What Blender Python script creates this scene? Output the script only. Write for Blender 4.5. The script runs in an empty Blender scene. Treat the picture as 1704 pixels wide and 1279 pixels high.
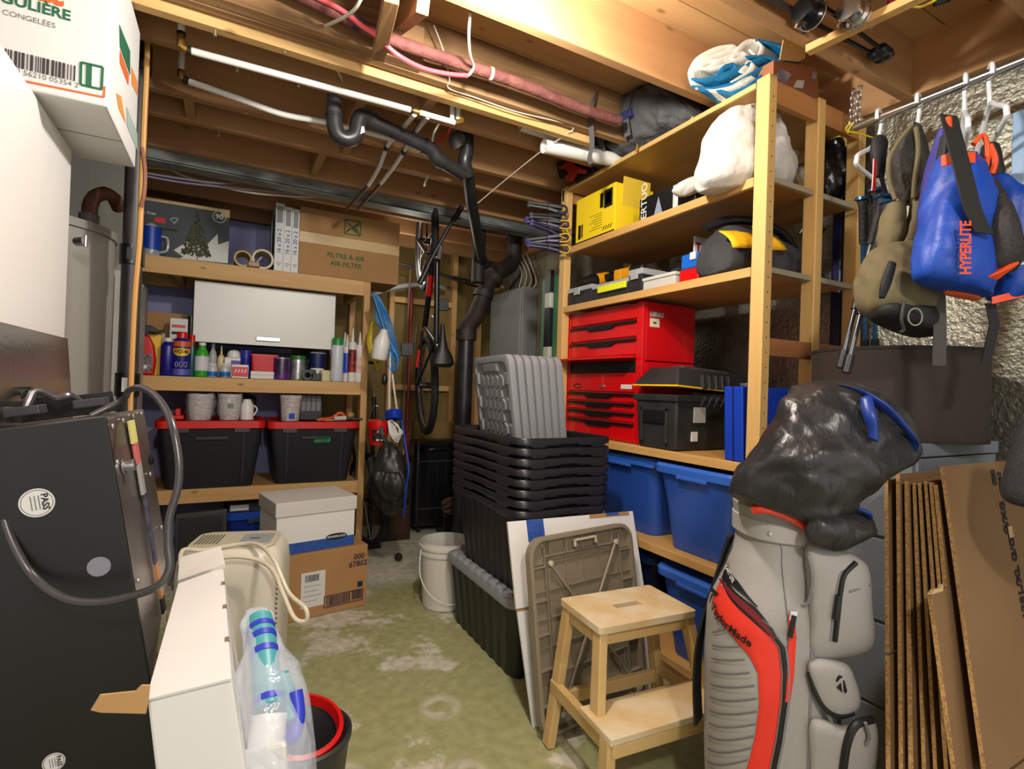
import bpy, math, random
from mathutils import Vector as V, Matrix, noise as NZ
random.seed(7)
S = bpy.context.scene; COL = S.collection
# ---------------------------------------------------------------- camera
F = 880.0; CX, CY = 852.0, 639.5; EYE = V((0, 0, 1.25))
yaw, pitch, roll = map(math.radians, (28.5, 0.4, 1.9))
_f0 = V((math.sin(yaw), math.cos(yaw), 0)); _r0 = V((math.cos(yaw), -math.sin(yaw), 0)); _u0 = V((0, 0, 1))
FW = _f0*math.cos(pitch) + _u0*math.sin(pitch); _u1 = _u0*math.cos(pitch) - _f0*math.sin(pitch)
RT = _r0*math.cos(roll) + _u1*math.sin(roll); UP = _u1*math.cos(roll) - _r0*math.sin(roll)
cd = bpy.data.cameras.new('camera'); cam = bpy.data.objects.new('camera', cd); COL.objects.link(cam); S.camera = cam
cd.sensor_width = 36; cd.lens = F/1704*36; cd.clip_start = 0.05
cam.matrix_world = Matrix(((RT.x, UP.x, -FW.x, 0), (RT.y, UP.y, -FW.y, 0), (RT.z, UP.z, -FW.z, EYE.z), (0, 0, 0, 1)))
def P(px, py, x=None, y=None, z=None, d=None):
    r = FW + RT*((px-CX)/F) - UP*((py-CY)/F)
    if x is not None: t = x/r.x
    elif y is not None: t = y/r.y
    elif z is not None: t = (z-EYE.z)/r.z
    else: t = d
    return EYE + r*t
# ---------------------------------------------------------------- world, lamps, exposure
W = bpy.data.worlds.new('world'); S.world = W; W.use_nodes = True
W.node_tree.nodes['Background'].inputs[0].default_value = (1.0, 0.97, 0.93, 1); W.node_tree.nodes['Background'].inputs[1].default_value = .95
vs = S.view_settings; S.display_settings.display_device = 'sRGB'
vs.view_transform = 'Standard'; vs.look = 'None'; vs.gamma = 1; vs.use_curve_mapping = False; vs.exposure = 0.40
def lamp(n, loc, e, c, r):
    l = bpy.data.lights.new(n, 'POINT'); l.energy = e; l.color = c; l.shadow_soft_size = r
    o = bpy.data.objects.new(n, l); COL.objects.link(o); o.location = loc; return o
lamp('bulb_or_fill_light', (0.66, 1.27, 2.36), 62, (1, .96, .90), .05)
lamp('bulb_or_fill_light', (0.1, -0.7, 2.36), 78, (1, .97, .93), .08)
lamp('bulb_or_fill_light', (1.2, 4.0, 2.15), 7, (1, .94, .85), .2)  # soft fill added to lift the dim back area, no bulb known there
# ---------------------------------------------------------------- materials
def lin(c):
    if isinstance(c, str): c = tuple(int(c[i:i+2], 16)/255 for i in (0, 2, 4))
    return tuple(((k+.055)/1.055)**2.4 if k > .04045 else k/12.92 for k in c) + (1,)
MATS = {}
def mat(n, c, rough=.55, metal=0, c2=None, ns=6, stretch=(1, 1, 1), bump=0, bs=None, lo=.35, hi=.65, alpha=1, trans=0, coat=0, detail=4):
    if n in MATS: return MATS[n]
    m = bpy.data.materials.new(n); m.use_nodes = True; MATS[n] = m
    nt = m.node_tree; N = nt.nodes; L = nt.links; b = N['Principled BSDF']
    b.inputs['Base Color'].default_value = lin(c); b.inputs['Roughness'].default_value = rough; b.inputs['Metallic'].default_value = metal
    if alpha < 1: b.inputs['Alpha'].default_value = alpha
    if trans: b.inputs['Transmission Weight'].default_value = trans
    if coat: b.inputs['Coat Weight'].default_value = coat
    if c2 or bump:
        tc = N.new('ShaderNodeTexCoord'); mp = N.new('ShaderNodeMapping'); mp.inputs['Scale'].default_value = stretch
        L.new(tc.outputs['Object'], mp.inputs['Vector'])
        if c2:
            no = N.new('ShaderNodeTexNoise'); no.inputs['Scale'].default_value = ns; no.inputs['Detail'].default_value = detail
            L.new(mp.outputs[0], no.inputs['Vector'])
            r = N.new('ShaderNodeValToRGB'); r.color_ramp.elements[0].position = lo; r.color_ramp.elements[1].position = hi
            r.color_ramp.elements[0].color = lin(c); r.color_ramp.elements[1].color = lin(c2)
            L.new(no.outputs['Fac'], r.inputs[0]); L.new(r.outputs[0], b.inputs['Base Color'])
        if bump:
            n2 = N.new('ShaderNodeTexNoise'); n2.inputs['Scale'].default_value = bs or ns; n2.inputs['Detail'].default_value = detail
            L.new(mp.outputs[0], n2.inputs['Vector'])
            bp = N.new('ShaderNodeBump'); bp.inputs['Strength'].default_value = bump; bp.inputs['Distance'].default_value = .02
            L.new(n2.outputs['Fac'], bp.inputs['Height']); L.new(bp.outputs[0], b.inputs['Normal'])
    return m
def wood(n, c, c2, ax, rough=.6, k=14, knots=True):
    st = [1, 1, 1]; st['xyz'.index(ax)] = .07
    m = mat(n, c, rough, c2=c2, ns=k, stretch=tuple(st), bump=.12, bs=k*3, lo=.3, hi=.7, detail=6)
    if knots:
        nt = m.node_tree; N = nt.nodes; L = nt.links; b = N['Principled BSDF']; tc = N['Texture Coordinate']
        mp = N.new('ShaderNodeMapping'); s2 = [3.2, 3.2, 3.2]; s2['xyz'.index(ax)] = 1.6; mp.inputs['Scale'].default_value = s2
        vo = N.new('ShaderNodeTexVoronoi'); vo.inputs['Scale'].default_value = 3
        r = N.new('ShaderNodeValToRGB'); r.color_ramp.elements[0].color = (1, 1, 1, 1); r.color_ramp.elements[1].color = (0, 0, 0, 1)
        r.color_ramp.elements[0].position = .03; r.color_ramp.elements[1].position = .13
        mx = N.new('ShaderNodeMix'); mx.data_type = 'RGBA'; mx.inputs[7].default_value = lin((.3, .18, .07))
        src = b.inputs['Base Color'].links[0].from_socket
        L.new(tc.outputs['Object'], mp.inputs[0]); L.new(mp.outputs[0], vo.inputs['Vector']); L.new(vo.outputs['Distance'], r.inputs[0])
        ml = N.new('ShaderNodeMath'); ml.operation = 'MULTIPLY'; ml.inputs[1].default_value = .65
        L.new(r.outputs[0], ml.inputs[0]); L.new(ml.outputs[0], mx.inputs[0]); L.new(src, mx.inputs[6]); L.new(mx.outputs[2], b.inputs['Base Color'])
    return m
# ---------------------------------------------------------------- mesh builder
ORG = {}
class MB:
    def __init__(s): s.v = []; s.f = []; s.m = []
    def add(s, vs, fs, mi=0):
        o = len(s.v); s.v += [V(p) for p in vs]; s.f += [tuple(i+o for i in f) for f in fs]; s.m += [mi]*len(fs); return s
    def hexa(s, p, mi=0):   # 8 points: bottom ring 0-3, top ring 4-7
        return s.add(p, [(3, 2, 1, 0), (4, 5, 6, 7), (0, 1, 5, 4), (1, 2, 6, 5), (2, 3, 7, 6), (3, 0, 4, 7)], mi)
    def box(s, a, b, mi=0):
        x0, y0, z0 = (min(a[i], b[i]) for i in range(3)); x1, y1, z1 = (max(a[i], b[i]) for i in range(3))
        return s.hexa([(x0, y0, z0), (x1, y0, z0), (x1, y1, z0), (x0, y1, z0), (x0, y0, z1), (x1, y0, z1), (x1, y1, z1), (x0, y1, z1)], mi)
    def obox(s, o, u, v, w, mi=0):   # corner and three edge vectors
        o, u, v, w = map(V, (o, u, v, w)); return s.hexa([o, o+u, o+u+v, o+v, o+w, o+u+w, o+u+v+w, o+v+w], mi)
    def bar(s, a, b, w, h, up=(0, 0, 1), mi=0):
        a, b, up = V(a), V(b), V(up); d = (b-a).normalized(); x = d.cross(up)
        if x.length < 1e-4: x = d.cross(V((1, 0, 0)))
        x.normalize(); y = x.cross(d)
        return s.obox(a-x*w/2-y*h/2, x*w, b-a, y*h, mi)
    def quad(s, a, b, c, d, mi=0): return s.add([a, b, c, d], [(0, 1, 2, 3)], mi)
    def poly(s, pts, mi=0): return s.add(pts, [tuple(range(len(pts)))], mi)
    def prism(s, pts, w, mi=0):
        n = len(pts); w = V(w); q = [V(p) for p in pts]
        return s.add(q+[p+w for p in q], [tuple(range(n))[::-1], tuple(range(n, 2*n))]+[(i, (i+1) % n, (i+1) % n+n, i+n) for i in range(n)], mi)
    def loft(s, rings, caps=True, mi=0, closed=True):
        n = len(rings[0]); fs = []
        for k in range(len(rings)-1):
            for i in range(n if closed else n-1):
                j = (i+1) % n; fs.append((k*n+i, k*n+j, (k+1)*n+j, (k+1)*n+i))
        if caps and closed: fs += [tuple(range(n))[::-1], tuple(range((len(rings)-1)*n, len(rings)*n))]
        return s.add([p for r in rings for p in r], fs, mi)
    def tube(s, pts, r, n=10, closed=False, mi=0, caps=True):
        pts = [V(p) for p in pts]; k = len(pts); rr = r if isinstance(r, (list, tuple)) else [r]*k; rings = []
        x = None
        for i in range(k):
            a = pts[i-1] if (i or closed) else pts[0]; b = pts[(i+1) % k] if (i < k-1 or closed) else pts[-1]
            d = (b-a).normalized()
            if x is None:
                x = d.cross(V((0, 0, 1)))
                if x.length < .05: x = d.cross(V((1, 0, 0)))
            else:
                x = x - d*x.dot(d)
                if x.length < .01: x = d.cross(V((.3, .5, .8)))
            x.normalize(); y = d.cross(x)
            rings.append([pts[i]+(x*math.cos(t)+y*math.sin(t))*rr[i] for t in (2*math.pi*j/n for j in range(n))])
        if closed: rings.append(rings[0])
        return s.loft(rings, caps and not closed, mi)
    def ribbon(s, pts, wv, th=.002, mi=0):
        pts = [V(p) for p in pts]; k = len(pts); rings = []
        for i in range(k):
            w = V(wv[i] if isinstance(wv, list) else wv); d = (pts[min(i+1, k-1)]-pts[max(i-1, 0)]).normalized(); nn = d.cross(w).normalized()*th/2
            rings.append([pts[i]-w/2-nn, pts[i]+w/2-nn, pts[i]+w/2+nn, pts[i]-w/2+nn])
        return s.loft(rings, True, mi)
    def lathe(s, prof, o=(0, 0, 0), ax=(0, 0, 1), n=24, mi=0, caps=True):
        o, ax = V(o), V(ax).normalized(); x = ax.cross(V((0, 1, 0)))
        if x.length < .05: x = ax.cross(V((1, 0, 0)))
        x.normalize(); y = ax.cross(x)
        return s.loft([[o+ax*z+(x*math.cos(2*math.pi*i/n)+y*math.sin(2*math.pi*i/n))*r for i in range(n)] for r, z in prof], caps, mi)
    def sphere(s, o, r, n=12, mi=0, sc=(1, 1, 1)):
        o = V(o); return s.loft([[o+V((math.sin(a)*math.cos(2*math.pi*i/n)*r*sc[0], math.sin(a)*math.sin(2*math.pi*i/n)*r*sc[1], -math.cos(a)*r*sc[2])) for i in range(n)] for a in (.02+(math.pi-.04)*k/(n//2+2) for k in range(n//2+3))], True, mi)
    def grid(s, fn, nu, nv, mi=0):
        return s.add([fn(i/nu, j/nv) for j in range(nv+1) for i in range(nu+1)], [(j*(nu+1)+i, j*(nu+1)+i+1, (j+1)*(nu+1)+i+1, (j+1)*(nu+1)+i) for j in range(nv) for i in range(nu)], mi)
    def xf(s, M):
        s.v = [M @ p for p in s.v]; return s
    def wob(s, amp, sc, seed=0):
        s.v = [p+NZ.noise_vector(p*sc+V((seed, seed*1.7, 0)))*amp for p in s.v]; return s
    def build(s, name, mats, parent=None, bevel=0, seg=2, smooth=False, sub=0, solid=0, org=None, ang=35):
        if not isinstance(mats, (list, tuple)): mats = [mats]
        if org is None:
            if parent is not None: org = ORG.get(parent, V((0, 0, 0)))
            else:
                xs = [p.x for p in s.v]; ys = [p.y for p in s.v]; zs = [p.z for p in s.v]
                org = V(((min(xs)+max(xs))/2, (min(ys)+max(ys))/2, min(zs)))
        org = V(org); me = bpy.data.meshes.new(name); me.from_pydata([p-org for p in s.v], [], s.f)
        for m in mats: me.materials.append(m)
        me.polygons.foreach_set('material_index', s.m)
        import bmesh
        bm = bmesh.new(); bm.from_mesh(me); bmesh.ops.recalc_face_normals(bm, faces=bm.faces); bm.to_mesh(me); bm.free()
        if smooth: me.polygons.foreach_set('use_smooth', [True]*len(me.polygons)); me.set_sharp_from_angle(angle=math.radians(ang))
        me.update(); o = bpy.data.objects.new(name, me); COL.objects.link(o)
        if parent is not None: o.parent = parent; ORG[o] = org
        else: o.location = org; ORG[o] = org
        if solid: q = o.modifiers.new('solid', 'SOLIDIFY'); q.thickness = solid; q.offset = 0
        if bevel: q = o.modifiers.new('bevel', 'BEVEL'); q.width = bevel; q.segments = seg; q.limit_method = 'ANGLE'; q.angle_limit = math.radians(40); q.harden_normals = False
        if sub: q = o.modifiers.new('sub', 'SUBSURF'); q.levels = sub; q.render_levels = sub
        return o
def tag(o, label=None, cat=None, group=None, kind=None):
    if label: o['label'] = label
    if cat: o['category'] = cat
    if group: o['group'] = group
    if kind: o['kind'] = kind
    return o
def T(name, label, cat, loc=(0, 0, 0), group=None):
    o = bpy.data.objects.new(name, None); COL.objects.link(o); o.location = loc; o.empty_display_size = .05; ORG[o] = V(loc)
    return tag(o, label, cat, group)
def dup(root, loc=None, rot=None, label=None, M=None):
    c = root.copy(); COL.objects.link(c)
    if loc is not None: c.location = loc
    if rot is not None: c.rotation_euler = rot
    if M is not None: c.matrix_world = M
    if label: c['label'] = label
    for ch in list(root.children):
        a = ch.copy(); COL.objects.link(a); a.parent = c
        for g in list(ch.children):
            b = g.copy(); COL.objects.link(b); b.parent = a
    return c
def txt(s, size, m, parent, o, xd, yd, name='lettering', bold=0, sx=1, align='CENTER', lift=.0012, warp=None):
    cu = bpy.data.curves.new('t', 'FONT'); cu.body = s; cu.size = size; cu.align_x = align; cu.align_y = 'CENTER'; cu.offset = bold*size; cu.resolution_u = 3
    ob = bpy.data.objects.new('t', cu); COL.objects.link(ob); dg = bpy.context.evaluated_depsgraph_get(); me = bpy.data.meshes.new_from_object(ob.evaluated_get(dg))
    bpy.data.objects.remove(ob); bpy.data.curves.remove(cu)
    xd, yd, o = V(xd).normalized(), V(yd).normalized(), V(o); n = xd.cross(yd)
    b = MB(); b.add([warp(p.x*sx, p.y) if warp else o+xd*p.x*sx+yd*p.y+n*lift for p in (q.co for q in me.vertices)], [tuple(f.vertices) for f in me.polygons])
    bpy.data.meshes.remove(me)
    return b.build(name, m, parent)
def spline(pts, k=8, closed=False):
    pts = [V(p) for p in pts]; n = len(pts); out = []
    for i in range(n if closed else n-1):
        g = (lambda j: pts[j % n]) if closed else (lambda j: pts[max(0, min(n-1, j))])
        a, b, c, d = g(i-1), g(i), g(i+1), g(i+2)
        for t in (j/k for j in range(k)):
            out.append(.5*((2*b)+(c-a)*t+(2*a-5*b+4*c-d)*t*t+(3*b-a-3*c+d)*t**3))
    if not closed: out.append(pts[-1])
    return out
def rrect(w, h, r, n=5, c=(0, 0)):
    out = []
    for k, (sx, sy) in enumerate(((1, 1), (-1, 1), (-1, -1), (1, -1))):
        for i in range(n+1):
            a = math.pi/2*(k+i/n); out.append((c[0]+sx*(w/2-r)+r*math.cos(a), c[1]+sy*(h/2-r)+r*math.sin(a)))
    return out
# ================================================================= SETTING
pine_x = wood('pine_x', (.82, .67, .43), (.74, .57, .34), 'x'); pine_y = wood('pine_y', (.82, .66, .40), (.75, .57, .32), 'y', knots=False)
pine_z = wood('pine_z', (.84, .69, .43), (.78, .62, .36), 'z', knots=False); pine2_z = wood('pine2_z', (.78, .62, .40), (.69, .52, .31), 'z')
joist_m = wood('joist_wood', (.72, .55, .37), (.60, .43, .26), 'x', .7, 10); joist_rough = wood('joist_rough', (.66, .51, .34), (.44, .31, .18), 'x', .8, 30, False)
joist_y = wood('joist_wood_y', (.72, .55, .37), (.60, .43, .26), 'y', .7, 10); deck_m = wood('deck_boards', (.76, .60, .40), (.66, .50, .31), 'x', .7, 9)
foil = mat('foil', (.60, .59, .54), .40, .86, c2=(.47, .46, .40), ns=2.5, bump=.32, bs=60)
conc = mat('concrete', (.56, .53, .45), .85, c2=(.38, .35, .27), ns=4, bump=.4, bs=20)
m = mat('painted_floor', (.55, .57, .33), .5); nt = m.node_tree; N = nt.nodes; L = nt.links; b = N['Principled BSDF']
tc = N.new('ShaderNodeTexCoord'); n1 = N.new('ShaderNodeTexNoise'); n1.inputs['Scale'].default_value = 2.6; n1.inputs['Detail'].default_value = 9; n1.inputs['Roughness'].default_value = .68
n2 = N.new('ShaderNodeTexNoise'); n2.inputs['Scale'].default_value = 1.3; n2.inputs['Detail'].default_value = 5
n3 = N.new('ShaderNodeTexNoise'); n3.inputs['Scale'].default_value = 22; n3.inputs['Detail'].default_value = 6
sx = N.new('ShaderNodeSeparateXYZ'); L.new(tc.outputs['Object'], sx.inputs[0])
for n in (n1, n2, n3): L.new(tc.outputs['Object'], n.inputs['Vector'])
def ramp(src, stops):
    r = N.new('ShaderNodeValToRGB'); e = r.color_ramp.elements
    while len(e) < len(stops): e.new(.5)
    for k, (p, c) in enumerate(stops): e[k].position = p; e[k].color = lin(c)
    L.new(src, r.inputs[0]); return r.outputs[0]
def mixc(f, a, bb):
    x = N.new('ShaderNodeMix'); x.data_type = 'RGBA'
    L.new(f, x.inputs[0]); L.new(a, x.inputs[6]); L.new(bb, x.inputs[7]); return x.outputs[2]
def mth(op, a, bb):
    x = N.new('ShaderNodeMath'); x.operation = op
    for k, q in enumerate((a, bb)):
        if isinstance(q, (int, float)): x.inputs[k].default_value = q
        else: L.new(q, x.inputs[k])
    x.use_clamp = op == 'ADD'; return x.outputs[0]
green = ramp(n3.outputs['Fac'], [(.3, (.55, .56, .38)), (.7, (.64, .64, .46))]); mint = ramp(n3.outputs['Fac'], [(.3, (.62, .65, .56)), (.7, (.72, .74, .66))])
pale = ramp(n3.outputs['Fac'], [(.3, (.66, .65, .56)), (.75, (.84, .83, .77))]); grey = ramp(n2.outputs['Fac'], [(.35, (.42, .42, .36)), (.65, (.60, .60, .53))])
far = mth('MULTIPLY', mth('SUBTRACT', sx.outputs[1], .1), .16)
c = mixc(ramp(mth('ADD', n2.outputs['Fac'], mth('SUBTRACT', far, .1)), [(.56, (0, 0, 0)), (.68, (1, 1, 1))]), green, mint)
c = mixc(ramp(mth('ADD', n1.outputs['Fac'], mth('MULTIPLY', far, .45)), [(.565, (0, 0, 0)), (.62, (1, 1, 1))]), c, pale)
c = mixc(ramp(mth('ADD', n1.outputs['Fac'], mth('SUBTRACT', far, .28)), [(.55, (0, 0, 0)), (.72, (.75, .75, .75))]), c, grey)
# two ring stains left by buckets
for (rx, ry, rr) in ((.36, 1.72, .055), (.78, 1.93, .06), (.72, 1.55, .06)):
    dx = mth('SUBTRACT', sx.outputs[0], rx); dy = mth('SUBTRACT', sx.outputs[1], ry - 1.7)
    ds = mth('SQRT', mth('ADD', mth('MULTIPLY', dx, dx), mth('MULTIPLY', dy, dy)), 0)
    nn = mth('ADD', ds, mth('MULTIPLY', mth('SUBTRACT', n3.outputs['Fac'], .5), .06))
    c = mixc(ramp(mth('ABSOLUTE', mth('SUBTRACT', nn, rr), 0), [(.008, (.8, .8, .8)), (.03, (0, 0, 0))]), c, pale)
L.new(c, b.inputs['Base Color']); b.inputs['Roughness'].default_value = .55
bp = N.new('ShaderNodeBump'); bp.inputs['Strength'].default_value = .15; L.new(n1.outputs['Fac'], bp.inputs['Height']); L.new(bp.outputs[0], b.inputs['Normal'])
def struct(n, mb, m, **k):
    o = mb.build(n, m, **k); o['kind'] = 'structure'; return o
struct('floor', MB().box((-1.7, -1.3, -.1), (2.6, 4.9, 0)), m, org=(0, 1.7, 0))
wr = struct('wall_right', MB().box((2.40, -1.3, 0), (2.6, 4.9, 2.45)), conc)
MB().grid(lambda u, v: V((2.392+.005*NZ.noise(V((u*12, v*5, 0)))+.002*NZ.noise(V((u*45, v*22, 5))), -1.3+4.15*u, .05+2.38*v)), 120, 60).build('foil_insulation', foil, wr, smooth=True, ang=180)
wb = struct('wall_back', MB().box((-1.7, 4.68, 0), (2.6, 4.9, 2.68)), mat('brown_board', (.50, .42, .22), .8, c2=(.44, .36, .17), ns=3))
for x in (.62, 1.25, 1.84, 2.1): MB().box((x, 4.6, 0), (x+.045, 4.68, 2.5)).build('stud', pine2_z, wb, bevel=.002)
for z in (.62, 1.2, 1.98): MB().box((1.3, 4.62, z), (1.84, 4.68, z+.05)).build('rail', pine_x, wb, bevel=.002)
struct('wall_left', MB().box((-1.7, -1.3, 0), (-1.55, 4.9, 2.68)), conc)
ce = struct('ceiling', MB().box((-1.7, -1.3, 2.68), (2.6, 4.9, 2.72)), deck_m)
b = MB()
for k in range(44): b.box((-1.68, -1.25+k*.14, 2.672), (2.45, -1.25+k*.14+.135, 2.681))
b.build('subfloor_boards', deck_m, ce, bevel=.002)
ZJ = 2.45
for y in (-1.0, -.55, -.1, .25, .66, 1.09, 1.52, 1.98, 2.27, 2.66, 2.91, 3.32, 3.72, 4.1, 4.5):
    MB().box((-1.68, y, ZJ), (2.34, y+.04, 2.675)).build('joist', joist_rough if y == 1.98 else joist_m, ce, bevel=.003)
MB().box((-.4, 2.035, 2.42), (1.5, 2.075, 2.51)).build('strapping', pine_x, ce, bevel=.002)
MB().box((-.5, 1.925, 2.452), (.62, 1.978, 2.6)).build('sister_board', joist_rough, ce, bevel=.004)
MB().box((2.34, -1.3, ZJ), (2.6, 4.9, 2.675)).build('rim_board', joist_y, ce, bevel=.003)
for x, y0, y1 in ((.46, 2.31, 2.66), (.40, 2.95, 3.32), (.72, 2.02, 2.27), (.5, 2.7, 2.91), (-.2, 2.7, 2.91)):
    MB().box((x, y0, ZJ+.01), (x+.04, y1, 2.67)).build('blocking', joist_y, ce, bevel=.003)
MB().box((-1.6, 3.365, 2.395), (2.4, 3.375, 2.455)).box((-1.6, 3.365, 2.39), (2.4, 3.47, 2.40)).build('steel_beam', mat('galvanised', (.52, .54, .52), .55, .35, c2=(.38, .40, .38), ns=30, stretch=(.3, 1, 1)), ce)
MB().bar(P(630, 92, y=1.90), P(652, -8, y=1.57), .045, .045).build('bridging_brace', wood('brace_wood', (.66, .50, .33), (.5, .36, .2), 'y', .7), ce, bevel=.002)
MB().bar(P(660, 40, y=1.93), P(705, 2, y=1.58), .04, .07).build('bridging_brace', MATS['brace_wood'], ce, bevel=.002)
nail = mat('nail_metal', (.78, .76, .7), .35, .8)
for px, py, y in ((358, 57, 2.05), (474, 87, 2.05), (395, 117, 2.29), (675, 140, 2.05), (410, 188, 2.68), (364, 225, 2.93), (497, 142, 2.29)):
    q = P(px, py-3, y=y); MB().tube([q+V((0, 0, .03)), q-V((0, 0, .012))], .0025, 6).lathe([(.006, 0), (.006, .003)], q-V((0, 0, .012)), n=8).build('nail', nail, ce)
# ================================================================= PIPES AND CABLES
abs_m = mat('black_abs', (.105, .105, .115), .38, c2=(.17, .165, .165), ns=9); pexw = mat('white_pex', (.86, .85, .82), .4); brass = mat('brass', (.72, .56, .28), .35, .9)
crimp = mat('crimp_ring', (.16, .15, .15), .5, .5); copper = mat('tarnished_copper', (.36, .24, .14), .5, .6); wire_w = mat('white_cable', (.76, .73, .66), .55)
def ring(b, a, c, r, w=.012, mi=0):
    a, c = V(a), V(c); d = (c-a).normalized(); b.lathe([(r, 0), (r, w)], a, d, 14, mi)
# main white supply pipe under the joists
q = [P(301, 76, y=2.20), P(312, 83, y=2.20), P(520, 139, y=2.19), P(688, 184, y=2.17), P(757, 204, y=2.16), P(768, 202, y=2.16)]
t = T('water_pipe', 'white plastic water pipes with brass fittings under the joists, two branches dropping back', 'pipe', q[1]); WP = t
MB().tube([q[1], q[2], q[3]], .0125, 14).build('pipe_run', pexw, t, smooth=True); MB().tube([q[3]+(q[4]-q[3])*.12, q[4]], .0115, 14).build('pipe_run', pexw, t, smooth=True)
MB().tube([q[0]+V((0, 0, .02)), q[0]+V((0, .0, .19))], .0115, 14).build('riser', pexw, t, smooth=True)
MB().tube([q[0]+V((0, 0, .035)), q[0], q[1]], .0135, 12).build('elbow', brass, t, smooth=True)
MB().tube([q[3]-(q[3]-q[2])*.02, q[3]+(q[4]-q[3])*.14], .0145, 12).build('tee', brass, t, smooth=True)
for a, c in ((q[1], q[2]), (q[3]-(q[3]-q[2])*.03, q[4]), (q[0]+V((0, 0, .035)), q[0]+V((0, 0, 1)))): b = MB(); ring(b, a, c, .0145); b.build('crimp_ring', crimp, t)
for dx in (0, 10):
    a = P(752+dx, 202, y=2.165); MB().tube([a, a+V((0, 0, .09)), a+V((.002, 0, .24))], .0105, 12).build('riser', pexw, t, smooth=True)
MB().tube([q[4], q[5], q[5]+V((0, 0, .02))], .0135, 10).build('elbow', brass, t, smooth=True)
# sagging second pipe
q = spline([P(301, 129, y=2.52), P(316, 136, y=2.52), P(400, 165, y=2.5), P(470, 190, y=2.49), P(540, 203, y=2.48), P(600, 217, y=2.47), P(655, 232, y=2.46)], 6)
t = WP
MB().tube(q[4:], .0125, 14).build('pipe_run', pexw, t, smooth=True); MB().tube([q[0]+V((0, 0, .02)), q[0]+V((0, 0, .17))], .0115, 14).build('riser', pexw, t, smooth=True)
MB().tube([q[0]+V((0, 0, .03)), q[0], q[5]], .0135, 12).build('elbow', brass, t, smooth=True); b = MB(); ring(b, q[4], q[5], .0145, .02); b.build('crimp_ring', crimp, t)
for nm, pts in (('left', ((690, 190, 2.17), (663, 222, 2.50), (645, 243, 2.62), (630, 280, 2.85), (613, 308, 3.05))), ('right', ((712, 194, 2.17), (690, 222, 2.50), (674, 250, 2.6), (652, 282, 2.85), (634, 305, 3.0)))):
    q = spline([P(a, c, y=y) for a, c, y in pts], 6)
    MB().tube(q, .0105, 12).build('branch', pexw, t, smooth=True)
    for k in (5, 12): b = MB(); ring(b, q[k], q[k+1], .0135, .03); b.build('crimp_ring', crimp, t)
    MB().tube([q[-1], P(pts[-1][0]-38, pts[-1][1]+42, y=3.45)], .009, 10).build('copper_tail', copper, t, smooth=True)
# trap and drain arm
def PV(*a): return P(a[0], a[1], y=a[2])
t = T('drain_pipe', 'black drain pipework, sink trap under the joists down to the thick stack by the panel', 'pipe', PV(556, 196, 2.33))
MB().tube([PV(556, 150, 2.33), PV(556, 197, 2.33)], .029, 18).build('tailpiece', mat('grey_abs', (.25, .25, .26), .4), t, smooth=True)
MB().tube(spline([PV(556, 190, 2.33), PV(557, 208, 2.33), PV(563, 224, 2.33), PV(576, 231, 2.33), (PV(590, 226, 2.33)), PV(595, 213, 2.33), PV(596, 205, 2.33), PV(600, 196, 2.33), PV(610, 194, 2.34), PV(622, 200, 2.35)], 6), .034, 18).build('trap_bend', abs_m, t, smooth=True)
MB().tube([PV(605, 195, 2.34), PV(718, 249, 2.42)], .031, 18).build('drain_arm', abs_m, t, smooth=True)
MB().tube(spline([PV(705, 242, 2.41), PV(720, 251, 2.42), PV(727, 262, 2.43), PV(736, 269, 2.44)], 5), .037, 18).build('elbow', abs_m, t, smooth=True)
MB().tube([PV(733, 267, 2.44), PV(770, 289, 2.5)], .033, 18).build('drain_arm', abs_m, t, smooth=True)
b = MB(); ring(b, PV(556, 191, 2.33), PV(556, 196, 2.33), .037, .014); b.build('slip_nut', abs_m, t, smooth=True)
b = MB(); a = PV(599, 223, 2.30); b.quad(a, a+V((.02, -.004, .012)), a+V((.014, -.004, .036)), a+V((-.008, 0, .024))); b.build('price_label', mat('label_white', (.88, .87, .84), .6), t)
MB().tube([PV(778, 165, 2.46), PV(777, 232, 2.47)], .030, 18).build('riser', abs_m, t, smooth=True)
MB().tube(spline([PV(777, 226, 2.47), PV(777, 250, 2.48), PV(773, 270, 2.49), PV(778, 292, 2.52)], 5), .035, 18).build('wye', abs_m, t, smooth=True)
MB().tube(spline([PV(762, 243, 2.47), PV(758, 232, 2.46), PV(768, 228, 2.46)], 5), .034, 16).build('cleanout_bend', mat('dusty_abs', (.30, .29, .28), .6), t, smooth=True)
MB().tube([PV(778, 285, 2.52), PV(785, 340, 2.8), PV(803, 436, 3.55)], .034, 18).build('pipe_run', abs_m, t, smooth=True)
b = MB(); ring(b, PV(803, 436, 3.55), PV(804, 447, 3.6), .055, .03); b.build('hub', abs_m, t, smooth=True)
# soil stack
iron = mat('cast_iron', (.11, .105, .105), .6, c2=(.2, .15, .11), ns=7, bump=.25, bs=25)
MB().tube([PV(855, 355, 3.75), PV(855, 408, 3.75)], .06, 20).build('upper_pipe', iron, t, smooth=True)
MB().tube(spline([PV(855, 402, 3.75), PV(854, 430, 3.75), PV(842, 446, 3.72), PV(815, 458, 3.65)], 5), .066, 18).build('bend', iron, t, smooth=True)
MB().tube([PV(832, 448, 3.68), PV(812, 472, 3.64), PV(796, 515, 3.62)], .062, 20).build('diagonal_pipe', iron, t, smooth=True)
for a, c, r, w in ((PV(806, 485, 3.63), PV(803, 495, 3.63), .078, .05), (PV(823, 460, 3.66), PV(819, 467, 3.66), .078, .05), (PV(855, 385, 3.75), PV(855, 400, 3.75), .072, .06), (PV(776, 548, 3.6), PV(776, 570, 3.6), .076, .08)): b = MB(); ring(b, a, c, r, w); b.build('coupling', iron, t, smooth=True)
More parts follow.
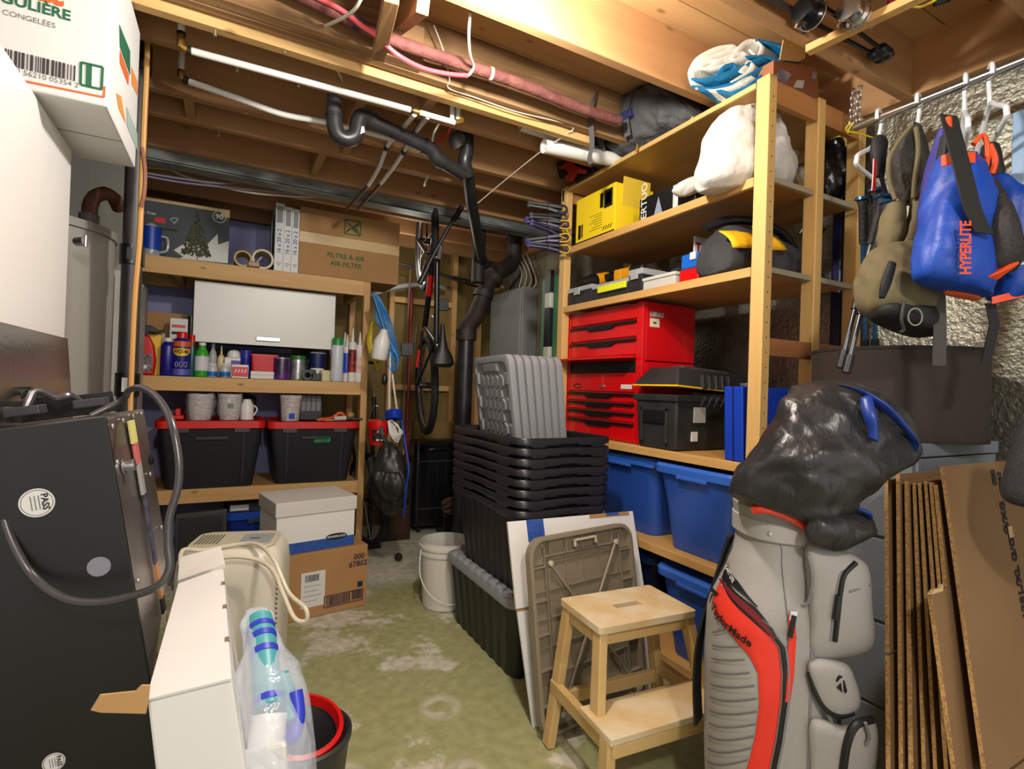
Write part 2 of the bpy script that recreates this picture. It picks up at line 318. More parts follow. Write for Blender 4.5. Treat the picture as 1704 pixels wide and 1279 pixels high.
MB().tube(spline([PV(798, 508, 3.62), PV(790, 528, 3.61), PV(778, 545, 3.6), PV(776, 562, 3.6)], 5), .064, 18).build('bend', mat('rusty_iron', (.22, .13, .08), .7, c2=(.12, .1, .09), ns=8), t, smooth=True)
a = PV(776, 558, 3.6); MB().tube([a, V((a.x, a.y, 0))], .058, 20).build('lower_pipe', abs_m, t, smooth=True)
MB().tube([PV(795, 470, 3.58), V((PV(795, 470, 3.58).x, 3.58, 2.45))], .05, 18).build('dark_riser', iron, t, smooth=True)
# foam covered pipe and pink cable
q = spline([PV(470, -22, 1.87), PV(560, 22, 1.87), PV(620, 52, 1.86), PV(700, 84, 1.86), PV(800, 117, 1.86), PV(880, 145, 1.86), PV(960, 178, 1.87), PV(1030, 200, 1.88)], 6)
t = T('insulated_pipe', 'brown foam wrapped pipe running across the joists above the white pipes', 'pipe', q[10])
MB().tube(q, .022, 14).wob(.002, 30).build('foam_sleeve', mat('brown_foam', (.48, .29, .25), .8, c2=(.40, .21, .19), ns=20, bump=.3, bs=60), t, smooth=True)
b = MB(); ring(b, q[9], q[10], .0245, .02); b.build('tape_band', mat('dark_tape', (.16, .14, .14), .5), t); b = MB(); ring(b, q[25], q[26], .0245, .012); b.build('strap_band', wire_w, t)
def cable(name, label, pts, r, m, cat='cable', n=8, k=7):
    return tag(MB().tube(spline(pts, k), r, n).build(name, m, smooth=True), label, cat)
cable('pink_cable', 'pink cable drooping off the brown foam pipe', [PV(470, -30, 1.84), PV(560, 12, 1.84), PV(600, 42, 1.83), PV(625, 58, 1.80), PV(660, 90, 1.80), PV(700, 112, 1.83), PV(740, 122, 1.84), PV(778, 126, 1.84)], .008, mat('pink_plastic', (.85, .33, .36), .45))
cable('white_cable', 'white cable looping down to the end of the pink cable', [PV(783, 20, 1.62), PV(780, 55, 1.68), PV(782, 90, 1.76), PV(788, 112, 1.83), PV(779, 126, 1.84)], .0055, wire_w)
cable('white_cable', 'white cable curving past the top of the bridging brace', [PV(602, -5, 1.72), PV(588, 18, 1.76), PV(562, 34, 1.84), PV(535, 46, 1.95), PV(528, 52, 1.97)], .006, wire_w)
cable('thin_wire', 'thin pale wire clipped along the strapping below the foam pipe', [PV(722, 42, 1.9), PV(738, 85, 1.92), PV(748, 130, 1.96), PV(747, 147, 2.0), PV(790, 162, 2.0), PV(860, 186, 2.0), PV(950, 209, 2.0), PV(938, 226, 2.05), PV(900, 252, 2.2), PV(840, 300, 2.5), PV(795, 338, 2.7)], .0028, wire_w, n=6)
cable('thin_wire', 'short white wire hanging under the strapping left of the trap', [PV(549, 105, 2.04), PV(562, 118, 2.1), PV(570, 135, 2.24)], .004, wire_w, n=6)
cable('thin_wire', 'short white wire stub hanging below the drain arm', [PV(731, 205, 2.3), PV(722, 222, 2.35), PV(719, 238, 2.4)], .005, wire_w, n=6)
cable('thin_wire', 'white cable stub sticking down between joists left of the vent pipe', [PV(713, 292, 2.7), PV(708, 302, 2.7), PV(706, 310, 2.7)], .006, wire_w, n=6)
cable('red_tube', 'red plastic tube curling behind the vent pipe', [PV(752, 205, 2.3), PV(745, 222, 2.4), PV(732, 232, 2.45), PV(726, 242, 2.5)], .007, mat('red_plastic', (.72, .07, .06), .4))
wy = mat('yellow_cable', (.68, .56, .35), .55); wd = mat('dark_cable', (.12, .12, .13), .5); wl = mat('lilac_cable', (.50, .48, .56), .5)
for i, (m_, lb, pts) in enumerate(((wy, 'tan cable of the bundle under the steel beam, topmost', ((228, 276), (290, 282), (360, 280), (410, 286), (470, 300))),
    (wl, 'lilac grey cable of the bundle under the steel beam', ((228, 285), (300, 297), (370, 305), (420, 302), (500, 314), (560, 322))),
    (wl, 'lower lilac cable of the bundle under the steel beam', ((228, 290), (300, 303), (380, 312), (450, 318), (540, 326), (640, 330))),
    (wire_w, 'white cable sagging lowest across the left shelf top', ((262, 268), (300, 290), (350, 306), (420, 321), (500, 327), (570, 328), (640, 334), (700, 352))),
    (wd, 'black cable along the beam above the boxes', ((228, 268), (320, 284), (420, 300), (520, 318), (640, 345), (760, 372), (860, 384))),
    (wire_w, 'white cable across the dark joists above the hanging bicycle', ((470, 320), (540, 320), (600, 330), (660, 340), (730, 358), (780, 352), (800, 340))),
    (wl, 'grey cable reaching right towards the clamps', ((800, 352), (830, 362), (870, 371), (905, 372))),
    (wy, 'thin yellow wire hanging near the handlebar of the hanging bicycle', ((775, 350), (760, 362), (747, 370), (742, 390), (725, 400))))):
    cable('ceiling_cable', lb, [PV(a, c, 3.52+.02*i) for a, c in pts], .006 if m_ is not wd else .012, m_, n=6)
for i, pts in enumerate((((790, 470), (760, 462), (740, 458), (700, 440)), ((800, 478), (770, 470), (720, 452), (640, 432)), ((850, 470), (880, 430), (905, 412), (935, 405)), ((848, 480), (868, 452), (862, 420), (868, 392)), ((856, 476), (880, 440), (920, 418), (940, 412)), ((838, 478), (820, 460), (852, 432), (880, 440), (905, 418)))):
    cable('panel_cable', ('black cable running left behind the soil stack', 'lower black cable running left behind the soil stack', 'grey conduit curving right above the electrical panel', 'black cable rising straight above the electrical panel', 'lower grey conduit curving right above the electrical panel', 'white cable looping over the top of the electrical panel')[i], [PV(a, c, 4.3) for a, c in pts], .011, (wd, wd, wl, wd, wl, wire_w)[i], n=8)
for k, (px, dy) in enumerate(((872, 0), (880, 6), (864, -4), (888, 10))):
    cable('panel_cable', ('first', 'second', 'third', 'fourth')[k]+' pale cable of the fan dropping into the panel top, counted along the right wall', [P(px, 478, x=2.30), P(px+4, 455+dy, x=2.33), P(px-10, 425, x=2.33), P(px-22, 398, x=2.3)], .006, wire_w, n=6)
# electrical panel on the right wall
def PX(*a): return P(a[0], a[1], x=a[2])
y1, y0 = PX(818, 500, 2.25).y, PX(870, 500, 2.25).y; z1 = PX(870, 476, 2.25).z
t = T('electrical_panel', 'grey steel electrical panel on the concrete wall beyond the tall shelf', 'electrical panel', (2.32, (y0+y1)/2, .95))
grey_p = mat('panel_grey', (.60, .62, .61), .5, .1)
MB().box((2.25, y0, .95), (2.399, y1, z1)).build('body', grey_p, t, bevel=.004); MB().box((2.235, y0+.015, .97), (2.25, y1-.015, z1-.02)).build('door', grey_p, t, bevel=.004)
MB().box((2.228, y0+.05, 1.3), (2.236, y0+.1, 1.36)).build('latch', mat('blue_plastic_d', (.08, .12, .45), .4), t)
cable('armoured_cable', 'brown armoured cable strapped down the concrete wall right of the panel', [PX(884, 440, 2.38), PX(886, 480, 2.38), PX(885, 520, 2.38), PX(882, 555, 2.38), PX(870, 565, 2.38)], .016, mat('brown_cable', (.22, .13, .09), .5))
# ================================================================= LEFT SHELF
YF = 3.864; Z1, Z2, Z3 = 1.986, 1.256, .551
black_m = mat('black_plastic', (.06, .06, .065), .45); white_m = mat('white_plastic', (.86, .86, .84), .4); red_m = mat('red_glossy', (.78, .04, .05), .35)
card = mat('cardboard', (.66, .50, .31), .8, c2=(.62, .46, .28), ns=3); cardw = mat('white_card', (.86, .86, .84), .7); ink = mat('black_ink', (.04, .04, .05), .6)
blue_m = mat('blue_plastic', (.10, .30, .75), .4); yellow_m = mat('yellow_plastic', (.93, .74, .06), .45); green_m = mat('green_plastic', (.08, .55, .22), .4)
clear_m = mat('clear_plastic', (.90, .91, .90), .15, alpha=.38); tan_m = mat('paper_tan', (.78, .66, .45), .7); steel = mat('steel', (.66, .66, .66), .3, .9); dark_m = mat('charcoal', (.13, .13, .145), .5)
tape_m = mat('parcel_tape', (.78, .66, .46), .35); lilac = mat('lilac_board', (.56, .56, .70), .7, c2=(.50, .50, .66), ns=4); grey_m = mat('mid_grey', (.42, .43, .44), .5)
def front_z(z, y=None): return (z)
t = T('wooden_shelving_unit', 'pine lumber shelving unit with three loaded shelves against the back wall at left', 'shelf', (.2, YF, 0))
XL, XR = -.62, .862
for x in (XL, XR):
    for y in (YF, 4.35): MB().box((x, y, 0), (x+.045, y+.085, Z1-.002)).build('post', pine2_z, t, bevel=.003)
for z, h in ((Z1-.001, .105), (Z2-.001, .09), (Z3-.001, .088)):
    MB().box((XL+.045, YF, z-h), (XR, YF+.04, z)).build('front_beam', pine_x, t, bevel=.003)
    MB().box((XL+.045, 4.395, z-h), (XR, 4.435, z)).build('rear_beam', pine_x, t, bevel=.003)
    MB().box((XL+.045, YF+.042, z-.02), (XR-.002, 4.394, z-.002)).build('shelf_board', mat('shelf_plywood', (.70, .54, .32), .7, c2=(.62, .46, .26), ns=4, stretch=(.3, 2, 1)), t, bevel=.001)
    for x in (-.3, XR-.045): MB().box((x, YF+.042, z-h), (x+.04, 4.39, z-.022)).build('cross_brace', pine_y, t, bevel=.002)
tag(MB().box((-.9, 4.46, 0), (.45, 4.50, 2.43)).build('foam_board', lilac, bevel=.003), 'large lilac foam board standing behind the left shelving unit', 'board')
# --- top shelf
def facebox(name, label, cat, x0, x1, y0, y1, z0, z1, m, bevel=.003, group=None):
    t = T(name, label, cat, ((x0+x1)/2, (y0+y1)/2, z0), group); MB().box((x0, y0, z0), (x1, y1, z1)).build('body', m, t, bevel=bevel); return t
yb = 3.97; x0, x1, zt = -.56, -.008, 2.36
t = facebox('tree_box', 'dark grey tree carton printed with a green pine and a round 90 badge', 'box', x0, x1, yb, 4.36, Z1, zt, mat('dark_green_card', (.20, .225, .23), .6, c2=(.25, .275, .28), ns=5))
def FX(px, py, y=yb, o=-.002): q = P(px, py, y=y); return V((q.x, y+o, q.z))
pw = mat('print_white', (.82, .82, .80), .6); b = MB()
b.poly([FX(289, 416), FX(312, 402), FX(340, 412), FX(362, 389), FX(363, 407), FX(381, 401), FX(379, 438), FX(298, 430), FX(305, 427)]); b.build('printed_snow', pw, t)
b = MB(); ap = FX(329, 352, o=-.004)
for k in range(420):
    u = random.random()**.6; s = (random.random()*2-1); p = V((ap.x+s*u*.083, yb-.004-random.random()*.002, ap.z-u*.275+abs(s)*.0-random.random()*.01)); r = .006+.006*u; a = random.random()*6.3
    b.add([p+V((math.cos(a+q)*r, 0, math.sin(a+q)*r)) for q in (0, 2.4, 3.6)], [(0, 1, 2)], k % 3)
b.build('printed_tree', [mat('pine_a', (.20, .21, .10), .7), mat('pine_b', (.30, .31, .16), .7), mat('pine_c', (.13, .14, .07), .7)], t)
MB().box(FX(327.5, 432, o=-.003), FX(329.5, 420, o=-.0045)).build('printed_trunk', mat('pine_c', (.1, .1, .1)), t)
c = FX(365, 361); b = MB(); b.tube([c+V((math.cos(a)*.037, -.001, math.sin(a)*.037)) for a in (2*math.pi*i/24 for i in range(24))], .003, 4, True); b.build('printed_badge', pw, t)
txt('90', .045, pw, t, c, (1, 0, 0), (0, 0, 1), bold=.03); txt('Pine Tree', .024, pw, t, FX(244, 354), (1, 0, .05), (0, 0, 1), bold=.02)
b = MB(); b.box(FX(257, 361), FX(275, 372, o=-.003)).build('printed_red_block', red_m, t); b = MB(); b.box(FX(261, 377), FX(296, 386, o=-.003)).build('printed_bar', ink, t)
b = MB(); b.tube([FX(290+6*math.sin(a)**3*1.0, 366-4.5*(math.cos(a)-.35*math.cos(2*a))) for a in (2*math.pi*i/24 for i in range(24))], .0022, 4, True); b.build('printed_heart', pw, t)
MB().box((x1-.05, yb-.002, zt-.05), (x1+.001, yb+.3, zt+.001)).build('torn_tape', tape_m, t)
MB().box((x0+.02, yb-.001, zt-.02), (x1, yb, zt)).build('tape_strip', tape_m, t)
# clear jug with blue label
q = P(250, 426, y=3.91); t = T('water_jug', 'clear plastic jug with blue label in front of the tree carton', 'jug', (q.x, 3.91, Z1))
MB().lathe([(.05, 0), (.052, .02), (.052, .15), (.035, .185), (.018, .2)], (q.x, 3.92, Z1), n=20).build('body', clear_m, t, smooth=True)
MB().lathe([(.0535, .035), (.0535, .175)], (q.x, 3.92, Z1), n=20, caps=False).build('label', mat('blue_label', (.03, .22, .62), .4), t, smooth=True)
MB().tube(spline([(q.x+.05, 3.92, Z1+.13), (q.x+.085, 3.915, Z1+.12), (q.x+.085, 3.915, Z1+.05), (q.x+.05, 3.92, Z1+.03)], 5), .007, 8).build('handle', clear_m, t, smooth=True)
for px, r, lb in ((404, .053, 'smaller tan cardboard tube roll lying on the top shelf right of the tree carton'), (437, .066, 'larger cream tape roll on its side next to the furnace filters')):
    q = P(px, 440, y=3.90); c = V((q.x, 3.885, Z1+r)); b = MB()
    pr = [(r, 0), (r, .16), (r*.8, .16), (r*.8, 0), (r, 0)]; b.lathe(pr, c, (0, 1, 0), 28, caps=False)
    tag(b.build('paper_roll', tan_m if px < 420 else mat('cream_roll', (.80, .75, .62), .5), smooth=True), lb, 'roll')
q = P(421, 440, y=3.87); t = T('tape_dispenser', 'brown and clear tape dispenser lying between the two rolls', 'tape dispenser', (q.x, 3.86, Z1))
MB().box((q.x-.03, 3.845, Z1), (q.x+.04, 3.88, Z1+.035)).build('body', mat('brown_plastic', (.55, .40, .28), .4), t, bevel=.006); MB().bar((q.x+.02, 3.85, Z1+.03), (q.x+.05, 3.85, Z1+.07), .03, .008).build('blade_guard', clear_m, t, bevel=.002)
# furnace filters
fpl = mat('filter_pleats', (.33, .34, .35), .9, c2=(.16, .17, .18), ns=28); blk = mat('blue_print', (.12, .20, .55), .6)
for k, (px0, px1, zt) in enumerate(((456, 470.5, 2.46), (471, 483.5, 2.425), (484, 496, 2.42))):
    x0, x1 = P(px0, 440, y=3.88).x, P(px1, 440, y=3.88).x; zt = min(zt, 2.44); y0 = 3.88
    t = T('furnace_filter', ('white edged furnace filter standing nearest the rolls, dark pleats showing', 'middle white furnace filter of three', 'white furnace filter right against the air filter carton')[k], 'air filter', ((x0+x1)/2, y0, Z1), 'furnace filters on the top shelf')
    MB().box((x0, y0, Z1), (x1, y0+.03, zt)).box((x0, y0+.36, Z1), (x1, y0+.40, zt)).box((x0, y0+.03, Z1), (x1, y0+.36, Z1+.03)).box((x0, y0+.03, zt-.03), (x1, y0+.36, zt)).build('frame', cardw, t)
    b = MB(); n = 14
    b.grid(lambda u, v: V((x0+.004+(.5+.5*math.cos(u*n*2*math.pi))*(x1-x0-.008), y0+.03+.33*u, Z1+.03+(zt-Z1-.06)*v)), n*4, 1); b.build('pleats', fpl, t)
    txt('16 x 20 x 2', .036, blk, t, ((x0+x1)/2, y0, Z1+.2), (0, 0, 1), (-1, 0, 0), bold=.012)
    txt('▷', .03, blk, t, ((x0+x1)/2, y0, Z1+.045), (0, 0, -1), (1, 0, 0))
    MB().box((x0+.008, y0-.001, zt-.13), (x1-.008, y0, zt-.02)).build('printed_panel', mat('print_grey', (.55, .55, .56), .7), t)
# air filter carton
t = facebox('air_filter_carton', 'tall brown carton with green air filter lettering, overhanging the right end of top shelf', 'box', .415, 1.108, 3.868, 4.25, Z1, 2.445, card, .004)
gp = mat('print_green', (.12, .36, .14), .7); yb = 3.868; c = FX(587, 379, yb)
b = MB()
for a, e in (((-.055, -.05), (.055, -.05)), ((.055, -.05), (.055, .05)), ((.055, .05), (-.055, .05)), ((-.055, .05), (-.055, -.05)), ((-.05, .045), (-.012, .01)), ((.05, .045), (.012, .01)), ((-.05, -.045), (-.02, -.01)), ((.04, .03), (-.04, -.03))):
    b.bar(c+V((a[0], 0, a[1])), c+V((e[0], 0, e[1])), .001, .007, (0, 1, 0)) if 0 else b.bar(c+V((a[0], 0, a[1])), c+V((e[0], 0, e[1])), .007, .001, (0, 1, 0))
b.poly([c+V((-.018, -.001, .02)), c+V((.0, -.001, -.02)), c+V((.055, -.001, -.05)), c+V((.03, -.001, 0))]).build('printed_symbol', gp, t)
txt('FILTRE À AIR', .046, gp, t, FX(576, 428, yb), (1, 0, .0), (0, 0, 1), bold=.018); txt('AIR FILTER', .046, gp, t, FX(576, 441, yb), (1, 0, .0), (0, 0, 1), bold=.018)
b = MB(); z = FX(580, 405, yb).z; b.box((.415, 3.8665, z-.035), (1.108, 3.868, z+.035)).build('tape_strip', tape_m, t)
# --- white wall cabinet under the top shelf
t = T('wall_cabinet', 'white wall cabinet with one flap door and steel pull, hung under the top shelf', 'cabinet', (.245, 4.1, 1.48))
cabd = mat('cabinet_dark', (.12, .12, .13), .6); cw = mat('cabinet_white', (.84, .84, .81), .35)
MB().box((-.188, 3.975, 1.49), (.680, 4.3, 1.876)).build('body', cabd, t, bevel=.002)
d = MB().box((-.190, 3.955, 1.482), (.682, 3.973, 1.876)).build('door', cw, t, bevel=.002)
a, c = FX(426, 563, 3.955), FX(466, 567, 3.955); MB().box((a.x, 3.937, a.z-.014), (c.x, 3.943, a.z+.014)).box((a.x, 3.943, a.z-.014), (a.x+.01, 3.956, a.z+.014)).box((c.x-.01, 3.943, a.z-.014), (c.x, 3.956, a.z+.014)).build('handle', steel, d, bevel=.002)
# boxes deep on the middle shelf
tag(MB().box((-.48, 4.2, Z2), (-.13, 4.38, Z2+.42)).build('cardboard_box', card, bevel=.003), 'brown cardboard box at the back of the middle shelf, left of the white cabinet', 'box')
tag(MB().box((.70, 4.25, Z2), (.84, 4.38, Z2+.34)).build('cardboard_box', card, bevel=.003), 'narrow brown box at the back of the middle shelf, behind the caulk tubes', 'box')
tag(MB().box((-.1, 4.32, Z2), (.68, 4.38, Z2+.2)).build('storage_case', dark_m, bevel=.004), 'long dark case lying at the back of the middle shelf under the cabinet', 'case')
# --- bottles and cans on the middle shelf
def place(px, w, top, Y=3.93, bot=628, z=Z2+.001):
    q = P(px, bot, y=Y); d = (q-EYE).dot(FW); return V((q.x, Y, z)), w/2*d/F, (P(px, top, y=Y).z-z)
def vessel(name, label, cat, px, w, top, Y, prof, m, cap=None, capm=None, lab=None, labm=None, group=None, z=Z2+.001):
    o, r, h = place(px, w, top, Y, z=z); t = T(name, label, cat, o, group)
    MB().lathe([(a*r, c*h) for a, c in prof], o, n=20).build('body', m, t, smooth=True)
    if cap: MB().lathe([(a*r, c*h) for a, c in cap], o, n=18).build('cap', capm, t, smooth=True)
    if lab: MB().lathe([(a*r*1.015+.0004, c*h) for a, c in lab], o, n=20, caps=False).build('label', labm, t, smooth=True)
    return t, o, r, h
CAN = [(.92, 0), (1, .02), (1, .78), (.93, .81), (.75, .85), (.5, .86)]; CCAP = [(.62, .84), (.62, .97), (.55, 1), (.2, 1)]
TUB = [(.92, 0), (1, .03), (1, .97), (.98, 1), (.5, 1)]; BOT = [(.9, 0), (1, .04), (1, .62), (.75, .75), (.4, .83), (.4, .88)]; BCAP = [(.48, .86), (.48, 1), (.2, 1)]
purple = mat('purple_print', (.32, .14, .45), .4); royal = mat('royal_blue', (.10, .10, .48), .35); teal_d = mat('deep_teal', (.02, .30, .26), .3)
silver = mat('silver_tin', (.70, .70, .70), .3, .6, c2=(.5, .5, .5), ns=20)
# red trigger bottle
o, r, h = place(243, 25, 541, 3.90); t = T('spray_bottle', 'red spray bottle with black trigger at the left end of the middle shelf', 'bottle', o)
MB().prism([o+V((a*r, -.03, c*h)) for a, c in ((-1, 0), (.9, 0), (1.05, .3), (.8, .6), (.2, .8), (-.4, .8), (-1.0, .7))], (0, .06, 0)).build('body', red_m, t, bevel=.012, seg=3, smooth=True)
MB().prism([o+V((a*r, -.018, c*h)) for a, c in ((-.6, .8), (.0, .8), (.0, .86), (1.5, .88), (.9, .95), (.4, 1), (-.7, 1))], (0, .036, 0)).build('trigger', black_m, t, bevel=.004)
MB().box(o+V((-.8*r, -.0315, .06*h)), o+V((.7*r, -.030, .42*h))).build('label', mat('label_grey', (.55, .5, .5), .5, c2=(.25, .1, .1), ns=60), t)
c = o+V((-.1*r, -.0325, .16*h)); MB().lathe([(.011, 0), (.011, .001)], c, (0, -1, 0), 16).build('label_badge', white_m, t)
for nm, lb, px, w, top, Y, m_ in (('carton', 'yellow carton with dark top edge, behind the red spray bottle', 256, 18, 551, 3.99, yellow_m), ('carton', 'slim grey carton beside the yellow carton', 267, 9, 549, 4.05, mat('label_grey2', (.66, .64, .64), .6)), ('carton', 'white carton with red print standing behind the blue and red topped cans', 295, 25, 530, 4.08, cardw)):
    o, r, h = place(px, w, top, Y); t = T(nm, lb, 'box', o); MB().box(o+V((-r, -.02, 0)), o+V((r, .03, h))).build('body', m_, t, bevel=.002)
    if m_ is cardw:
        for zz, hh, mm in ((.84, .05, red_m), (.72, .05, ink), (.45, .2, mat('print_pink', (.8, .45, .42), .6))): MB().box(o+V((-r*.8, -.0215, h*zz)), o+V((r*.75, -.02, h*(zz+hh)))).build('printed_band', mm, t)
    else: MB().box(o+V((-r, -.0215, h*.93)), o+V((r, -.02, h))).build('printed_band', ink, t)
t, o, r, h = vessel('lubricant_can', 'blue flask shaped can with white cap next to the yellow carton', 'can', 278, 21, 562, 3.92, CAN[:4]+[(.6, .9)], royal, [(.6, .88), (.6, 1), (.3, 1)], white_m)
t, o, r, h = vessel('lubricant_can', 'blue spray can with red cap and a yellow shield on its front', 'can', 301, 26, 552, 3.905, CAN, royal, CCAP, red_m, [(1, .66), (1, .78)], mat('orange_band', (.80, .35, .05), .4))
def can_pt(u, v, k=1.03): a = u; return V((o.x+r*k*math.sin(a), o.y-r*k*math.cos(a), o.z+v*h))
MB().grid(lambda u, v: can_pt((u-.5)*2.2, .62-.17*v*(1-abs(2*u-1)**3*.6)-.0), 14, 6).build('shield', yellow_m, t)
txt('WD-40', .034, ink, t, o, (1, 0, 0), (0, 0, 1), bold=.03, warp=lambda x, z: can_pt(x/r*.78, .545, 1.06)+V((0, 0, z)))
for k in (-.5, 0, .5): b = MB(); b.tube([can_pt(k+.17*math.cos(a), .26+.06*math.sin(a), 1.03) for a in (2*math.pi*i/12 for i in range(12))], .0012, 4, True); b.build('printed_ring', white_m, t)
MB().lathe([(r*1.02, .02*h), (r*1.02, .16*h)], o, n=20, caps=False).build('label', mat('pale_blue_print', (.35, .36, .70), .4), t, smooth=True)
vessel('slim_bottle', 'slim teal bottle with red cap right of the yellow shield can', 'bottle', 318, 11, 557, 3.92, BOT[:3]+[(.6, .8), (.6, .82)], teal_d, [(.75, .8), (.75, 1), (.2, 1)], red_m)
vessel('tall_bottle', 'dark bottle with green top tucked against the white cabinet', 'bottle', 315, 13, 527, 4.12, TUB, mat('smoke_plastic', (.2, .2, .18), .3), [(.6, .97), (.6, 1.03), (.2, 1.03)], green_m)
vessel('green_bottle', 'bright green bottle with white label under the white cabinet door', 'bottle', 335, 21, 570, 3.91, [(.95, 0), (1, .03), (1, .6), (.8, .74), (.42, .88), (.42, .94)], mat('leaf_green', (.20, .62, .16), .35), [(.5, .92), (.5, 1), (.2, 1)], white_m, [(1, .18), (1, .6)], mat('label_pale', (.80, .80, .82), .5))
vessel('glass_bottle', 'clear glass bottle with grey cap behind the two small jars', 'bottle', 353, 12, 571, 4.0, BOT, clear_m, BCAP, grey_m)
vessel('glue_bottle', 'cream glue bottle with pointed nozzle', 'bottle', 367, 11, 575, 4.0, [(.9, 0), (1, .04), (1, .6), (.7, .68), (.3, .72), (.12, 1)], mat('cream_plastic', (.85, .80, .58), .4))
for px, lb in ((353, 'left of two small clear jars with blue labels at the shelf edge'), (374, 'right of two small clear jars with blue labels at the shelf edge')):
    vessel('small_jar', lb, 'jar', px, 15, 604, 3.895, BOT[:3]+[(.85, .75), (.8, .8)], mat('jar_white', (.72, .73, .74), .3), [(.85, .78), (.85, 1), (.2, 1)], clear_m, [(1, .06), (1, .4)], mat('sky_label', (.05, .38, .72), .4), group='small blue label jars')
o, r, h = place(388, 27, 582, 3.97); t = T('box_tub', 'white tub with purple band and domed lid behind the red and white tub', 'tub', o)
MB().box(o+V((-r, -.03, 0)), o+V((r, .05, h*.72))).build('body', white_m, t, bevel=.004); MB().box(o+V((-r*.3, -.032, h*.4)), o+V((r*.95, -.03, h*.62))).build('label', mat('violet_print', (.33, .25, .62), .5), t)
MB().lathe([(r*.75, h*.72), (r*.75, h*.86), (r*.55, h*.96), (r*.2, h)], o, n=20).build('lid', white_m, t, smooth=True)
vessel('pill_bottle', 'royal blue plastic pot with flat lid left of the red box', 'pot', 408, 17, 583, 3.95, TUB[:3]+[(.6, .98)], royal, [(1.03, .72), (1.03, 1), (.3, 1)], mat('royal_lid', (.12, .14, .58), .4))
o, r, h = place(399, 25, 604, 3.895); t = T('red_label_tub', 'low white tub with red label in front of the blue pot', 'tub', o)
MB().box(o+V((-r, -.02, 0)), o+V((r, .03, h*.9))).build('body', white_m, t, bevel=.004); MB().box(o+V((-r*.95, -.0215, h*.1)), o+V((r*.95, -.02, h*.75))).build('label', red_m, t)
for k in range(4): MB().bar(o+V((-r*.6+k*r*.38, -.022, h*.35)), o+V((-r*.45+k*r*.38, -.022, h*.6)), .006, .001, (0, 1, 0)).build('printed_stroke', white_m, t)
o, r, h = place(439, 40, 590, 3.93); t = T('red_container', 'red plastic container with lip standing on two flat white boxes', 'container', o+V((0, 0, .05)))
MB().loft([[o+V((a, c, z)) for a, c in rrect(2*r*k, .09*k, .01)] for z, k in ((.051, .9), (h*.93, 1), (h*.93, 1.06), (h, 1.06))]).build('body', red_m, t, smooth=True)
for k in (0, 1): tag(MB().box(o+V((-r*1.02, -.05, k*.025)), o+V((r*.95, .05, k*.025+.0245))).build('flat_box', cardw, bevel=.003), ('lower', 'upper')[k]+' of two flat white boxes under the red container', 'box', 'flat white boxes under the red container')
t, o, r, h = vessel('paint_tin', 'black and purple paint tin with silver rim', 'tin', 468, 27, 595, 3.905, TUB, mat('purple_tin', (.13, .09, .15), .35, c2=(.34, .14, .48), ns=12), [(1.04, .95), (1.04, 1), (.9, 1), (.88, .97)], silver, [(1, .02), (1, .16)], purple)
vessel('paint_tin', 'silver tin with green lid between the purple tin and the tape dispenser', 'tin', 495, 23, 592, 3.93, TUB, silver, [(1.05, .84), (1.05, 1), (.3, 1)], mat('lid_green', (.16, .42, .16), .4), group=None)
vessel('paper_cup', 'navy and white cup behind the green tape dispenser', 'cup', 527, 25, 587, 3.98, [(.8, 0), (1, 1), (.9, 1), (.72, .1)], cardw, None, None, [(.915, .45), (1.0, .98)], mat('navy_print', (.05, .09, .33), .5))
o, r, h = place(519, 30, 611, 3.89); t = T('tape_dispenser', 'dark green tape dispenser at the shelf edge', 'tape dispenser', o)
MB().lathe([(.02, -.02), (.036, -.02), (.036, .02), (.02, .02), (.02, -.02)], o+V((-r*.5, 0, .037)), (0, 1, 0), 20, caps=False).build('wheel', mat('bottle_green', (.03, .20, .14), .4), t, smooth=True)
MB().box(o+V((-.01, -.02, 0)), o+V((r, .02, .05))).box(o+V((-r*.2, -.008, .05)), o+V((r*.4, .008, .075))).build('body', mat('bottle_green_d', (.03, .11, .09), .4), t, bevel=.004)
o, r, h = place(541, 17, 616, 3.90); t = T('tape_roll', 'roll of cream masking tape left of the white spray can', 'tape', o); MB().lathe([(r, 0), (r, h), (r*.7, h), (r*.7, 0), (r, 0)], o, n=24, caps=False).build('tape', mat('masking_tape', (.82, .78, .60), .6), t, smooth=True)
MB().lathe([(r*.69, .001), (r*.69, h), (r*.6, h)], o, n=24, caps=False).build('core', red_m, t, smooth=True)
vessel('spray_can', 'white spray can with green cap near the right post', 'can', 560, 20, 562, 3.90, CAN, mat('can_white', (.78, .80, .84), .35), [(.85, .80), (.85, .99), (.8, 1), (.2, 1)], green_m)
CK = [(.97, 0), (1, .02), (1, .72), (.9, .74), (.45, .75), (.38, .80), (.1, 1)]
for px, top, Y, lb, lm in ((576, 556, 3.95, 'caulk tube with blue and red label, first right of the white spray can', blue_m), (585, 546, 3.90, 'caulk tube with red and black label, tallest nozzle of the group', mat('caulk_red', (.72, .16, .12), .5, c2=(.08, .08, .1), ns=30)), (597, 552, 3.90, 'caulk tube with pink lettering against the right post', mat('caulk_pink', (.82, .55, .5), .5, c2=(.85, .84, .8), ns=25)), (572, 552, 4.02, 'plain white caulk tube at the back of the group', white_m)):
    vessel('caulk_tube', lb, 'tube', px, 13, top, Y, CK, mat('caulk_white', (.85, .84, .81), .4), None, None, [(1, .18), (1, .6)], lm, group='caulk tubes on the middle shelf')
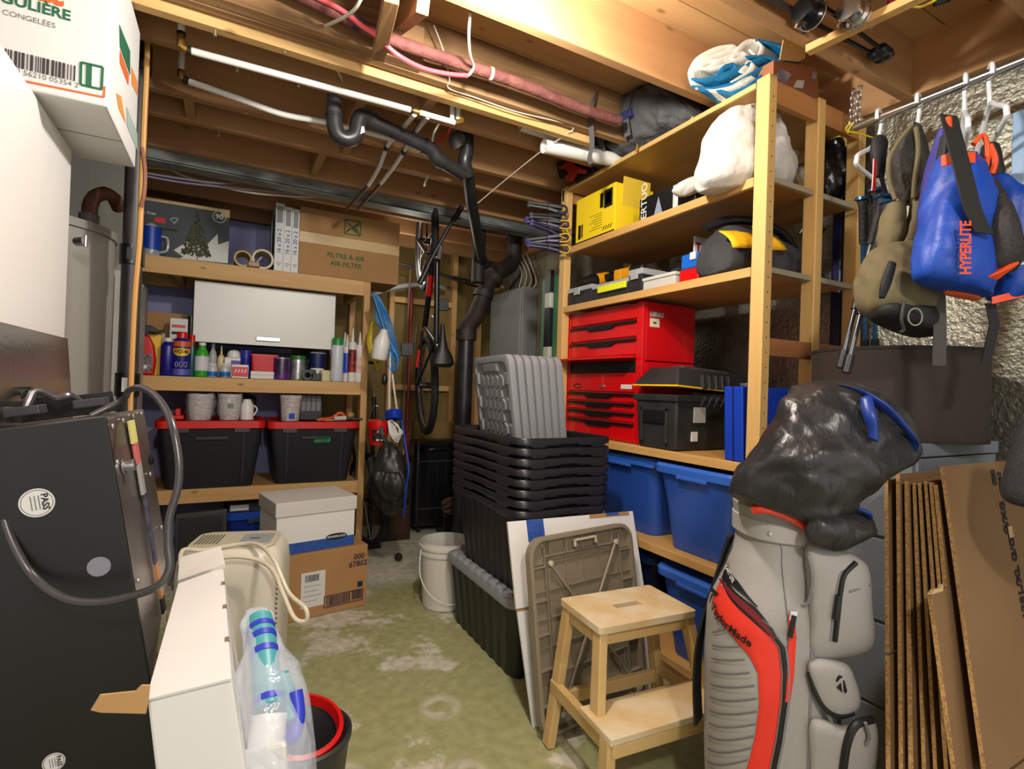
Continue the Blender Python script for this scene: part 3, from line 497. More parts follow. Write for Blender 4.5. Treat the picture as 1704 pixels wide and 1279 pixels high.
# small parts drawers at left end
q = P(222, 630, y=3.78); t = T('parts_organizer', 'narrow grey parts organizer with clear drawers at the far left end', 'organizer', (q.x, 3.80, Z2))
MB().box((q.x-.12, 3.9, Z2), (q.x+.02, 4.1, Z2+.55)).build('body', mat('organizer_grey', (.6, .6, .6), .5), t, bevel=.003)
for k in range(6): MB().box((q.x-.115, 3.885, Z2+.02+k*.088), (q.x+.015, 3.902, Z2+.098+k*.088)).build('drawer', mat('drawer_clear', (.55, .60, .58), .2, c2=(.72, .74, .70), ns=15), t, bevel=.003)
# --- storage totes on the lower shelf
def tote(name, label, x0, x1, y0, y1, z0, z1, bm, lm, group=None, inset=.055, lab=False):
    t = T(name, label, 'storage bin', ((x0+x1)/2, (y0+y1)/2, z0), group); w, d = x1-x0, y1-y0; cx, cy = (x0+x1)/2, (y0+y1)/2; h = z1-z0; b = MB(); R = []
    def ringp(k, z, rr=.04): return [V((cx+a, cy+c, z)) for a, c in rrect(w-2*inset*(1-k)-.01, d-2*inset*(1-k)-.01, rr, 4)]
    b.loft([ringp(.0, z0), ringp(.06, z0+.012), ringp(.9, z1-.05), ringp(.93, z1-.045), ringp(.97, z1-.018)]); b.build('body', bm, t, smooth=True)
    for sx in (-.30, -.10, .10, .30)[::1]:
        for side, sy in ((0, -1),):
            xx = cx+sx*w; k0, k1 = .1, .88; y_a, y_b = cy-(d/2-inset*(1-k0)-.004), cy-(d/2-inset*(1-k1)-.004)
            if abs(sx) < .2: continue
            MB().hexa([(xx-.012, y_a-.006, z0+.03), (xx+.012, y_a-.006, z0+.03), (xx+.012, y_a+.02, z0+.03), (xx-.012, y_a+.02, z0+.03), (xx-.012, y_b-.006, z1-.06), (xx+.012, y_b-.006, z1-.06), (xx+.012, y_b+.02, z1-.06), (xx-.012, y_b+.02, z1-.06)]).build('rib', bm, t, bevel=.003)
    yb_ = cy-(d/2-inset*.2)-.001
    MB().box((cx-.15*w, yb_-.007, z1-.12), (cx+.15*w, yb_+.01, z1-.10)).build('front_panel_edge', bm, t, bevel=.003)
    for sx in (-.28, .28): MB().box((cx+sx*w-.045, y0-.003, z1-.075), (cx+sx*w+.045, y0+.012, z1-.045)).build('latch', mat('latch_grey', (.22, .22, .23), .5), t, bevel=.004)
    l = MB(); l.loft([[V((cx+a, cy+c, z)) for a, c in rrect(w+2*e, d+2*e, .05, 5)] for e, z in ((.0, z1-.05), (.006, z1-.046), (.006, z1-.002), (0, z1), (-.03, z1), (-.036, z1-.01), (-.05, z1-.01))]); l.build('lid', lm, t, smooth=True)
    return t
tb = mat('tote_charcoal', (.125, .13, .15), .5); tl = mat('tote_red_lid', (.80, .09, .06), .45)
tA = tote('storage_tote', 'charcoal tote with red lid at the left of the lower shelf, plain front', -.36, .24, YF-.045, 4.36, Z3, .982, tb, tl, 'red lidded totes')
tB = tote('storage_tote', 'charcoal tote with red lid and green tape label on its front', .265, .855, YF-.035, 4.36, Z3, .975, tb, tl, 'red lidded totes')
q = FX(534, 729, 3.85); MB().hexa([q+V(p) for p in ((-.045, -.003, -.028), (.06, -.003, -.028), (.06, .02, -.028), (-.045, .02, -.028), (-.045, -.012, .01), (.06, -.012, .01), (.06, .02, .01), (-.045, .02, .01))]).build('tape_label', mat('tape_green', (.15, .58, .28), .5), tB)
for k, (s, w) in enumerate((('Decorations', .018), ('lights', .018))): txt(s, w, ink, tB, q+V((.005+.015*k, -.0145, .0-.016*k)), (1, 0, .05), (0, .2, 1))
MB().box((-.30, 3.9, .984), (-.22, 4.2, 1.01)).build('lid_ridge', tl, tA, bevel=.006); MB().box((-.27, 3.95, .984), (-.24, 4.3, 1.05)).build('lid_ridge', tl, tA, bevel=.006)
# tubs on the tote lids
paper_l = mat('tub_print', (.80, .78, .75), .6, c2=(.62, .60, .60), ns=40, stretch=(1, 1, 3)); wrap = mat('plastic_wrap', (.9, .9, .9), .12, alpha=.22)
for px, w, top, lb, gm, zz in ((333, 38, 655, 'plastic wrapped tub with grey fine print, leftmost on the tote lids', None, .984), (382, 35, 655, 'plastic wrapped tub with a green mark, second on the left tote lid', gp, .984), (483, 34, 657, 'white tub with a small blue mark on the right tote lid', blue_m, .977)):
    o, r, h = place(px, w, top, 3.93, 690, zz); h = min(h, 1.16-zz); t = T('plaster_tub', lb, 'tub', o, 'tubs on the tote lids'); MB().lathe([(r*.8, 0), (r*.82, .01), (r*.97, h*.85), (r*1.02, h*.86), (r*1.02, h)], o, n=22).build('body', paper_l, t, smooth=True)
    if px < 450: MB().lathe([(r*.9, 0), (r*1.12, h*.3), (r*1.2, h*.7), (r*1.05, h*.99)], o, n=22, caps=False).wob(.02, 25, px).build('wrap', wrap, t, smooth=True)
    if gm: MB().grid(lambda u, v: o+V((r*1.0*math.sin(-.2+.5*u), -r*(.93+.06*v)*math.cos(-.2+.5*u)-.002, h*(.1+.2*v+(.35 if gm is gp else 0)))), 5, 2).build('printed_mark', gm, t)
o, r, h = place(411, 20, 664, 3.93, 688, .984); t = T('white_jug', 'small white handled jug on the left tote lid beside the green marked tub', 'jug', o); MB().lathe([(r, 0), (r, h*.7), (r*.5, h)], o, n=16).build('body', white_m, t, smooth=True); MB().tube(spline([o+V((r, 0, h*.7)), o+V((r*1.5, 0, h*.5)), o+V((r, 0, h*.2))], 4), .005, 6).build('handle', white_m, t, smooth=True)
o, r, h = place(517, 34, 656, 4.02, 684, .977); t = T('gang_box', 'dark box with four grey window panels on the right tote lid', 'box', o); MB().box(o+V((-r, -.02, 0)), o+V((r, .05, h))).build('body', dark_m, t, bevel=.003)
for k in range(4): MB().box(o+V((-r*.9+k*r*.46, -.022, h*.35)), o+V((-r*.9+k*r*.46+r*.38, -.02, h*.95))).build('panel', mat('panel_light', (.45, .45, .46), .5), t)
q = P(548, 690, y=3.90); t = T('hand_saw', 'orange handled pruning tool lying on the right tote lid', 'tool', (q.x, 3.92, .977))
MB().tube(spline([(q.x-.07, 3.9, .985), (q.x-.02, 3.9, .99), (q.x+.03, 3.92, 1.0), (q.x+.07, 3.92, 1.03), (q.x+.1, 3.92, 1.02), (q.x+.11, 3.92, .99)], 5), .012, 8).build('handle', mat('orange_plastic', (.85, .30, .10), .5), t, smooth=True); MB().box((q.x-.08, 3.89, .978), (q.x+.04, 3.97, .985)).build('blade', tan_m, t, bevel=.002)
q = P(570, 690, y=3.90); t = T('heat_gun', 'white and black hand tool lying at the right end of the right tote lid', 'tool', (q.x, 3.90, .977))
MB().tube([(q.x-.06, 3.88, .995), (q.x+.02, 3.88, .998)], .017, 12).build('barrel', mat('tool_white', (.75, .75, .72), .4), t, smooth=True); MB().tube([(q.x+.02, 3.88, .995), (q.x+.135, 3.87, .99)], .012, 10).build('handle', black_m, t, smooth=True)
o, r, h = place(583, 18, 670, 4.0, 688, .977); tag(MB().sphere(o+V((0, 0, .03)), .03, 14).build('ball', mat('ball_mix', (.75, .5, .35), .5, c2=(.25, .5, .2), ns=30), smooth=True), 'small mottled ball at the right back of the tote lid', 'ball')
tag(MB().box((.05, 4.1, .984), (.20, 4.3, 1.14)).build('dark_bag', mat('bag_dark', (.16, .14, .15), .6, bump=.5, bs=20), bevel=.03, seg=3, smooth=True), 'dark bundle at the back of the left tote lid', 'bag')
# --- floor level under the shelf
t = T('screen_monitor', 'black flat screen panel with wide bezel propped under the lower shelf', 'monitor', (-.1, 3.72, 0))
a, c, e, g = P(292, 857, y=3.70), P(378, 848, y=3.70), P(376, 960, y=3.66), P(290, 960, y=3.66)
MB().hexa([g, e, e+V((0, .04, 0)), g+V((0, .04, 0)), a, c, c+V((0, .04, 0)), a+V((0, .04, 0))]).build('bezel', mat('bezel_black', (.16, .165, .165), .45), t, bevel=.004)
i0, i1, i2, i3 = P(297, 864, y=3.685), P(371, 856, y=3.685), P(370, 948, y=3.65), P(297, 948, y=3.65); MB().hexa([i3, i2, i2+V((0, .01, 0)), i3+V((0, .01, 0)), i0, i1, i1+V((0, .01, 0)), i0+V((0, .01, 0))]).build('screen', mat('screen_dark', (.10, .105, .10), .3), t)
MB().box((a.x+.0, 3.66, 0), (c.x, 3.75, .02)).build('foot', black_m, t, bevel=.004)
tu = mat('tote_blue', (.06, .20, .55), .4); tote('storage_tote', 'blue lidded tote on the floor under the lower shelf, behind the white file box', .03, .84, 3.95, 4.38, 0.0, .36, tu, mat('tote_blue_lid', (.08, .28, .68), .4))
q = P(405, 860, y=3.98); t = T('flat_box', 'flat dark box with white label on the blue tote under the shelf', 'box', (q.x, 4.05, .362)); MB().box((q.x-.09, 3.97, .362), (q.x+.14, 4.3, .415)).build('body', mat('navy_card', (.1, .1, .14), .6, c2=(.2, .2, .22), ns=25), t, bevel=.002); MB().box((q.x-.08, 3.968, .372), (q.x+.03, 3.97, .408)).build('label', pw, t)
tag(MB().box((q.x-.1, 4.0, .416), (q.x+.15, 4.3, .455)).build('brown_box', mat('dark_card', (.30, .22, .12), .8), bevel=.003), 'dark brown flat box on the labelled flat box under the shelf', 'box')
# big carton and white file box
A, B, C_, D = P(609, 1007, z=0), P(472, 1039, z=0), P(607, 921, y=2.95), P(598, 870, y=3.3)
def rotbox(c0, ux, w, d, z0, z1):   # front right corner, unit direction to the left along the front
    n = V((ux.y, -ux.x, 0)); n = -n if n.y < 0 else n
    return [c0+V((0, 0, z0)), c0+ux*w+V((0, 0, z0)), c0+ux*w+n*d+V((0, 0, z0)), c0+n*d+V((0, 0, z0)), c0+V((0, 0, z1)), c0+ux*w+V((0, 0, z1)), c0+ux*w+n*d+V((0, 0, z1)), c0+n*d+V((0, 0, z1))], n
ux = (B-A).normalized(); zt = .345
pts, n = rotbox(A, ux, .60, .40, 0.001, zt); t = T('cardboard_carton', 'brown carton printed 000 67802 on the floor in front of the left shelf', 'box', A); MB().hexa(pts).build('body', card, t, bevel=.004)
up = V((0, 0, 1)); navy = mat('print_navy', (.10, .09, .22), .7)
def onA(l, z, k=-.0015): return A+ux*l+up*z+n*k
txt('000', .042, navy, t, onA(.05, .285), -ux, up, bold=.02); txt('67802', .042, navy, t, onA(.055, .245), -ux, up, bold=.02)
MB().obox(onA(.235, .06), ux*.125, up*.185, n*.001).build('shipping_label', pw, t)
def bars(o, xd, w, h, nrm, m, parent, seed, name='barcode'):
    b = MB(); rr = random.Random(seed); x = 0
    while x < w:
        k = rr.choice((.0015, .0025, .004))*w/.1; b.obox(o+xd*x, xd*k, up*h, nrm*.0006); x += k+rr.choice((.0015, .003))*w/.1
    b.build(name, m, parent)
bars(onA(.34, .195, -.002), -ux, .07, .035, n, ink, t, 1); bars(onA(.225, .045, -.002), -ux, .13, .05, n, navy, t, 2); bars(onA(.085, .05, -.002), -ux, .06, .05, n, navy, t, 3)
b = MB()
for z in (.038, .098): b.obox(onA(.235, z, -.002), -ux*.215, up*.004, n*.0006)
for l in (.235, .022): b.obox(onA(l, .038, -.002), ux*.004, up*.064, n*.0006)
b.build('barcode_frame', navy, t); MB().obox(onA(.055, .115, -.002), -ux*.03, up*.03, n*.0006).build('printed_square', navy, t)
for k in range(4): MB().obox(onA(.345, .17-.026*k, -.0022), -ux*(.09-.02*(k % 2)), up*.003, n*.0006).build('printed_line', mat('print_grey', (.5, .5, .5)), t)
# file box
A2 = A+ux*.07+n*.035+up*zt; ux2 = (ux+V((0, -.02, 0))).normalized(); pts, n2 = rotbox(A2-up*zt, ux2, .415, .33, zt+.001, zt+.27); n = n2
t = T('file_box', 'white archive box with lid and blue base band standing on the brown carton', 'box', A2); MB().hexa(pts).build('body', cardw, t, bevel=.003)
pts, _ = rotbox(A2-up*zt-ux2*.008-n*.008, ux2, .431, .346, zt+.20, zt+.275); MB().hexa(pts).build('lid', mat('lid_white', (.80, .79, .77), .7), t, bevel=.004)
MB().obox(A2-n*.001+up*.002, ux2*.415, up*.055, n*.001).build('blue_band', mat('band_blue', (.09, .25, .55), .7, c2=(.16, .34, .64), ns=60), t)
c = A2+ux2*.10+up*.062-n*.002; MB().prism([c+ux2*(.062*math.cos(a)*(1 if abs(math.cos(a)) < .85 else .95))+up*(.017*math.sin(a)) for a in (2*math.pi*i/28 for i in range(28))], n*.0008).build('badge', ink, t)
txt('BANKERS BOX', .0155, white_m, t, c, -ux2, up, bold=.02)
# ================================================================= BACK CORNER
rubber = mat('tyre_rubber', (.075, .075, .08), .75, bump=.3, bs=120); frame_m = mat('bike_black', (.05, .05, .055), .35); red_f = mat('bike_red', (.72, .05, .06), .35)
def bicycle(label, M, full=True):
    # local axes: x forward along the bike, y sideways, z up; wheels on z=0
    t = T('bicycle', label, 'bicycle'); R = .335
    def wheel(cx, nm):
        b = MB(); b.tube([(cx+R*math.cos(a), 0, R+R*math.sin(a)) for a in (2*math.pi*i/48 for i in range(48))], .026, 10, True); w = b.build(nm, rubber, t, smooth=True)
        MB().tube([(cx+(R-.032)*math.cos(a), 0, R+(R-.032)*math.sin(a)) for a in (2*math.pi*i/48 for i in range(48))], .011, 8, True).build('rim', steel, w, smooth=True)
        MB().tube([(cx, -.05, R), (cx, .05, R)], .022, 12).build('hub', mat('dark_alloy', (.25, .25, .26), .35, .8), w, smooth=True)
        b = MB()
        for i in range(24): a = 2*math.pi*i/24; s_ = (-1)**i; b.tube([(cx+.02*math.cos(a+1.3), s_*.03, R+.02*math.sin(a+1.3)), (cx+(R-.035)*math.cos(a), 0, R+(R-.035)*math.sin(a))], .0012, 4)
        tag(b.build('spokes', steel, w), kind='stuff')
    if not full:
        wheel(0, 'wheel')
        for s_ in (-1, 1): MB().tube([(0, s_*.06, R), (-.16, s_*.05, R+.42)], .012, 10).build('fork_blade', frame_m, t, smooth=True)
        t.matrix_world = M; return t
    wheel(-.43, 'rear_wheel'); wheel(.62, 'front_wheel')
    BB = V((0, 0, .29)); ST = V((-.16, 0, .74)); HT = V((.42, 0, .76)); HB = V((.47, 0, .62)); RH = V((-.43, 0, R)); FH = V((.62, 0, R))
    b = MB(); b.tube([BB, ST], .017, 12); b.tube([ST+(BB-ST)*.06, HT+(HB-HT)*.2], .018, 12); b.tube([BB, HB], .021, 12); b.tube([HT, HB], .022, 12)
    for s_ in (-1, 1): b.tube([BB+V((-.03, s_*.02, 0)), RH+V((0, s_*.065, 0))], .010, 8); b.tube([ST+(BB-ST)*.1+V((0, s_*.01, 0)), RH+V((0, s_*.065, 0))], .008, 8)
    b.build('frame', frame_m, t, smooth=True)
    MB().tube([BB+(HB-BB)*.45, BB+(HB-BB)*.75], .0225, 12).build('frame_decal', red_f, t, smooth=True)
    MB().tube([RH+(BB-RH)*.3+V((0, .065, 0)), RH+(BB-RH)*.6+V((0, .045, 0))], .0125, 8).build('frame_decal', red_f, t, smooth=True)
    b = MB()
    for s_ in (-1, 1): b.tube([HB+V((.005, s_*.05, -.01)), FH+V((0, s_*.055, 0))], .014, 10)
    b.tube([HB+V((.004, -.055, -.01)), HB+V((.004, .055, -.01))], .015, 10); b.build('fork', frame_m, t, smooth=True)
    b = MB(); b.tube([ST, ST+V((-.045, 0, .14))], .013, 10); b.build('seat_post', steel, t, smooth=True)
    rings = []
    for u, w, h in ((0, .012, .02), (.3, .02, .022), (.55, .035, .026), (.75, .065, .032), (.92, .075, .035), (1, .05, .02)):
        c = ST+V((.12-.27*u, 0, .16+.012*u)); rings.append([c+V((0, w*math.cos(a), h*math.sin(a))) for a in (2*math.pi*i/14 for i in range(14))])
    MB().loft(rings).build('saddle', mat('saddle_black', (.055, .055, .06), .5), t, smooth=True)
    b = MB(); b.tube([HT, HT+V((-.02, 0, .05)), HT+V((.05, 0, .09))], .016, 10); b.build('stem', steel, t, smooth=True)
    HBR = Matrix.Rotation(math.radians(62), 4, 'Z'); HP = lambda a, c, z: HT+V((.05, 0, 0))+HBR @ V((a, c, z))
    MB().tube([HP(0, -.29, .10), HP(.01, -.12, .09), HP(.01, .12, .09), HP(0, .29, .10)], .012, 10).build('handlebar', mat('dark_alloy', (.25, .25, .26), .35, .8), t, smooth=True)
    for s_ in (-1, 1): MB().tube([HP(0, s_*.29, .10), HP(.005, s_*.17, .095)], .017, 10).build('grip', black_m, t, smooth=True)
    b = MB(); b.lathe([(.085, -.004), (.09, 0), (.085, .004)], BB+V((0, -.05, 0)), (0, 1, 0), 28); b.build('chainring', steel, t)
    for s_, dx in ((-1, .17), (1, -.17)):
        cr = MB().bar(BB+V((0, s_*.065, 0)), BB+V((dx, s_*.08, 0)), .012, .022).build('crank', mat('dark_alloy', (.25, .25, .26), .35, .8), t, bevel=.003)
        MB().box(BB+V((dx-.045, s_*.085, -.012)), BB+V((dx+.045, s_*.175, .012))).build('pedal', black_m, cr, bevel=.004)
    t.matrix_world = M; return t
def basis(o, x, z):
    x, z = V(x).normalized(), V(z); z = (z-x*z.dot(x)).normalized(); y = z.cross(x); return Matrix(((x.x, y.x, z.x, o[0]), (x.y, y.y, z.y, o[1]), (x.z, y.z, z.z, o[2]), (0, 0, 0, 1)))
# hanging bicycle: front wheel up, wheels towards the wall, saddle side towards the room
az = math.radians(9); near = V((-math.sin(az), -math.cos(az), 0)); M = basis((0, 0, 0), (-.035, 0, 1), near)
hub_t = P(709, 641, d=3.86); M.translation = hub_t - M.to_3x3() @ V((-.43, 0, .335))
bk = bicycle('black and red bicycle hanging by its front wheel in front of the brown back wall', M)
cable('bike_hook_strap', 'black strap holding the hanging bicycle to the joist', [hub_t+V((.0, .1, 1.0)), hub_t+V((0, .1, 1.24))], .008, black_m)
# bicycle parked behind the shelf post
M = basis((0, 0, 0), (.2, -.98, 0), (-.02, 0, 1)); M.translation = V((.99, 4.08, .026))
bicycle('bicycle behind the right shelf post, only its black spoked front wheel showing', M, False)
# black work bag hanging on the post
def sack(rings, n=20, pw=2.6, wob=.0, seed=0, sc=14):
    b = MB(); R = []; n = max(n, 44); k = 5; cs = spline([r[0] for r in rings], k); rr = spline([V((r[3], r[4], 0)) for r in rings], k)
    for j, (c, q) in enumerate(zip(cs, rr)):
        f = j/k; a = min(int(f), len(rings)-2); f -= a; ux_ = V(rings[a][1]).lerp(V(rings[a+1][1]), f); uy_ = V(rings[a][2]).lerp(V(rings[a+1][2]), f); ring_ = []
        for i in range(n):
            t_ = 2*math.pi*i/n; ca, sa = math.cos(t_), math.sin(t_)
            p = c+ux_*(math.copysign(abs(ca)**(2/pw), ca)*max(q.x, .002))+uy_*(math.copysign(abs(sa)**(2/pw), sa)*max(q.y, .002))
            if wob: p = p+(p-c).normalized()*crease(p, wob, sc, seed)
            ring_.append(p)
        R.append(ring_)
    b.loft(R); return b
def crease(p, amp, sc, seed):
    q = V((p.x, p.y, p.z*.55))+NZ.noise_vector(p*4)*.06; s1 = abs(NZ.noise(q*sc*.7+V((seed, 0, 0)))); s2 = abs(NZ.noise(q*sc*1.7+V((0, seed, 3))))
    return amp*1.5*(min(s1*2.4, 1)*.8+min(s2*2.2, 1)*.4-.75)
leather = mat('black_leather', (.10, .105, .10), .42, c2=(.15, .155, .14), ns=7, bump=.4, bs=14)
def ring_px(l, r, y, d, dep): a, c = P(l, y, d=d), P(r, y, d=d); return ((a+c)/2, (c-a).normalized(), FW, (c-a).length/2, dep)
t = T('work_bag', 'black leather bag with pockets hanging by the shelf post above the bicycle wheel', 'bag', P(650, 760, d=3.45))
sack([ring_px(640, 652, 735, 3.45, .03), ring_px(632, 664, 748, 3.44, .05), ring_px(620, 676, 775, 3.42, .08), ring_px(617, 684, 800, 3.42, .09), ring_px(622, 684, 825, 3.42, .085), ring_px(632, 672, 845, 3.43, .06), ring_px(640, 655, 856, 3.44, .03)], 22, 2.6, .012, 3, 18).build('body', leather, t, smooth=True, sub=1)
b = sack([ring_px(622, 642, 782, 3.34, .02), ring_px(622, 650, 800, 3.33, .03), ring_px(636, 668, 832, 3.34, .025)], 14, 3, .006, 5, 20); b.build('pocket', leather, t, smooth=True, sub=1)
b = sack([ring_px(640, 664, 785, 3.33, .02), ring_px(634, 672, 806, 3.32, .03), ring_px(640, 668, 828, 3.34, .025)], 14, 3, .006, 8, 20); b.build('pocket', leather, t, smooth=True, sub=1)
MB().ribbon(spline([P(646, 738, d=3.44), P(634, 715, d=3.46), P(640, 690, d=3.48)], 5), (.03, 0, 0), .004).build('strap', leather, t); MB().ribbon(spline([P(616, 760, d=3.40), P(618, 790, d=3.36), P(612, 812, d=3.4)], 5), (.03, .01, 0), .004).build('strap', leather, t)
MB().sphere(P(657, 793, d=3.28), .006, 8).build('stud', brass, t, smooth=True)
# red bucket hooked on the post
t = T('red_bucket', 'small red bucket with lid and black label hanging on the shelf post', 'bucket', P(629, 740, d=3.52)); a, c = P(629, 739, d=3.52), P(629, 698, d=3.52); h = (c-a).length
MB().lathe([(.054, 0), (.056, .005), (.068, h*.8)], a, n=24).build('body', red_m, t, smooth=True); MB().lathe([(.072, h*.75), (.074, h*.95), (.06, h), (.02, h+.004)], a, n=24).build('lid', red_m, t, smooth=True)
MB().grid(lambda u, v: a+V((.0645*math.sin(-1.25+1.3*u+.3)*(.93+.12*v), -.0645*math.cos(-1.25+1.3*u+.3)*(.93+.12*v), h*(.12+.5*v))), 8, 2).build('label', mat('label_black_red', (.05, .04, .04), .5, c2=(.45, .05, .05), ns=45, lo=.5, hi=.6), t)
for k in range(2): MB().box(a+V((-.03+.03*k, -.0655, h*.18)), a+V((-.012+.035*k, -.063, h*.25))).build('label_patch', pw, t)
txt('S-17', .016, pw, t, a+V((-.012, -.069, h*.55)), (1, 0, 0), (0, 0, 1), bold=.03)
MB().tube(spline([a+V((-.07, 0, h*.9)), a+V((-.045, .05, h+.05)), a+V((0, .09, h+.09)), a+V((.045, .05, h+.05)), a+V((.07, 0, h*.9))], 5), .002, 6).build('bail', steel, t)
# cords on the post
bl = mat('blue_cord', (.08, .42, .66), .45); yl = mat('yellow_cord', (.75, .66, .06), .45); bl2 = mat('blue_cord_d', (.06, .22, .68), .45)
def coilthing(name, label, loops, r, m, d, n=5):
    b = MB()
    for L_ in loops: b.tube(spline([P(x, y, d=d+dd) for x, y, dd in L_], n), r, 7)
    return tag(b.build(name, m, smooth=True), label, 'cord')
L_ = []
for k in range(5): L_ += [(621+k*2, 490+k, .02*k), (632+k*5, 525+4*k, .0), (648+k*4, 575+6*k, .01*k), (655, 620-12*k, .0), (640-3*k, 560-6*k, .03), (626, 515-3*k, .03)]
coilthing('extension_cord', 'light blue extension cord looped over the top of the right shelf post', [L_+[(622, 492, 0), (640, 548, 0), (660, 590, 0), (662, 610, 0), (652, 616, 0), (645, 606, 0)]], .006, bl, 3.50)
L_ = []
for k in range(4): L_ += [(618+k, 540-2*k, .02*k), (612+2*k, 570, .05), (622+2*k, 600+4*k, .05), (638-k, 590+5*k, .02), (640+k, 562, .04), (630, 542, .05)]
coilthing('extension_cord', 'yellow cord coiled under the blue cord on the shelf post', [L_], .006, yl, 3.60)
t = T('squeeze_bottle', 'translucent white bottle hanging from the cords beside the shelf post', 'bottle', P(632, 598, d=3.44))
o = P(630, 598, d=3.42); ax = (P(640, 548, d=3.42)-o); h = ax.length; MB().lathe([(.045, 0), (.052, .012), (.052, h*.6), (.03, h*.85), (.02, h)], o, ax, 22).build('body', mat('milky_plastic', (.82, .82, .80), .35), t, smooth=True)
tag(MB().sphere(P(640, 631, d=3.42), .025, 12, sc=(.8, .8, 1.6)).build('cord_plug', black_m, smooth=True), 'black cord plug hanging below the squeeze bottle', 'plug')
cable('white_rope', 'left strand of white rope hanging down to the blue coil', [P(650, 585, d=3.5), P(648, 640, d=3.5), P(648, 682, d=3.5)], .006, white_m, 'rope'); cable('white_rope', 'right strand of white rope hanging down to the blue coil', [P(650, 588, d=3.53), P(655, 640, d=3.53), P(661, 684, d=3.53)], .006, white_m, 'rope')
L_ = []
for k in range(6): L_ += [(642, 684+2.4*k, .0), (655, 681+2.4*k, -.05), (668, 684+2.4*k, 0), (655, 688+2.4*k, .05)]
coilthing('rope_coil', 'bright blue rope wound in a tight coil above the black bag', [L_+[(668, 700, 0), (675, 740, -.06), (680, 780, -.12), (676, 815, -.12), (672, 860, -.1)]], .006, bl2, 3.48)
L_ = []
for k in range(5): L_ += [(646+2*k, 700, .02*k), (650+3*k, 722, -.02), (662+2*k, 735-4*k, 0), (664, 712, .03), (655, 702, .03)]
coilthing('white_rope', 'tangled white cord hanging under the blue rope coil', [L_], .005, white_m, 3.46)
t = T('air_pump', 'slim black floor pump standing between the shelf post and the red bucket', 'pump', P(625, 690, y=4.0)); a = P(623, 660, y=4.05); MB().tube([a, V((a.x, 4.05, .02))], .016, 12).build('barrel', black_m, t, smooth=True); MB().tube([a, a+V((-.012, 0, .26))], .005, 8).build('rod', steel, t, smooth=True); MB().tube([a+V((-.07, 0, .26)), a+V((.05, 0, .26))], .012, 8).build('handle', black_m, t, smooth=True); MB().box((a.x-.08, 4.0, 0), (a.x+.08, 4.1, .02)).build('foot', black_m, t, bevel=.004)
t = T('wood_cabinet_door', 'dark brown wooden panel leaning on the back wall under the black bag', 'panel', (1.2, 4.4, 0)); a, c = P(650, 862, y=4.2), P(690, 862, y=4.2)
MB().box((1.12, 4.15, 0), (1.36, 4.19, .62)).build('panel', mat('dark_walnut', (.22, .13, .06), .5, c2=(.16, .09, .04), ns=8, stretch=(1, 1, .1)), t, bevel=.004); MB().box((1.15, 4.14, .05), (1.33, 4.15, .57)).build('moulding', mat('dark_walnut2', (.25, .15, .07), .5), t, bevel=.004)
tag(MB().tube(spline([P(616, 492, y=4.4), P(650, 480, y=4.4), (P(690, 474, y=4.42)), P(720, 474, y=4.45), P(740, 480, y=4.5)], 6), .022, 12).build('grey_conduit', mat('conduit_grey', (.5, .5, .5), .5), smooth=True), 'grey conduit curving along the top of the brown back wall', 'conduit')
tag(MB().tube([P(686, 470, y=4.55), V((P(686, 620, y=4.55).x-.03, 4.55, 0))], .014, 10).build('red_conduit', mat('dark_red', (.5, .06, .06), .5), smooth=True), 'thin red vertical tube on the brown back wall behind the hanging bicycle', 'tube')
tag(MB().tube([P(683, 448, y=4.35), V((P(683, 448, y=4.35).x-.03, 4.35, 0.0))], .009, 8).build('thin_pole', mat('pole_bronze', (.30, .22, .14), .5), smooth=True), 'thin bronze pole standing beside the hanging bicycle pedal', 'pole')
tag(MB().box((1.50, 4.56, .02), (1.86, 4.6, .92)).build('particle_board', mat('brown_board2', (.52, .42, .22), .8), bevel=.003), 'lower brown board against the back wall behind the suitcase', 'board')
# suitcase
t = T('suitcase', 'black hard shell suitcase standing at the back wall, zip and ribs showing', 'suitcase', (1.78, 4.3, 0)); a, c = P(692, 740, y=4.28), P(766, 740, y=4.28); x0, x1 = a.x, c.x
sm = mat('suitcase_black', (.075, .075, .085), .35)
MB().box((x0, 4.28, .05), (x1, 4.5, .78)).build('shell', sm, t, bevel=.035, seg=4, smooth=True)
for k in range(5): MB().box((x0+.05+k*(x1-x0-.1)/4-.006, 4.272, .10), (x0+.05+k*(x1-x0-.1)/4+.006, 4.283, .58)).build('rib', sm, t, bevel=.003)
for z in (.6, .2): MB().box((x0+.03, 4.271, z), (x1-.03, 4.283, z+.012)).build('zip', mat('zip_grey', (.22, .22, .24), .4), t, bevel=.002)
MB().tube(spline([(x0+.12, 4.27, .7), (x0+.13, 4.25, .71), (x1-.13, 4.25, .71), (x1-.12, 4.27, .7)], 3), .01, 8).build('handle', sm, t, smooth=True)
for x in (x0+.06, x1-.06):
    for y in (4.32, 4.46): MB().lathe([(.025, -.012), (.025, .012)], (x, y, .026), (1, 0, 0), 14).build('wheel', black_m, t, smooth=True)
q = P(748, 838, y=4.15); t = T('rag_bundle', 'knotted brown grey rag bundle in front of the suitcase', 'cloth', V((q.x, 4.15, q.z-.06)))
b = MB(); [b.tube([q+V(((.045+.012*k)*math.cos(a), .04*math.sin(a)-.02*k, (.05)*math.sin(a*1.0+k)*.8+.02*k-.03)) for a in (2*math.pi*i/20 for i in range(20))], .016, 8, True) for k in range(4)]; b.build('cloth', mat('rag', (.42, .36, .30), .9, c2=(.30, .2, .15), ns=14), t, smooth=True)
tag(MB().box((q.x-.06, 4.12, 0), (q.x+.12, 4.3, q.z-.075)).build('dark_crate', sm, bevel=.01), 'dark case on the floor under the knotted rag bundle', 'case')
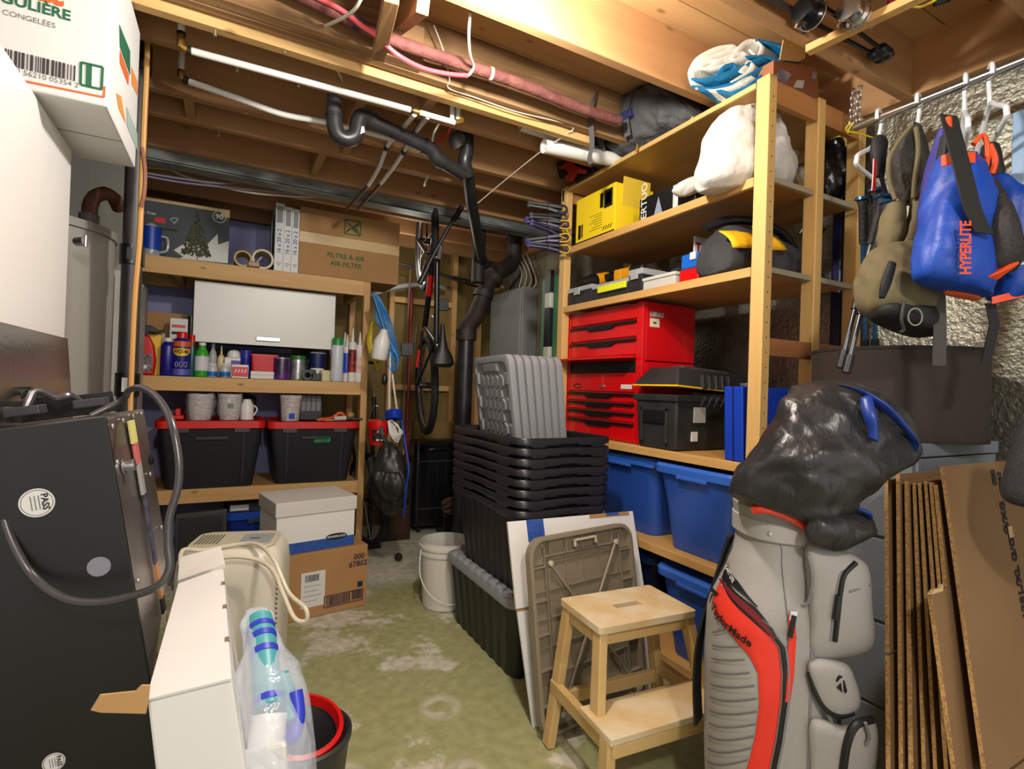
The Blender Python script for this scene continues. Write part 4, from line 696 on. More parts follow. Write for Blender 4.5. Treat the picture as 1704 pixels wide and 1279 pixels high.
q = P(663, 933, z=0); tag(MB().sphere(q+V((0, 0, .03)), .028, 12, sc=(1, 1.2, 1)).build('foam_ball', mat('ball_brown', (.12, .08, .06), .8), smooth=True), 'small dark ball on the floor right of the bicycle wheel', 'ball')
# white bucket behind the totes
q = P(763, 1030, z=0); t = T('white_bucket', 'white plastic pail with ribs behind the grey lidded tote', 'bucket', (1.17, 2.82, 0)); o = V((1.15, 2.85, 0))
MB().lathe([(.12, 0), (.125, .005), (.142, .30), (.150, .30), (.150, .315), (.143, .315), (.143, .335), (.152, .335), (.152, .35), (.144, .35), (.144, .37), (.14, .37), (.12, .02)], o, n=28).build('body', mat('pail_white', (.80, .79, .75), .45), t, smooth=True)
MB().tube(spline([o+V((-.15, 0, .33)), o+V((-.17, -.06, .2)), o+V((-.12, -.14, .1)), o+V((.0, -.17, .06)), o+V((.1, -.13, .16)), o+V((.15, 0, .33))], 5), .003, 6).build('bail', white_m, t)
# spirit level, green edged board and clamps at the far post of the tall shelf
sl = mat('level_black', (.06, .07, .09), .4); a, c = P(917, 585, x=1.82), P(919, 425, x=1.86); a = V((a.x, 2.72, .76)); 
t = T('spirit_level', 'long black spirit level standing upright at the far end of the tall shelf', 'level', (1.74, 2.80, 0)); xl, yl_ = P(918, 500, y=2.80).x, 2.80
MB().box((xl-.014, yl_, .06), (xl+.014, yl_+.06, 2.0)).build('beam', sl, t, bevel=.002)
for z in (1.1, 1.42, 1.76): MB().box((xl-.016, yl_-.003, z), (xl+.016, yl_+.063, z+.1)).build('vial_window', mat('vial_white', (.72, .72, .66), .4), t, bevel=.008)
tag(MB().box((xl+.02, 2.71, 0.0), (xl+.04, 2.95, 1.97)).build('green_board', mat('green_edge', (.30, .50, .36), .5), bevel=.002), 'green edged panel standing between the spirit level and the tall shelf post', 'panel')
cl_b = mat('clamp_black', (.10, .10, .11), .5); cl_p = mat('clamp_purple', (.17, .14, .30), .45); cl_y = mat('clamp_yellow', (.82, .66, .12), .45)
def clamp(kind):
    t = T('spring_clamp', 'x', 'clamp', group='clamps on the far post'); m1, m2 = (cl_b, mat('clamp_grey', (.24, .24, .25), .5)) if kind == 0 else (cl_p, cl_y)
    b = MB(); b.bar((-.20, 0, .0), (-.06, 0, .012), .034, .02); b.bar((-.06, 0, .012), (.05, 0, .022), .04, .026); b.build('upper_jaw', cl_b, t, bevel=.004)
    b = MB(); b.bar((-.20, .0, -.022), (-.06, 0, -.012), .034, .018); b.bar((-.06, 0, -.012), (.05, 0, -.02), .04, .022); b.build('lower_jaw', m2 if kind == 0 else cl_p, t, bevel=.004)
    for z in (.0, -.022): MB().sphere((-.205, 0, z), .020, 8).build('pad', m2 if kind == 0 else mat('pad_violet', (.22, .2, .42), .5), t, smooth=True)
    MB().tube(spline([(.02, -.02, .028), (.07, -.024, .03), (.09, -.02, .0), (.07, -.024, -.026), (.02, -.02, -.022)], 4), .009, 7).build('handle', m1 if kind == 0 else cl_p, t, smooth=True)
    if kind: MB().tube(spline([(.03, -.034, .02), (.085, -.038, .026), (.105, -.034, -.002), (.085, -.038, -.03), (.03, -.034, -.03)], 4), .005, 6).build('trim', cl_y, t, smooth=True)
    return t
protos = [clamp(0), clamp(1)]; LB = ('topmost black spring clamp on the far post', 'second black spring clamp, just above the purple clamps', 'highest purple and yellow clamp on the far post', 'second purple and yellow clamp down the far post', 'third purple and yellow clamp down the far post', 'lowest purple and yellow clamp on the far post')
for i, y in enumerate((347, 362, 372, 385, 397, 412)):
    o = protos[0 if i < 2 else 1]; first = i in (0, 2); c = P(926, y, y=2.52); M = Matrix.Translation((c.x, 2.53, c.z)) @ Matrix.Rotation(math.radians((-34, -14, -28, -10, -36, -22)[i]), 4, 'Z') @ Matrix.Rotation(math.radians((14, 2, 9, 16, -2, 8)[i]), 4, 'Y') @ Matrix.Scale((.74, .70, .8, .72, .78, .74)[i], 4)
    o2 = o if first else dup(o); o2.matrix_world = M; o2['label'] = LB[i]
# ================================================================= TALL SHELF AT RIGHT
X0, X1, YN, YFAR = 1.70, 2.33, 1.25, 2.60
t = T('wooden_shelving_unit', 'tall blond wood shelving unit along the foil wall, five shelf levels up to the joists', 'shelf', (2.0, 1.9, 0)); TS = t
ply = mat('pale_plywood', (.80, .63, .36), .5, c2=(.74, .55, .29), ns=3, stretch=(2, .3, 1), coat=.15)
for x in (X0, 2.0, X1-.045):
    for y in (YN, YFAR-.055):
        if x == 2.0 and y != YN: continue
        MB().box((x, y, 0), (x+.045, y+.055, 2.425)).build('post', pine_z, t, bevel=.003)
LV = {1: 2.415, 2: 2.065, 3: 1.73, 4: 1.0, 5: .575, 6: .125}
MB().box((X0+.0, YN+.057, LV[1]-.018), (X1, YFAR-.057, LV[1])).build('shelf_board', ply, t, bevel=.001)
for x in (X0+.05, ): MB().box((X0+.046, YN+.004, LV[1]-.085), (1.998, YN+.026, LV[1]-.002)).box((2.047, YN+.004, LV[1]-.085), (X1-.046, YN+.026, LV[1]-.002)).build('end_rail', wood('pine_rail', (.72, .50, .28), (.62, .4, .2), 'x', knots=False), t, bevel=.002)
MB().box((X0, YFAR-.03, LV[1]-.07), (X1-.05, YFAR-.01, LV[1]-.002)).build('end_rail', MATS['pine_rail'], t, bevel=.002)
MB().box((X1-.02, YN+.06, LV[1]-.08), (X1, YFAR-.06, LV[1]-.02)).build('rear_rail', pine_y, t, bevel=.002)
MB().box((X0-.001, YN+.057, LV[1]-.02), (X0+.012, YFAR-.056, LV[1]+.001)).build('front_edge', pine_y, t, bevel=.002)
for k in (2, 3, 4, 5, 6):
    MB().box((X0+.02, YN+.03 if k < 4 else YN+.06, LV[k]-.02), (X1-.05, YFAR-.06, LV[k]-.001)).build('shelf_board', ply if k != 2 else mat('knotty_ply', (.66, .48, .25), .6, c2=(.56, .38, .18), ns=3, stretch=(1, .3, 1)), t, bevel=.001)
    MB().box((X0, YN+.057, LV[k]-.037), (X0+.02, YFAR-.056, LV[k]-.001)).build('front_edge', pine_y, t, bevel=.002)
    if k < 4:
        for x0_, x1_ in ((X0+.047, 1.998), (2.047, X1-.046)): MB().box((x0_, YN+.012, LV[k]-.022), (x1_, YN+.03, LV[k]-.001)).build('end_trim', mat('grey_trim', (.60, .56, .46), .5), t, bevel=.001)
MB().box((X0+.046, YN+.002, 1.40), (1.999, YN+.02, 1.465)).box((2.046, YN+.002, 1.40), (X1-.046, YN+.02, 1.465)).build('brace', wood('pine_brace', (.64, .42, .24), (.54, .33, .17), 'x', knots=False), t, bevel=.002)
holes = MB()
for k in range(40): holes.lathe([(.0028, 0), (.0028, .0008)], (X0+.0225, YN-.0006, .2+k*.055), (0, -1, 0), 8)
tag(holes.build('pin_holes', mat('hole_dark', (.2, .12, .05)), t), kind='stuff')
def onshelf(k): return LV[k]+.001
def box_t(name, label, cat, x0, x1, y0, y1, z0, z1, m, bevel=.003, group=None): return facebox(name, label, cat, x0, x1, y0, y1, z0, z1, m, bevel, group)
# --- level 4: tool chest
y0, y1, z0, z1 = 1.93, 2.585, onshelf(4), 1.69; xf, xb = 1.752, 2.10; rd = mat('chest_red', (.80, .03, .07), .32, coat=.3); dk = mat('drawer_pull', (.05, .05, .055), .4)
t = T('tool_chest', 'red steel tool chest with black drawer pulls on the fourth shelf level', 'tool chest', (1.92, 2.25, z0))
MB().box((xf+.02, y0, z0), (xb, y1, 1.40)).build('lower_body', rd, t, bevel=.004); MB().box((xf+.02, y0, 1.405), (xb, y1, z1)).build('upper_body', rd, t, bevel=.004)
for yy in (y0, y1-.045): MB().box((xf, yy, z0), (xf+.022, yy+.045, z1)).build('corner_post', rd, t, bevel=.003)
def drawer(za, zb, pull=True):
    d = MB().box((xf+.003, y0+.05, za), (xf+.022, y1-.05, zb)).build('drawer', rd, t, bevel=.003)
    if pull:
        L0, L1 = y0+.05, y1-.05; m_ = (L0+L1)/2
        b = MB(); b.prism([(xf-.008, L0, zb-.002), (xf-.008, L1, zb-.002), (xf-.008, L1, zb-.016), (xf-.008, m_+.12, zb-.016), (xf-.008, m_+.09, zb-.032), (xf-.008, m_-.09, zb-.032), (xf-.008, m_-.12, zb-.016), (xf-.008, L0, zb-.016)], (.014, 0, 0)); b.build('drawer_pull', dk, d, bevel=.002)
drawer(1.435, 1.515); drawer(1.525, 1.605)
MB().box((xf+.004, y0+.05, 1.615), (xf+.02, y1-.05, 1.685)).build('front_rail', rd, t, bevel=.002)
MB().prism([(xf-.09, y0+.06, 1.412), (xf-.09, y1+.02, 1.412), (xf-.056, y1+.015, 1.413), (xf-.056, y1-.05, 1.413), (xf+.02, y1-.05, 1.42), (xf+.02, y0+.05, 1.42)], (0, 0, .012)).build('flap', rd, t, bevel=.002)
MB().box((xf+.008, y0+.05, 1.345), (xf+.02, y1-.05, 1.405)).build('shadow_gap', black_m, t)
pn = MB().box((xf+.004, y0+.05, 1.25), (xf+.02, y1-.05, 1.345)).build('lid_panel', rd, t, bevel=.002)
q = V((xf+.002, (y0+y1)/2-.03, 1.275)); MB().lathe([(.011, 0), (.011, .006)], q, (-1, 0, 0), 14).build('lock', steel, pn)
b = MB(); b.tube([V((xf+.002, y1-.13+.035*math.cos(a), 1.275+.012*math.sin(a))) for a in (2*math.pi*i/20 for i in range(20))], .002, 5, True); b.build('printed_badge', dk, pn)
MB().box((xf+.001, y0+.07, 1.265), (xf+.003, y0+.15, 1.287)).build('label', pw, pn)
for za, zb in ((1.198, 1.245), (1.15, 1.195), (1.10, 1.147), (1.0, 1.097)): drawer(max(za, z0+.002), zb)
q = P(1082, 522, y=y0); MB().box((q.x-.0, y0-.002, q.z-.012), (q.x+.085, y0, q.z+.012)).build('label', mat('label_print', (.82, .80, .74), .6, c2=(.5, .48, .45), ns=60), t); MB().box((q.x, y0-.002, q.z-.062), (q.x+.06, y0, q.z-.02)).build('label', mat('label_cream', (.84, .80, .66), .6), t)
MB().box((q.x+.02, y0-.0025, q.z-.045), (q.x+.04, y0, q.z-.037)).build('printed_line', ink, t)
tag(MB().box((1.80, 2.1, z1+.002), (2.0, 2.3, z1+.012)).build('paper_sheet', pw), 'white papers lying on top of the red tool chest', 'paper')
# --- level 4: black toolbox
tbx = mat('toolbox_black', (.12, .12, .125), .55, c2=(.17, .17, .17), ns=8); y0, y1, x0, x1 = 1.655, 1.915, 1.705, 2.27; z0 = onshelf(4); zt = 1.245
t = T('toolbox', 'large black plastic toolbox with scuffed lid ajar, in front of the red chest', 'toolbox', (1.98, 1.78, z0))
MB().hexa([(x0+.012, y0+.012, z0), (x1-.012, y0+.012, z0), (x1-.012, y1-.012, z0), (x0+.012, y1-.012, z0), (x0, y0, zt), (x1, y0, zt), (x1, y1, zt), (x0, y1, zt)]).build('body', tbx, t, bevel=.012, seg=3, smooth=True)
MB().box((x0-.008, y0-.008, zt-.03), (x1+.008, y1+.008, zt)).build('rim', tbx, t, bevel=.005)
hd = MB().box((x0-.004, y0+.06, zt-.13), (x0+.02, y1-.05, zt-.07)).build('end_handle', black_m, t, bevel=.004); MB().box((x0-.006, y0+.05, zt-.075), (x0+.012, y1-.04, zt-.06)).box((x0-.006, y0+.05, z0+.03), (x0+.02, y0+.065, zt-.06)).box((x0-.006, y1-.055, z0+.03), (x0+.02, y1-.04, zt-.06)).build('handle_frame', tbx, t, bevel=.003)
lz = zt+.012; tl_ = .06
def lp(x, y, z): return V((x, y, z+(x1-x)/(x1-x0)*.03))
MB().hexa([lp(x0-.01, y0-.012, lz), lp(x1+.01, y0-.012, lz), lp(x1+.01, y1+.012, lz), lp(x0-.01, y1+.012, lz), lp(x0+.05, y0+.045, lz+.085), lp(x1-.05, y0+.045, lz+.085), lp(x1-.05, y1-.04, lz+.085), lp(x0+.05, y1-.04, lz+.085)]).build('lid', tbx, t, bevel=.008, seg=3, smooth=True)
MB().hexa([lp(x0-.012, y0-.014, lz-.006), lp(x1, y0-.014, lz-.006), lp(x1, y1, lz-.006), lp(x0-.012, y1+.01, lz-.006), lp(x0-.012, y0-.014, lz+.001), lp(x1, y0-.014, lz+.001), lp(x1, y1, lz+.001), lp(x0-.012, y1+.01, lz+.001)]).build('yellow_seal', yellow_m, t)
hb = MB().hexa([lp(x0+.12, y0+.09, lz+.085), lp(x1-.12, y0+.09, lz+.085), lp(x1-.12, y1-.09, lz+.085), lp(x0+.12, y1-.09, lz+.085), lp(x0+.14, y0+.1, lz+.1), lp(x1-.14, y0+.1, lz+.1), lp(x1-.14, y1-.1, lz+.1), lp(x0+.14, y1-.1, lz+.1)]).build('lid_handle', mat('handle_scuff', (.16, .16, .165), .7, c2=(.32, .31, .30), ns=40), t, bevel=.004)
for k in range(5):
    xx = x0+.15+k*.042; MB().prism([(xx, y0-.004, lz+.08), (xx-.016, y0-.022, lz+.018), (xx+.016, y0-.022, lz+.018)], (0, .02, 0)).build('lid_rib', tbx, t, bevel=.002)
    MB().bar((xx-.02, y0-.012, zt-.05), (xx+.012, y0-.012, zt-.005), .004, .01, (0, 1, 0)).build('hinge_rib', tbx, t)
q = P(1155, 690, y=y0); MB().box((q.x, y0-.002, q.z-.035), (q.x+.07, y0+.004, q.z+.033)).build('label', mat('label_grey3', (.66, .65, .62), .5), t); q = P(1152, 730, y=y0); MB().box((q.x, y0+.002, q.z-.012), (q.x+.035, y0+.012, q.z+.03)).build('label', pw, t)
# --- level 4: blue case
cb = mat('case_blue', (.03, .22, .68), .45); t = T('blue_case', 'flat blue steel case standing on edge behind the near shelf post', 'case', (1.9, 1.37, z0)); x0 = 1.715
MB().hexa([(x0, 1.325, z0), (2.18, 1.325, z0), (2.18, 1.41, z0), (x0, 1.41, z0), (x0+.01, 1.345, 1.285), (2.18, 1.345, 1.285), (2.18, 1.43, 1.285), (x0+.01, 1.43, 1.285)]).build('body', cb, t, bevel=.004)
MB().hexa([(x0-.003, 1.365, z0+.001), (2.183, 1.365, z0+.001), (2.183, 1.37, z0+.001), (x0-.003, 1.37, z0+.001), (x0+.007, 1.385, 1.288), (2.183, 1.385, 1.288), (2.183, 1.39, 1.288), (x0+.007, 1.39, 1.288)]).build('seam', mat('seam_navy', (.02, .08, .35), .5), t)
for x in (1.78, 2.10): MB().box((x, 1.37, 1.286), (x+.05, 1.40, 1.30)).build('latch', steel, t, bevel=.002)
tag(MB().box((2.06, YN+.07, z0), (2.2, YN+.09, z0+.12)).build('white_card', pw), 'small white card in front of the blue case near the golf bag cover', 'card')
# --- level 5 and 6: blue totes
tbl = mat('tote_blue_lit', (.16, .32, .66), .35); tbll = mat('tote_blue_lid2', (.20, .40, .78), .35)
def tote_x(label, y0, y1, z0, z1, x0=1.70, x1=2.26, bm=None, lm=None, group='blue totes in the tall shelf'):
    bm = bm or tbl; lm = lm or tbll; t = T('storage_tote', label, 'storage bin', ((x0+x1)/2, (y0+y1)/2, z0), group); cx, cy, w, d = (x0+x1)/2, (y0+y1)/2, x1-x0, y1-y0
    def rg(k, z, r=.05): return [V((cx+a, cy+c, z)) for a, c in rrect(w-.09*(1-k)-.02, d-.10*(1-k)-.02, r, 5)]
    MB().loft([rg(0, z0), rg(.05, z0+.01), rg(.45, z0+(z1-z0)*.5), rg(.9, z1-.04), rg(.98, z1-.03)]).build('body', bm, t, smooth=True)
    MB().loft([[V((cx+a, cy+c, z)) for a, c in rrect(w+2*e, d+2*e, .055, 5)] for e, z in ((-.004, z1-.045), (.004, z1-.04), (.006, z1-.012), (-.002, z1), (-.02, z1), (-.03, z1-.008))]).build('lid', lm, t, smooth=True)
    MB().box((x0-.008, cy-.08, z1-.055), (x0+.01, cy+.08, z1-.04)).build('latch', lm, t, bevel=.003); return t
tote_x('blue tote on the fifth level nearest the camera, right behind the step stool', 1.33, 1.785, onshelf(5), .945); tote_x('blue tote on the fifth level, farther back behind the stacked black bins', 1.80, 2.3, onshelf(5), .945, 1.735)
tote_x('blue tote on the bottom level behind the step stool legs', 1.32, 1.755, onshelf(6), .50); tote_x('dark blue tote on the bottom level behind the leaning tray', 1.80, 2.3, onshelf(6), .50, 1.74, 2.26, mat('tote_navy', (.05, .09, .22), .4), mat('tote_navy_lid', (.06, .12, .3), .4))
# --- level 3
z = onshelf(3); gl = mat('organizer_clear', (.62, .63, .63), .25); 
def orgbox(label, y0, y1, h, x0=1.73, x1=1.98, bm=None, lm=None, latch=True):
    t = T('parts_case', label, 'case', ((x0+x1)/2, (y0+y1)/2, z), 'parts cases on the third level'); MB().box((x0, y0, z), (x1, y1, z+h*.72)).build('base', bm or dark_m, t, bevel=.004); MB().box((x0-.004, y0-.004, z+h*.74), (x1+.004, y1+.004, z+h)).build('lid', lm or gl, t, bevel=.004)
    if latch: MB().box((x0-.012, (y0+y1)/2-.025, z+h*.55), (x0-.002, (y0+y1)/2+.025, z+h*.95)).build('latch', lm or gl, t, bevel=.003)
    return t
yy = [P(p, 500, x=1.73).y for p in (940, 985, 1003, 1045, 1072, 1125)]
orgbox('black parts case with clear lid, farthest left on the third level', yy[1]+.005, yy[0], .10); t2 = orgbox('low black parts case with yellow label in the row of parts cases', yy[3]+.005, yy[1]-.002, .085); MB().box((1.715, yy[3]+.01, z+.035), (1.728, yy[2]+.03, z+.068)).build('yellow_label', mat('label_lime', (.86, .88, .15), .5), t2, bevel=.002)
orgbox('taller black parts case with clear lid and latch, right of the yellow label', yy[4]+.02, yy[3]-.002, .115); orgbox('clear flat parts case between the black ones and the red and blue case', yy[5]+.01, yy[4]+.012, .06, bm=mat('case_white', (.74, .74, .71), .35), lm=mat('case_white2', (.78, .78, .75), .3), latch=False)
dy = mat('drill_yellow', (.90, .62, .05), .45)
def drill(label, o, ax):
    t = T('cordless_drill', label, 'drill', o, 'cordless drills on the third level'); o, ax = V(o), V(ax).normalized(); 
    MB().lathe([(.032, 0), (.036, .01), (.036, .09), (.034, .1)], o, ax, 18).build('motor_housing', dy, t, smooth=True)
    MB().lathe([(.038, .1), (.038, .13), (.03, .15), (.026, .18), (.018, .2), (.006, .205)], o, ax, 18).build('chuck', black_m, t, smooth=True)
    MB().lathe([(.02, -.03), (.033, -.02), (.034, 0)], o, ax, 16).build('rear_cap', black_m, t, smooth=True)
    d = ax.cross(V((0, 0, 1))).normalized(); d = -d if d.x < 0 else d
    MB().tube([o+ax*.04+d*.02, o+ax*.02+d*.13], .022, 12).build('grip', black_m, t, smooth=True); MB().obox(o+ax*(-.03)+d*.125+V((0, 0, -.03)), ax*.1, d*.06, V((0, 0, .06))).build('battery', dy, t, bevel=.006)
drill('yellow and black cordless drill at the left, its dark chuck pointing to the far post', P(1012, 462, x=1.97), P(990, 470, x=1.9)-P(1012, 466, x=2.0)); drill('yellow and black cordless drill at the right, tilted up behind the parts cases', P(1044, 455, x=2.0), P(1074, 443, x=1.94)-P(1044, 455, x=2.0)); 
t = T('nut_driver', 'dark tool with a steel nose lying right of the drills', 'tool', P(1105, 455, x=2.0)); a, c = P(1085, 462, x=2.05), P(1122, 452, x=2.02); MB().tube([a, c], .028, 12).build('body', black_m, t, smooth=True); MB().tube([c-(c-a)*.2, c+(c-a)*.12], .018, 12).build('nose', steel, t, smooth=True)
q = P(1130, 462, x=1.74); y0_ = P(1156, 462, x=1.74).y; t = T('red_case', 'small red plastic case under the blue one beside the tool bag', 'case', (1.8, (q.y+y0_)/2, z)); MB().box((1.74, y0_-.02, z), (1.9, q.y, z+.06)).build('body', red_m, t, bevel=.006)
t = T('bit_case', 'small blue case with white latch on top of the red case', 'case', (1.8, (q.y+y0_)/2, z+.061)); MB().box((1.745, y0_-.03, z+.061), (1.9, q.y-.005, z+.125)).build('body', mat('case_sky', (.06, .38, .75), .4), t, bevel=.005); MB().box((1.738, y0_+.0, z+.095), (1.746, y0_+.03, z+.127)).build('latch', white_m, t, bevel=.002)
c0, c1 = P(1155, 430, y=1.80), P(1200, 402, y=1.80); t = T('sale_sign', 'white sign with red letters behind the tool bag', 'sign', ((c0.x+c1.x)/2, 1.8, z)); MB().box((c0.x, 1.80, z), (c1.x, 1.81, c1.z)).build('board', pw, t, bevel=.006); txt('TAX', .058, mat('sign_red', (.6, .06, .08), .5), t, (c0.x+.065, 1.80, c1.z-.055), (1, 0, 0), (0, 0, 1), bold=.05)
# tool bag
fb = mat('bag_canvas', (.17, .17, .18), .8, c2=(.22, .22, .225), ns=12, bump=.3, bs=40); y0, y1, xa, xb = 1.33, 1.60, 1.705, 2.28
t = T('tool_bag', 'slouched grey canvas tool bag with yellow panels on the third level', 'bag', (1.95, 1.47, z))
def bg(x, yl, yr, zb, zt_): return x, yl, yr, zb, zt_
R = []
for x, ya, yb, zt_ in ((xa, 1.42, 1.57, .07), (xa+.015, 1.40, 1.59, .17), (xa+.06, 1.39, 1.60, .22), (xa+.18, 1.375, 1.60, .225), (xa+.34, 1.355, 1.59, .20), (xa+.46, 1.345, 1.58, .16), (xb-.03, 1.35, 1.57, .10), (xb, 1.37, 1.55, .06)):
    m_ = (ya+yb)/2; w = (yb-ya)/2
    R.append([V((x, m_+w*math.copysign(abs(math.cos(a))**.6, math.cos(a))*(1 if math.sin(a) < .2 else 1-.55*math.sin(a)), z+zt_/2+zt_/2*math.copysign(abs(math.sin(a))**.6, math.sin(a)))) for a in (2*math.pi*i/24 for i in range(24))])
MB().loft(R).wob(.008, 12, 4).build('body', fb, t, smooth=True, sub=1)
MB().tube(spline([(xa+.0, 1.53, z+.20), (xa+.08, 1.50, z+.235), (xa+.2, 1.47, z+.248), (xa+.38, 1.46, z+.23), (xa+.5, 1.46, z+.15)], 6), .018, 10).build('zip_ridge', black_m, t, smooth=True)
for yq, (k0, k1, k2, k3) in ((1.368, ((1219, 412), (1268, 412), (1266, 378), (1218, 378))), (1.335, ((1276, 416), (1310, 416), (1290, 377), (1274, 370)))):
    c0, c1, c2, c3 = (P(a_, c_, y=yq) for a_, c_ in (k0, k1, k2, k3)); MB().grid(lambda u, v: c0.lerp(c1, u).lerp(c3.lerp(c2, u), v)+V((0, .06*v*v, 0)), 4, 6).build('yellow_panel', mat('bag_yellow', (.92, .70, .06), .6), t, smooth=True, solid=.004)
MB().tube(spline([(xa+.40, 1.33, z+.15), (xa+.45, 1.31, z+.21), (xa+.50, 1.36, z+.22), (xa+.53, 1.40, z+.12)], 5), .006, 8).build('handle', black_m, t, smooth=True); MB().tube([(xa+.36, 1.36, z+.2), (xa+.385, 1.33, z+.255)], .006, 8).build('zip_pull', steel, t, smooth=True)
# --- level 2
z = onshelf(2); yw = mat('box_yellow', (.93, .80, .12), .5); y0, y1 = P(1023, 360, x=1.725).y, P(958, 390, x=1.725).y
t = T('yellow_box', 'bright yellow tool carton with black print and one open flap on the second level', 'box', (1.85, (y0+y1)/2, z)); MB().box((1.725, y0, z), (1.98, y1, 2.325)).build('body', yw, t, bevel=.003)
MB().obox((1.77, y0+.005, 2.20), (.18, 0, 0), (0, -.012, .16), (0, -.004, 0)).build('flap', mat('box_yellow_in', (.86, .72, .2), .6), t)
def YB(py_, pz_): return V((1.7235, y0+(y1-y0)*py_, z+(2.325-z)*pz_))
def yrect(a, bz, c, d, m_=ink, nm='printed_mark'): MB().box(YB(a, bz), YB(c, d)+V((-.001, 0, 0))).build(nm, m_, t)
yrect(.06, .56, .26, .92); yrect(.28, .60, .36, .9); yrect(.10, .62, .22, .86, yw, 'printed_mark'); 
for k in range(3): yrect(.12+k*.035, .64, .135+k*.035, .84)
yrect(.0, .0, 1, .06); yrect(.85, .12, .92, .42); yrect(.80, .14, .83, .42)
for k in range(7): yrect(.3, .2+k*.05, .62-.06*(k % 3), .205+k*.05)
for k in range(4): MB().bar(YB(.28-.06*k, .12), YB(.24-.06*k, .2), .004, .002, (1, 0, 0)).build('printed_mark', ink, t)
y0b, y1b = P(1128, 345, x=1.75).y, P(1064, 350, x=1.75).y; bk_m = mat('coffee_black', (.07, .07, .08), .4); t = T('coffee_machine_box', 'black carton with white upright lettering next to the bright yellow carton', 'box', (1.85, (y0b+y1b)/2, z))
MB().box((1.75, y0b-.1, z), (2.1, y1b, 2.19)).build('body', bk_m, t, bevel=.003); txt('VERTUO', .055, pw, t, (1.749, y1b-.035, z+.09), (0, 0, 1), (0, 1, 0), bold=.01); MB().poly([(1.7485, y1b-.10, z+.01), (1.7485, y1b-.16, z+.01), (1.7485, y1b-.13, z+.10)]).build('printed_cup', mat('print_silver', (.55, .58, .65), .4), t); MB().box((1.7485, y0b, z+.02), (1.7495, y0b+.03, z+.12)).build('printed_panel', pw, t)
cloth_w = mat('white_cloth', (.80, .79, .76), .85, bump=.35, bs=22)
a_ = lambda px, py: P(px, py, y=1.45)
def ring_y(l, r, yy_, Y, dep, tilt=0):
    a, c = P(l, yy_, y=Y), P(r, yy_+tilt, y=Y); return ((a+c)/2, (c-a).normalized(), V((0, 1, 0)), (c-a).length/2, dep)
t = T('white_bundle', 'tall white cloth wrapped bundle standing on the second level behind the near post', 'cloth bundle', (1.85, 1.5, z))
sack([ring_y(1172, 1312, 318, 1.42, .07), ring_y(1163, 1312, 300, 1.42, .11), ring_y(1168, 1310, 270, 1.42, .11), ring_y(1178, 1300, 240, 1.42, .10), ring_y(1183, 1290, 215, 1.42, .09), ring_y(1195, 1278, 194, 1.42, .08), ring_y(1212, 1262, 182, 1.42, .05), ring_y(1225, 1250, 180, 1.42, .02)], 28, 2.4, .016, 9, 17).build('cloth', cloth_w, t, smooth=True, sub=1)
t = T('white_cloth', 'crumpled end of white cloth hanging over the front edge of the second level', 'cloth', (1.75, 1.68, z))
rings = [ring_px(l, r, y, 2.28, dp) for l, r, y, dp in ((1128, 1142, 327, .015), (1118, 1170, 318, .04), (1130, 1180, 305, .05), (1150, 1185, 295, .03))]; rings = [ (V((c[0].x, c[0].y, max(c[0].z, z+.02))),)+c[1:] for c in rings]
sack(rings, 16, 2.4, .006, 2, 20).build('cloth', cloth_w, t, smooth=True, sub=1)
t = T('cream_sack', 'cream cloth sack with a webbing strap between the two near posts', 'sack', (2.1, 1.5, z)); cream = mat('cream_cloth', (.84, .80, .70), .85, bump=.3, bs=14)
sack([ring_y(1290, 1352, 322, 1.62, .05), ring_y(1285, 1352, 300, 1.62, .08), ring_y(1280, 1345, 265, 1.62, .09), ring_y(1288, 1338, 232, 1.62, .08), ring_y(1295, 1325, 208, 1.62, .05), ring_y(1300, 1315, 202, 1.62, .02)], 22, 2.3, .014, 6, 20).build('cloth', cream, t, smooth=True, sub=1)
MB().ribbon(spline([P(1290, 250, y=1.50), P(1318, 282, y=1.46), P(1338, 312, y=1.44), P(1336, 322, y=1.45)], 5), (.028, 0, .02), .003).build('strap', mat('web_strap', (.72, .66, .5), .8), t)
t = T('trash_bag', 'black plastic bag stuffed at the wall end of the second level', 'bag', (2.2, 1.45, z)); bag_m = mat('black_poly', (.05, .05, .055), .3, bump=.7, bs=9)
sack([ring_y(1372, 1414, 330, 1.38, .05), ring_y(1368, 1416, 310, 1.38, .07), ring_y(1368, 1413, 280, 1.38, .07), ring_y(1372, 1408, 250, 1.38, .05), ring_y(1378, 1402, 232, 1.38, .03)], 20, 2.4, .02, 11, 14).build('bag', bag_m, t, smooth=True, sub=1)
# --- top level
z = onshelf(1)
canvas = mat('duffel_grey', (.33, .33, .325), .85, c2=(.25, .25, .265), ns=6, bump=.5, bs=24)
t = T('duffel_bag', 'grey canvas duffel bag squeezed on the top shelf under the joists', 'bag', (1.85, 1.95, z))
def dring(px, yt, yb_, X, dep): a, c = P(px, yb_, x=X), P(px, yt, x=X); return ((a+c)/2, (c-a).normalized(), V((1, 0, 0)), (c-a).length/2, dep)
def clampz(rings, zmin): return [((V((c.x, c.y, c.z)),)+tuple(r)) for c, *r in rings]
R = []
for y, h, w, zz in ((2.30, .03, .06, .15), (2.26, .10, .15, .175), (2.18, .135, .18, .19), (2.05, .185, .19, .16), (1.92, .18, .19, .155), (1.82, .14, .17, .12), (1.74, .09, .13, .08), (1.69, .03, .07, .04)): R.append((V((1.80, 1.64+(y-1.69)*1.12, z+zz)), V((1, 0, 0)), V((0, 0, 1)), w*1.05, h*.86))
def low(b, zmin):
    for i, p in enumerate(b.v):
        if p.z < zmin: b.v[i] = V((p.x, p.y, zmin+.0005*(i % 3)))
    return b
low(sack(R, 60, 2.5, .024, 12, 19), z).build('body', canvas, t, smooth=True, sub=1)
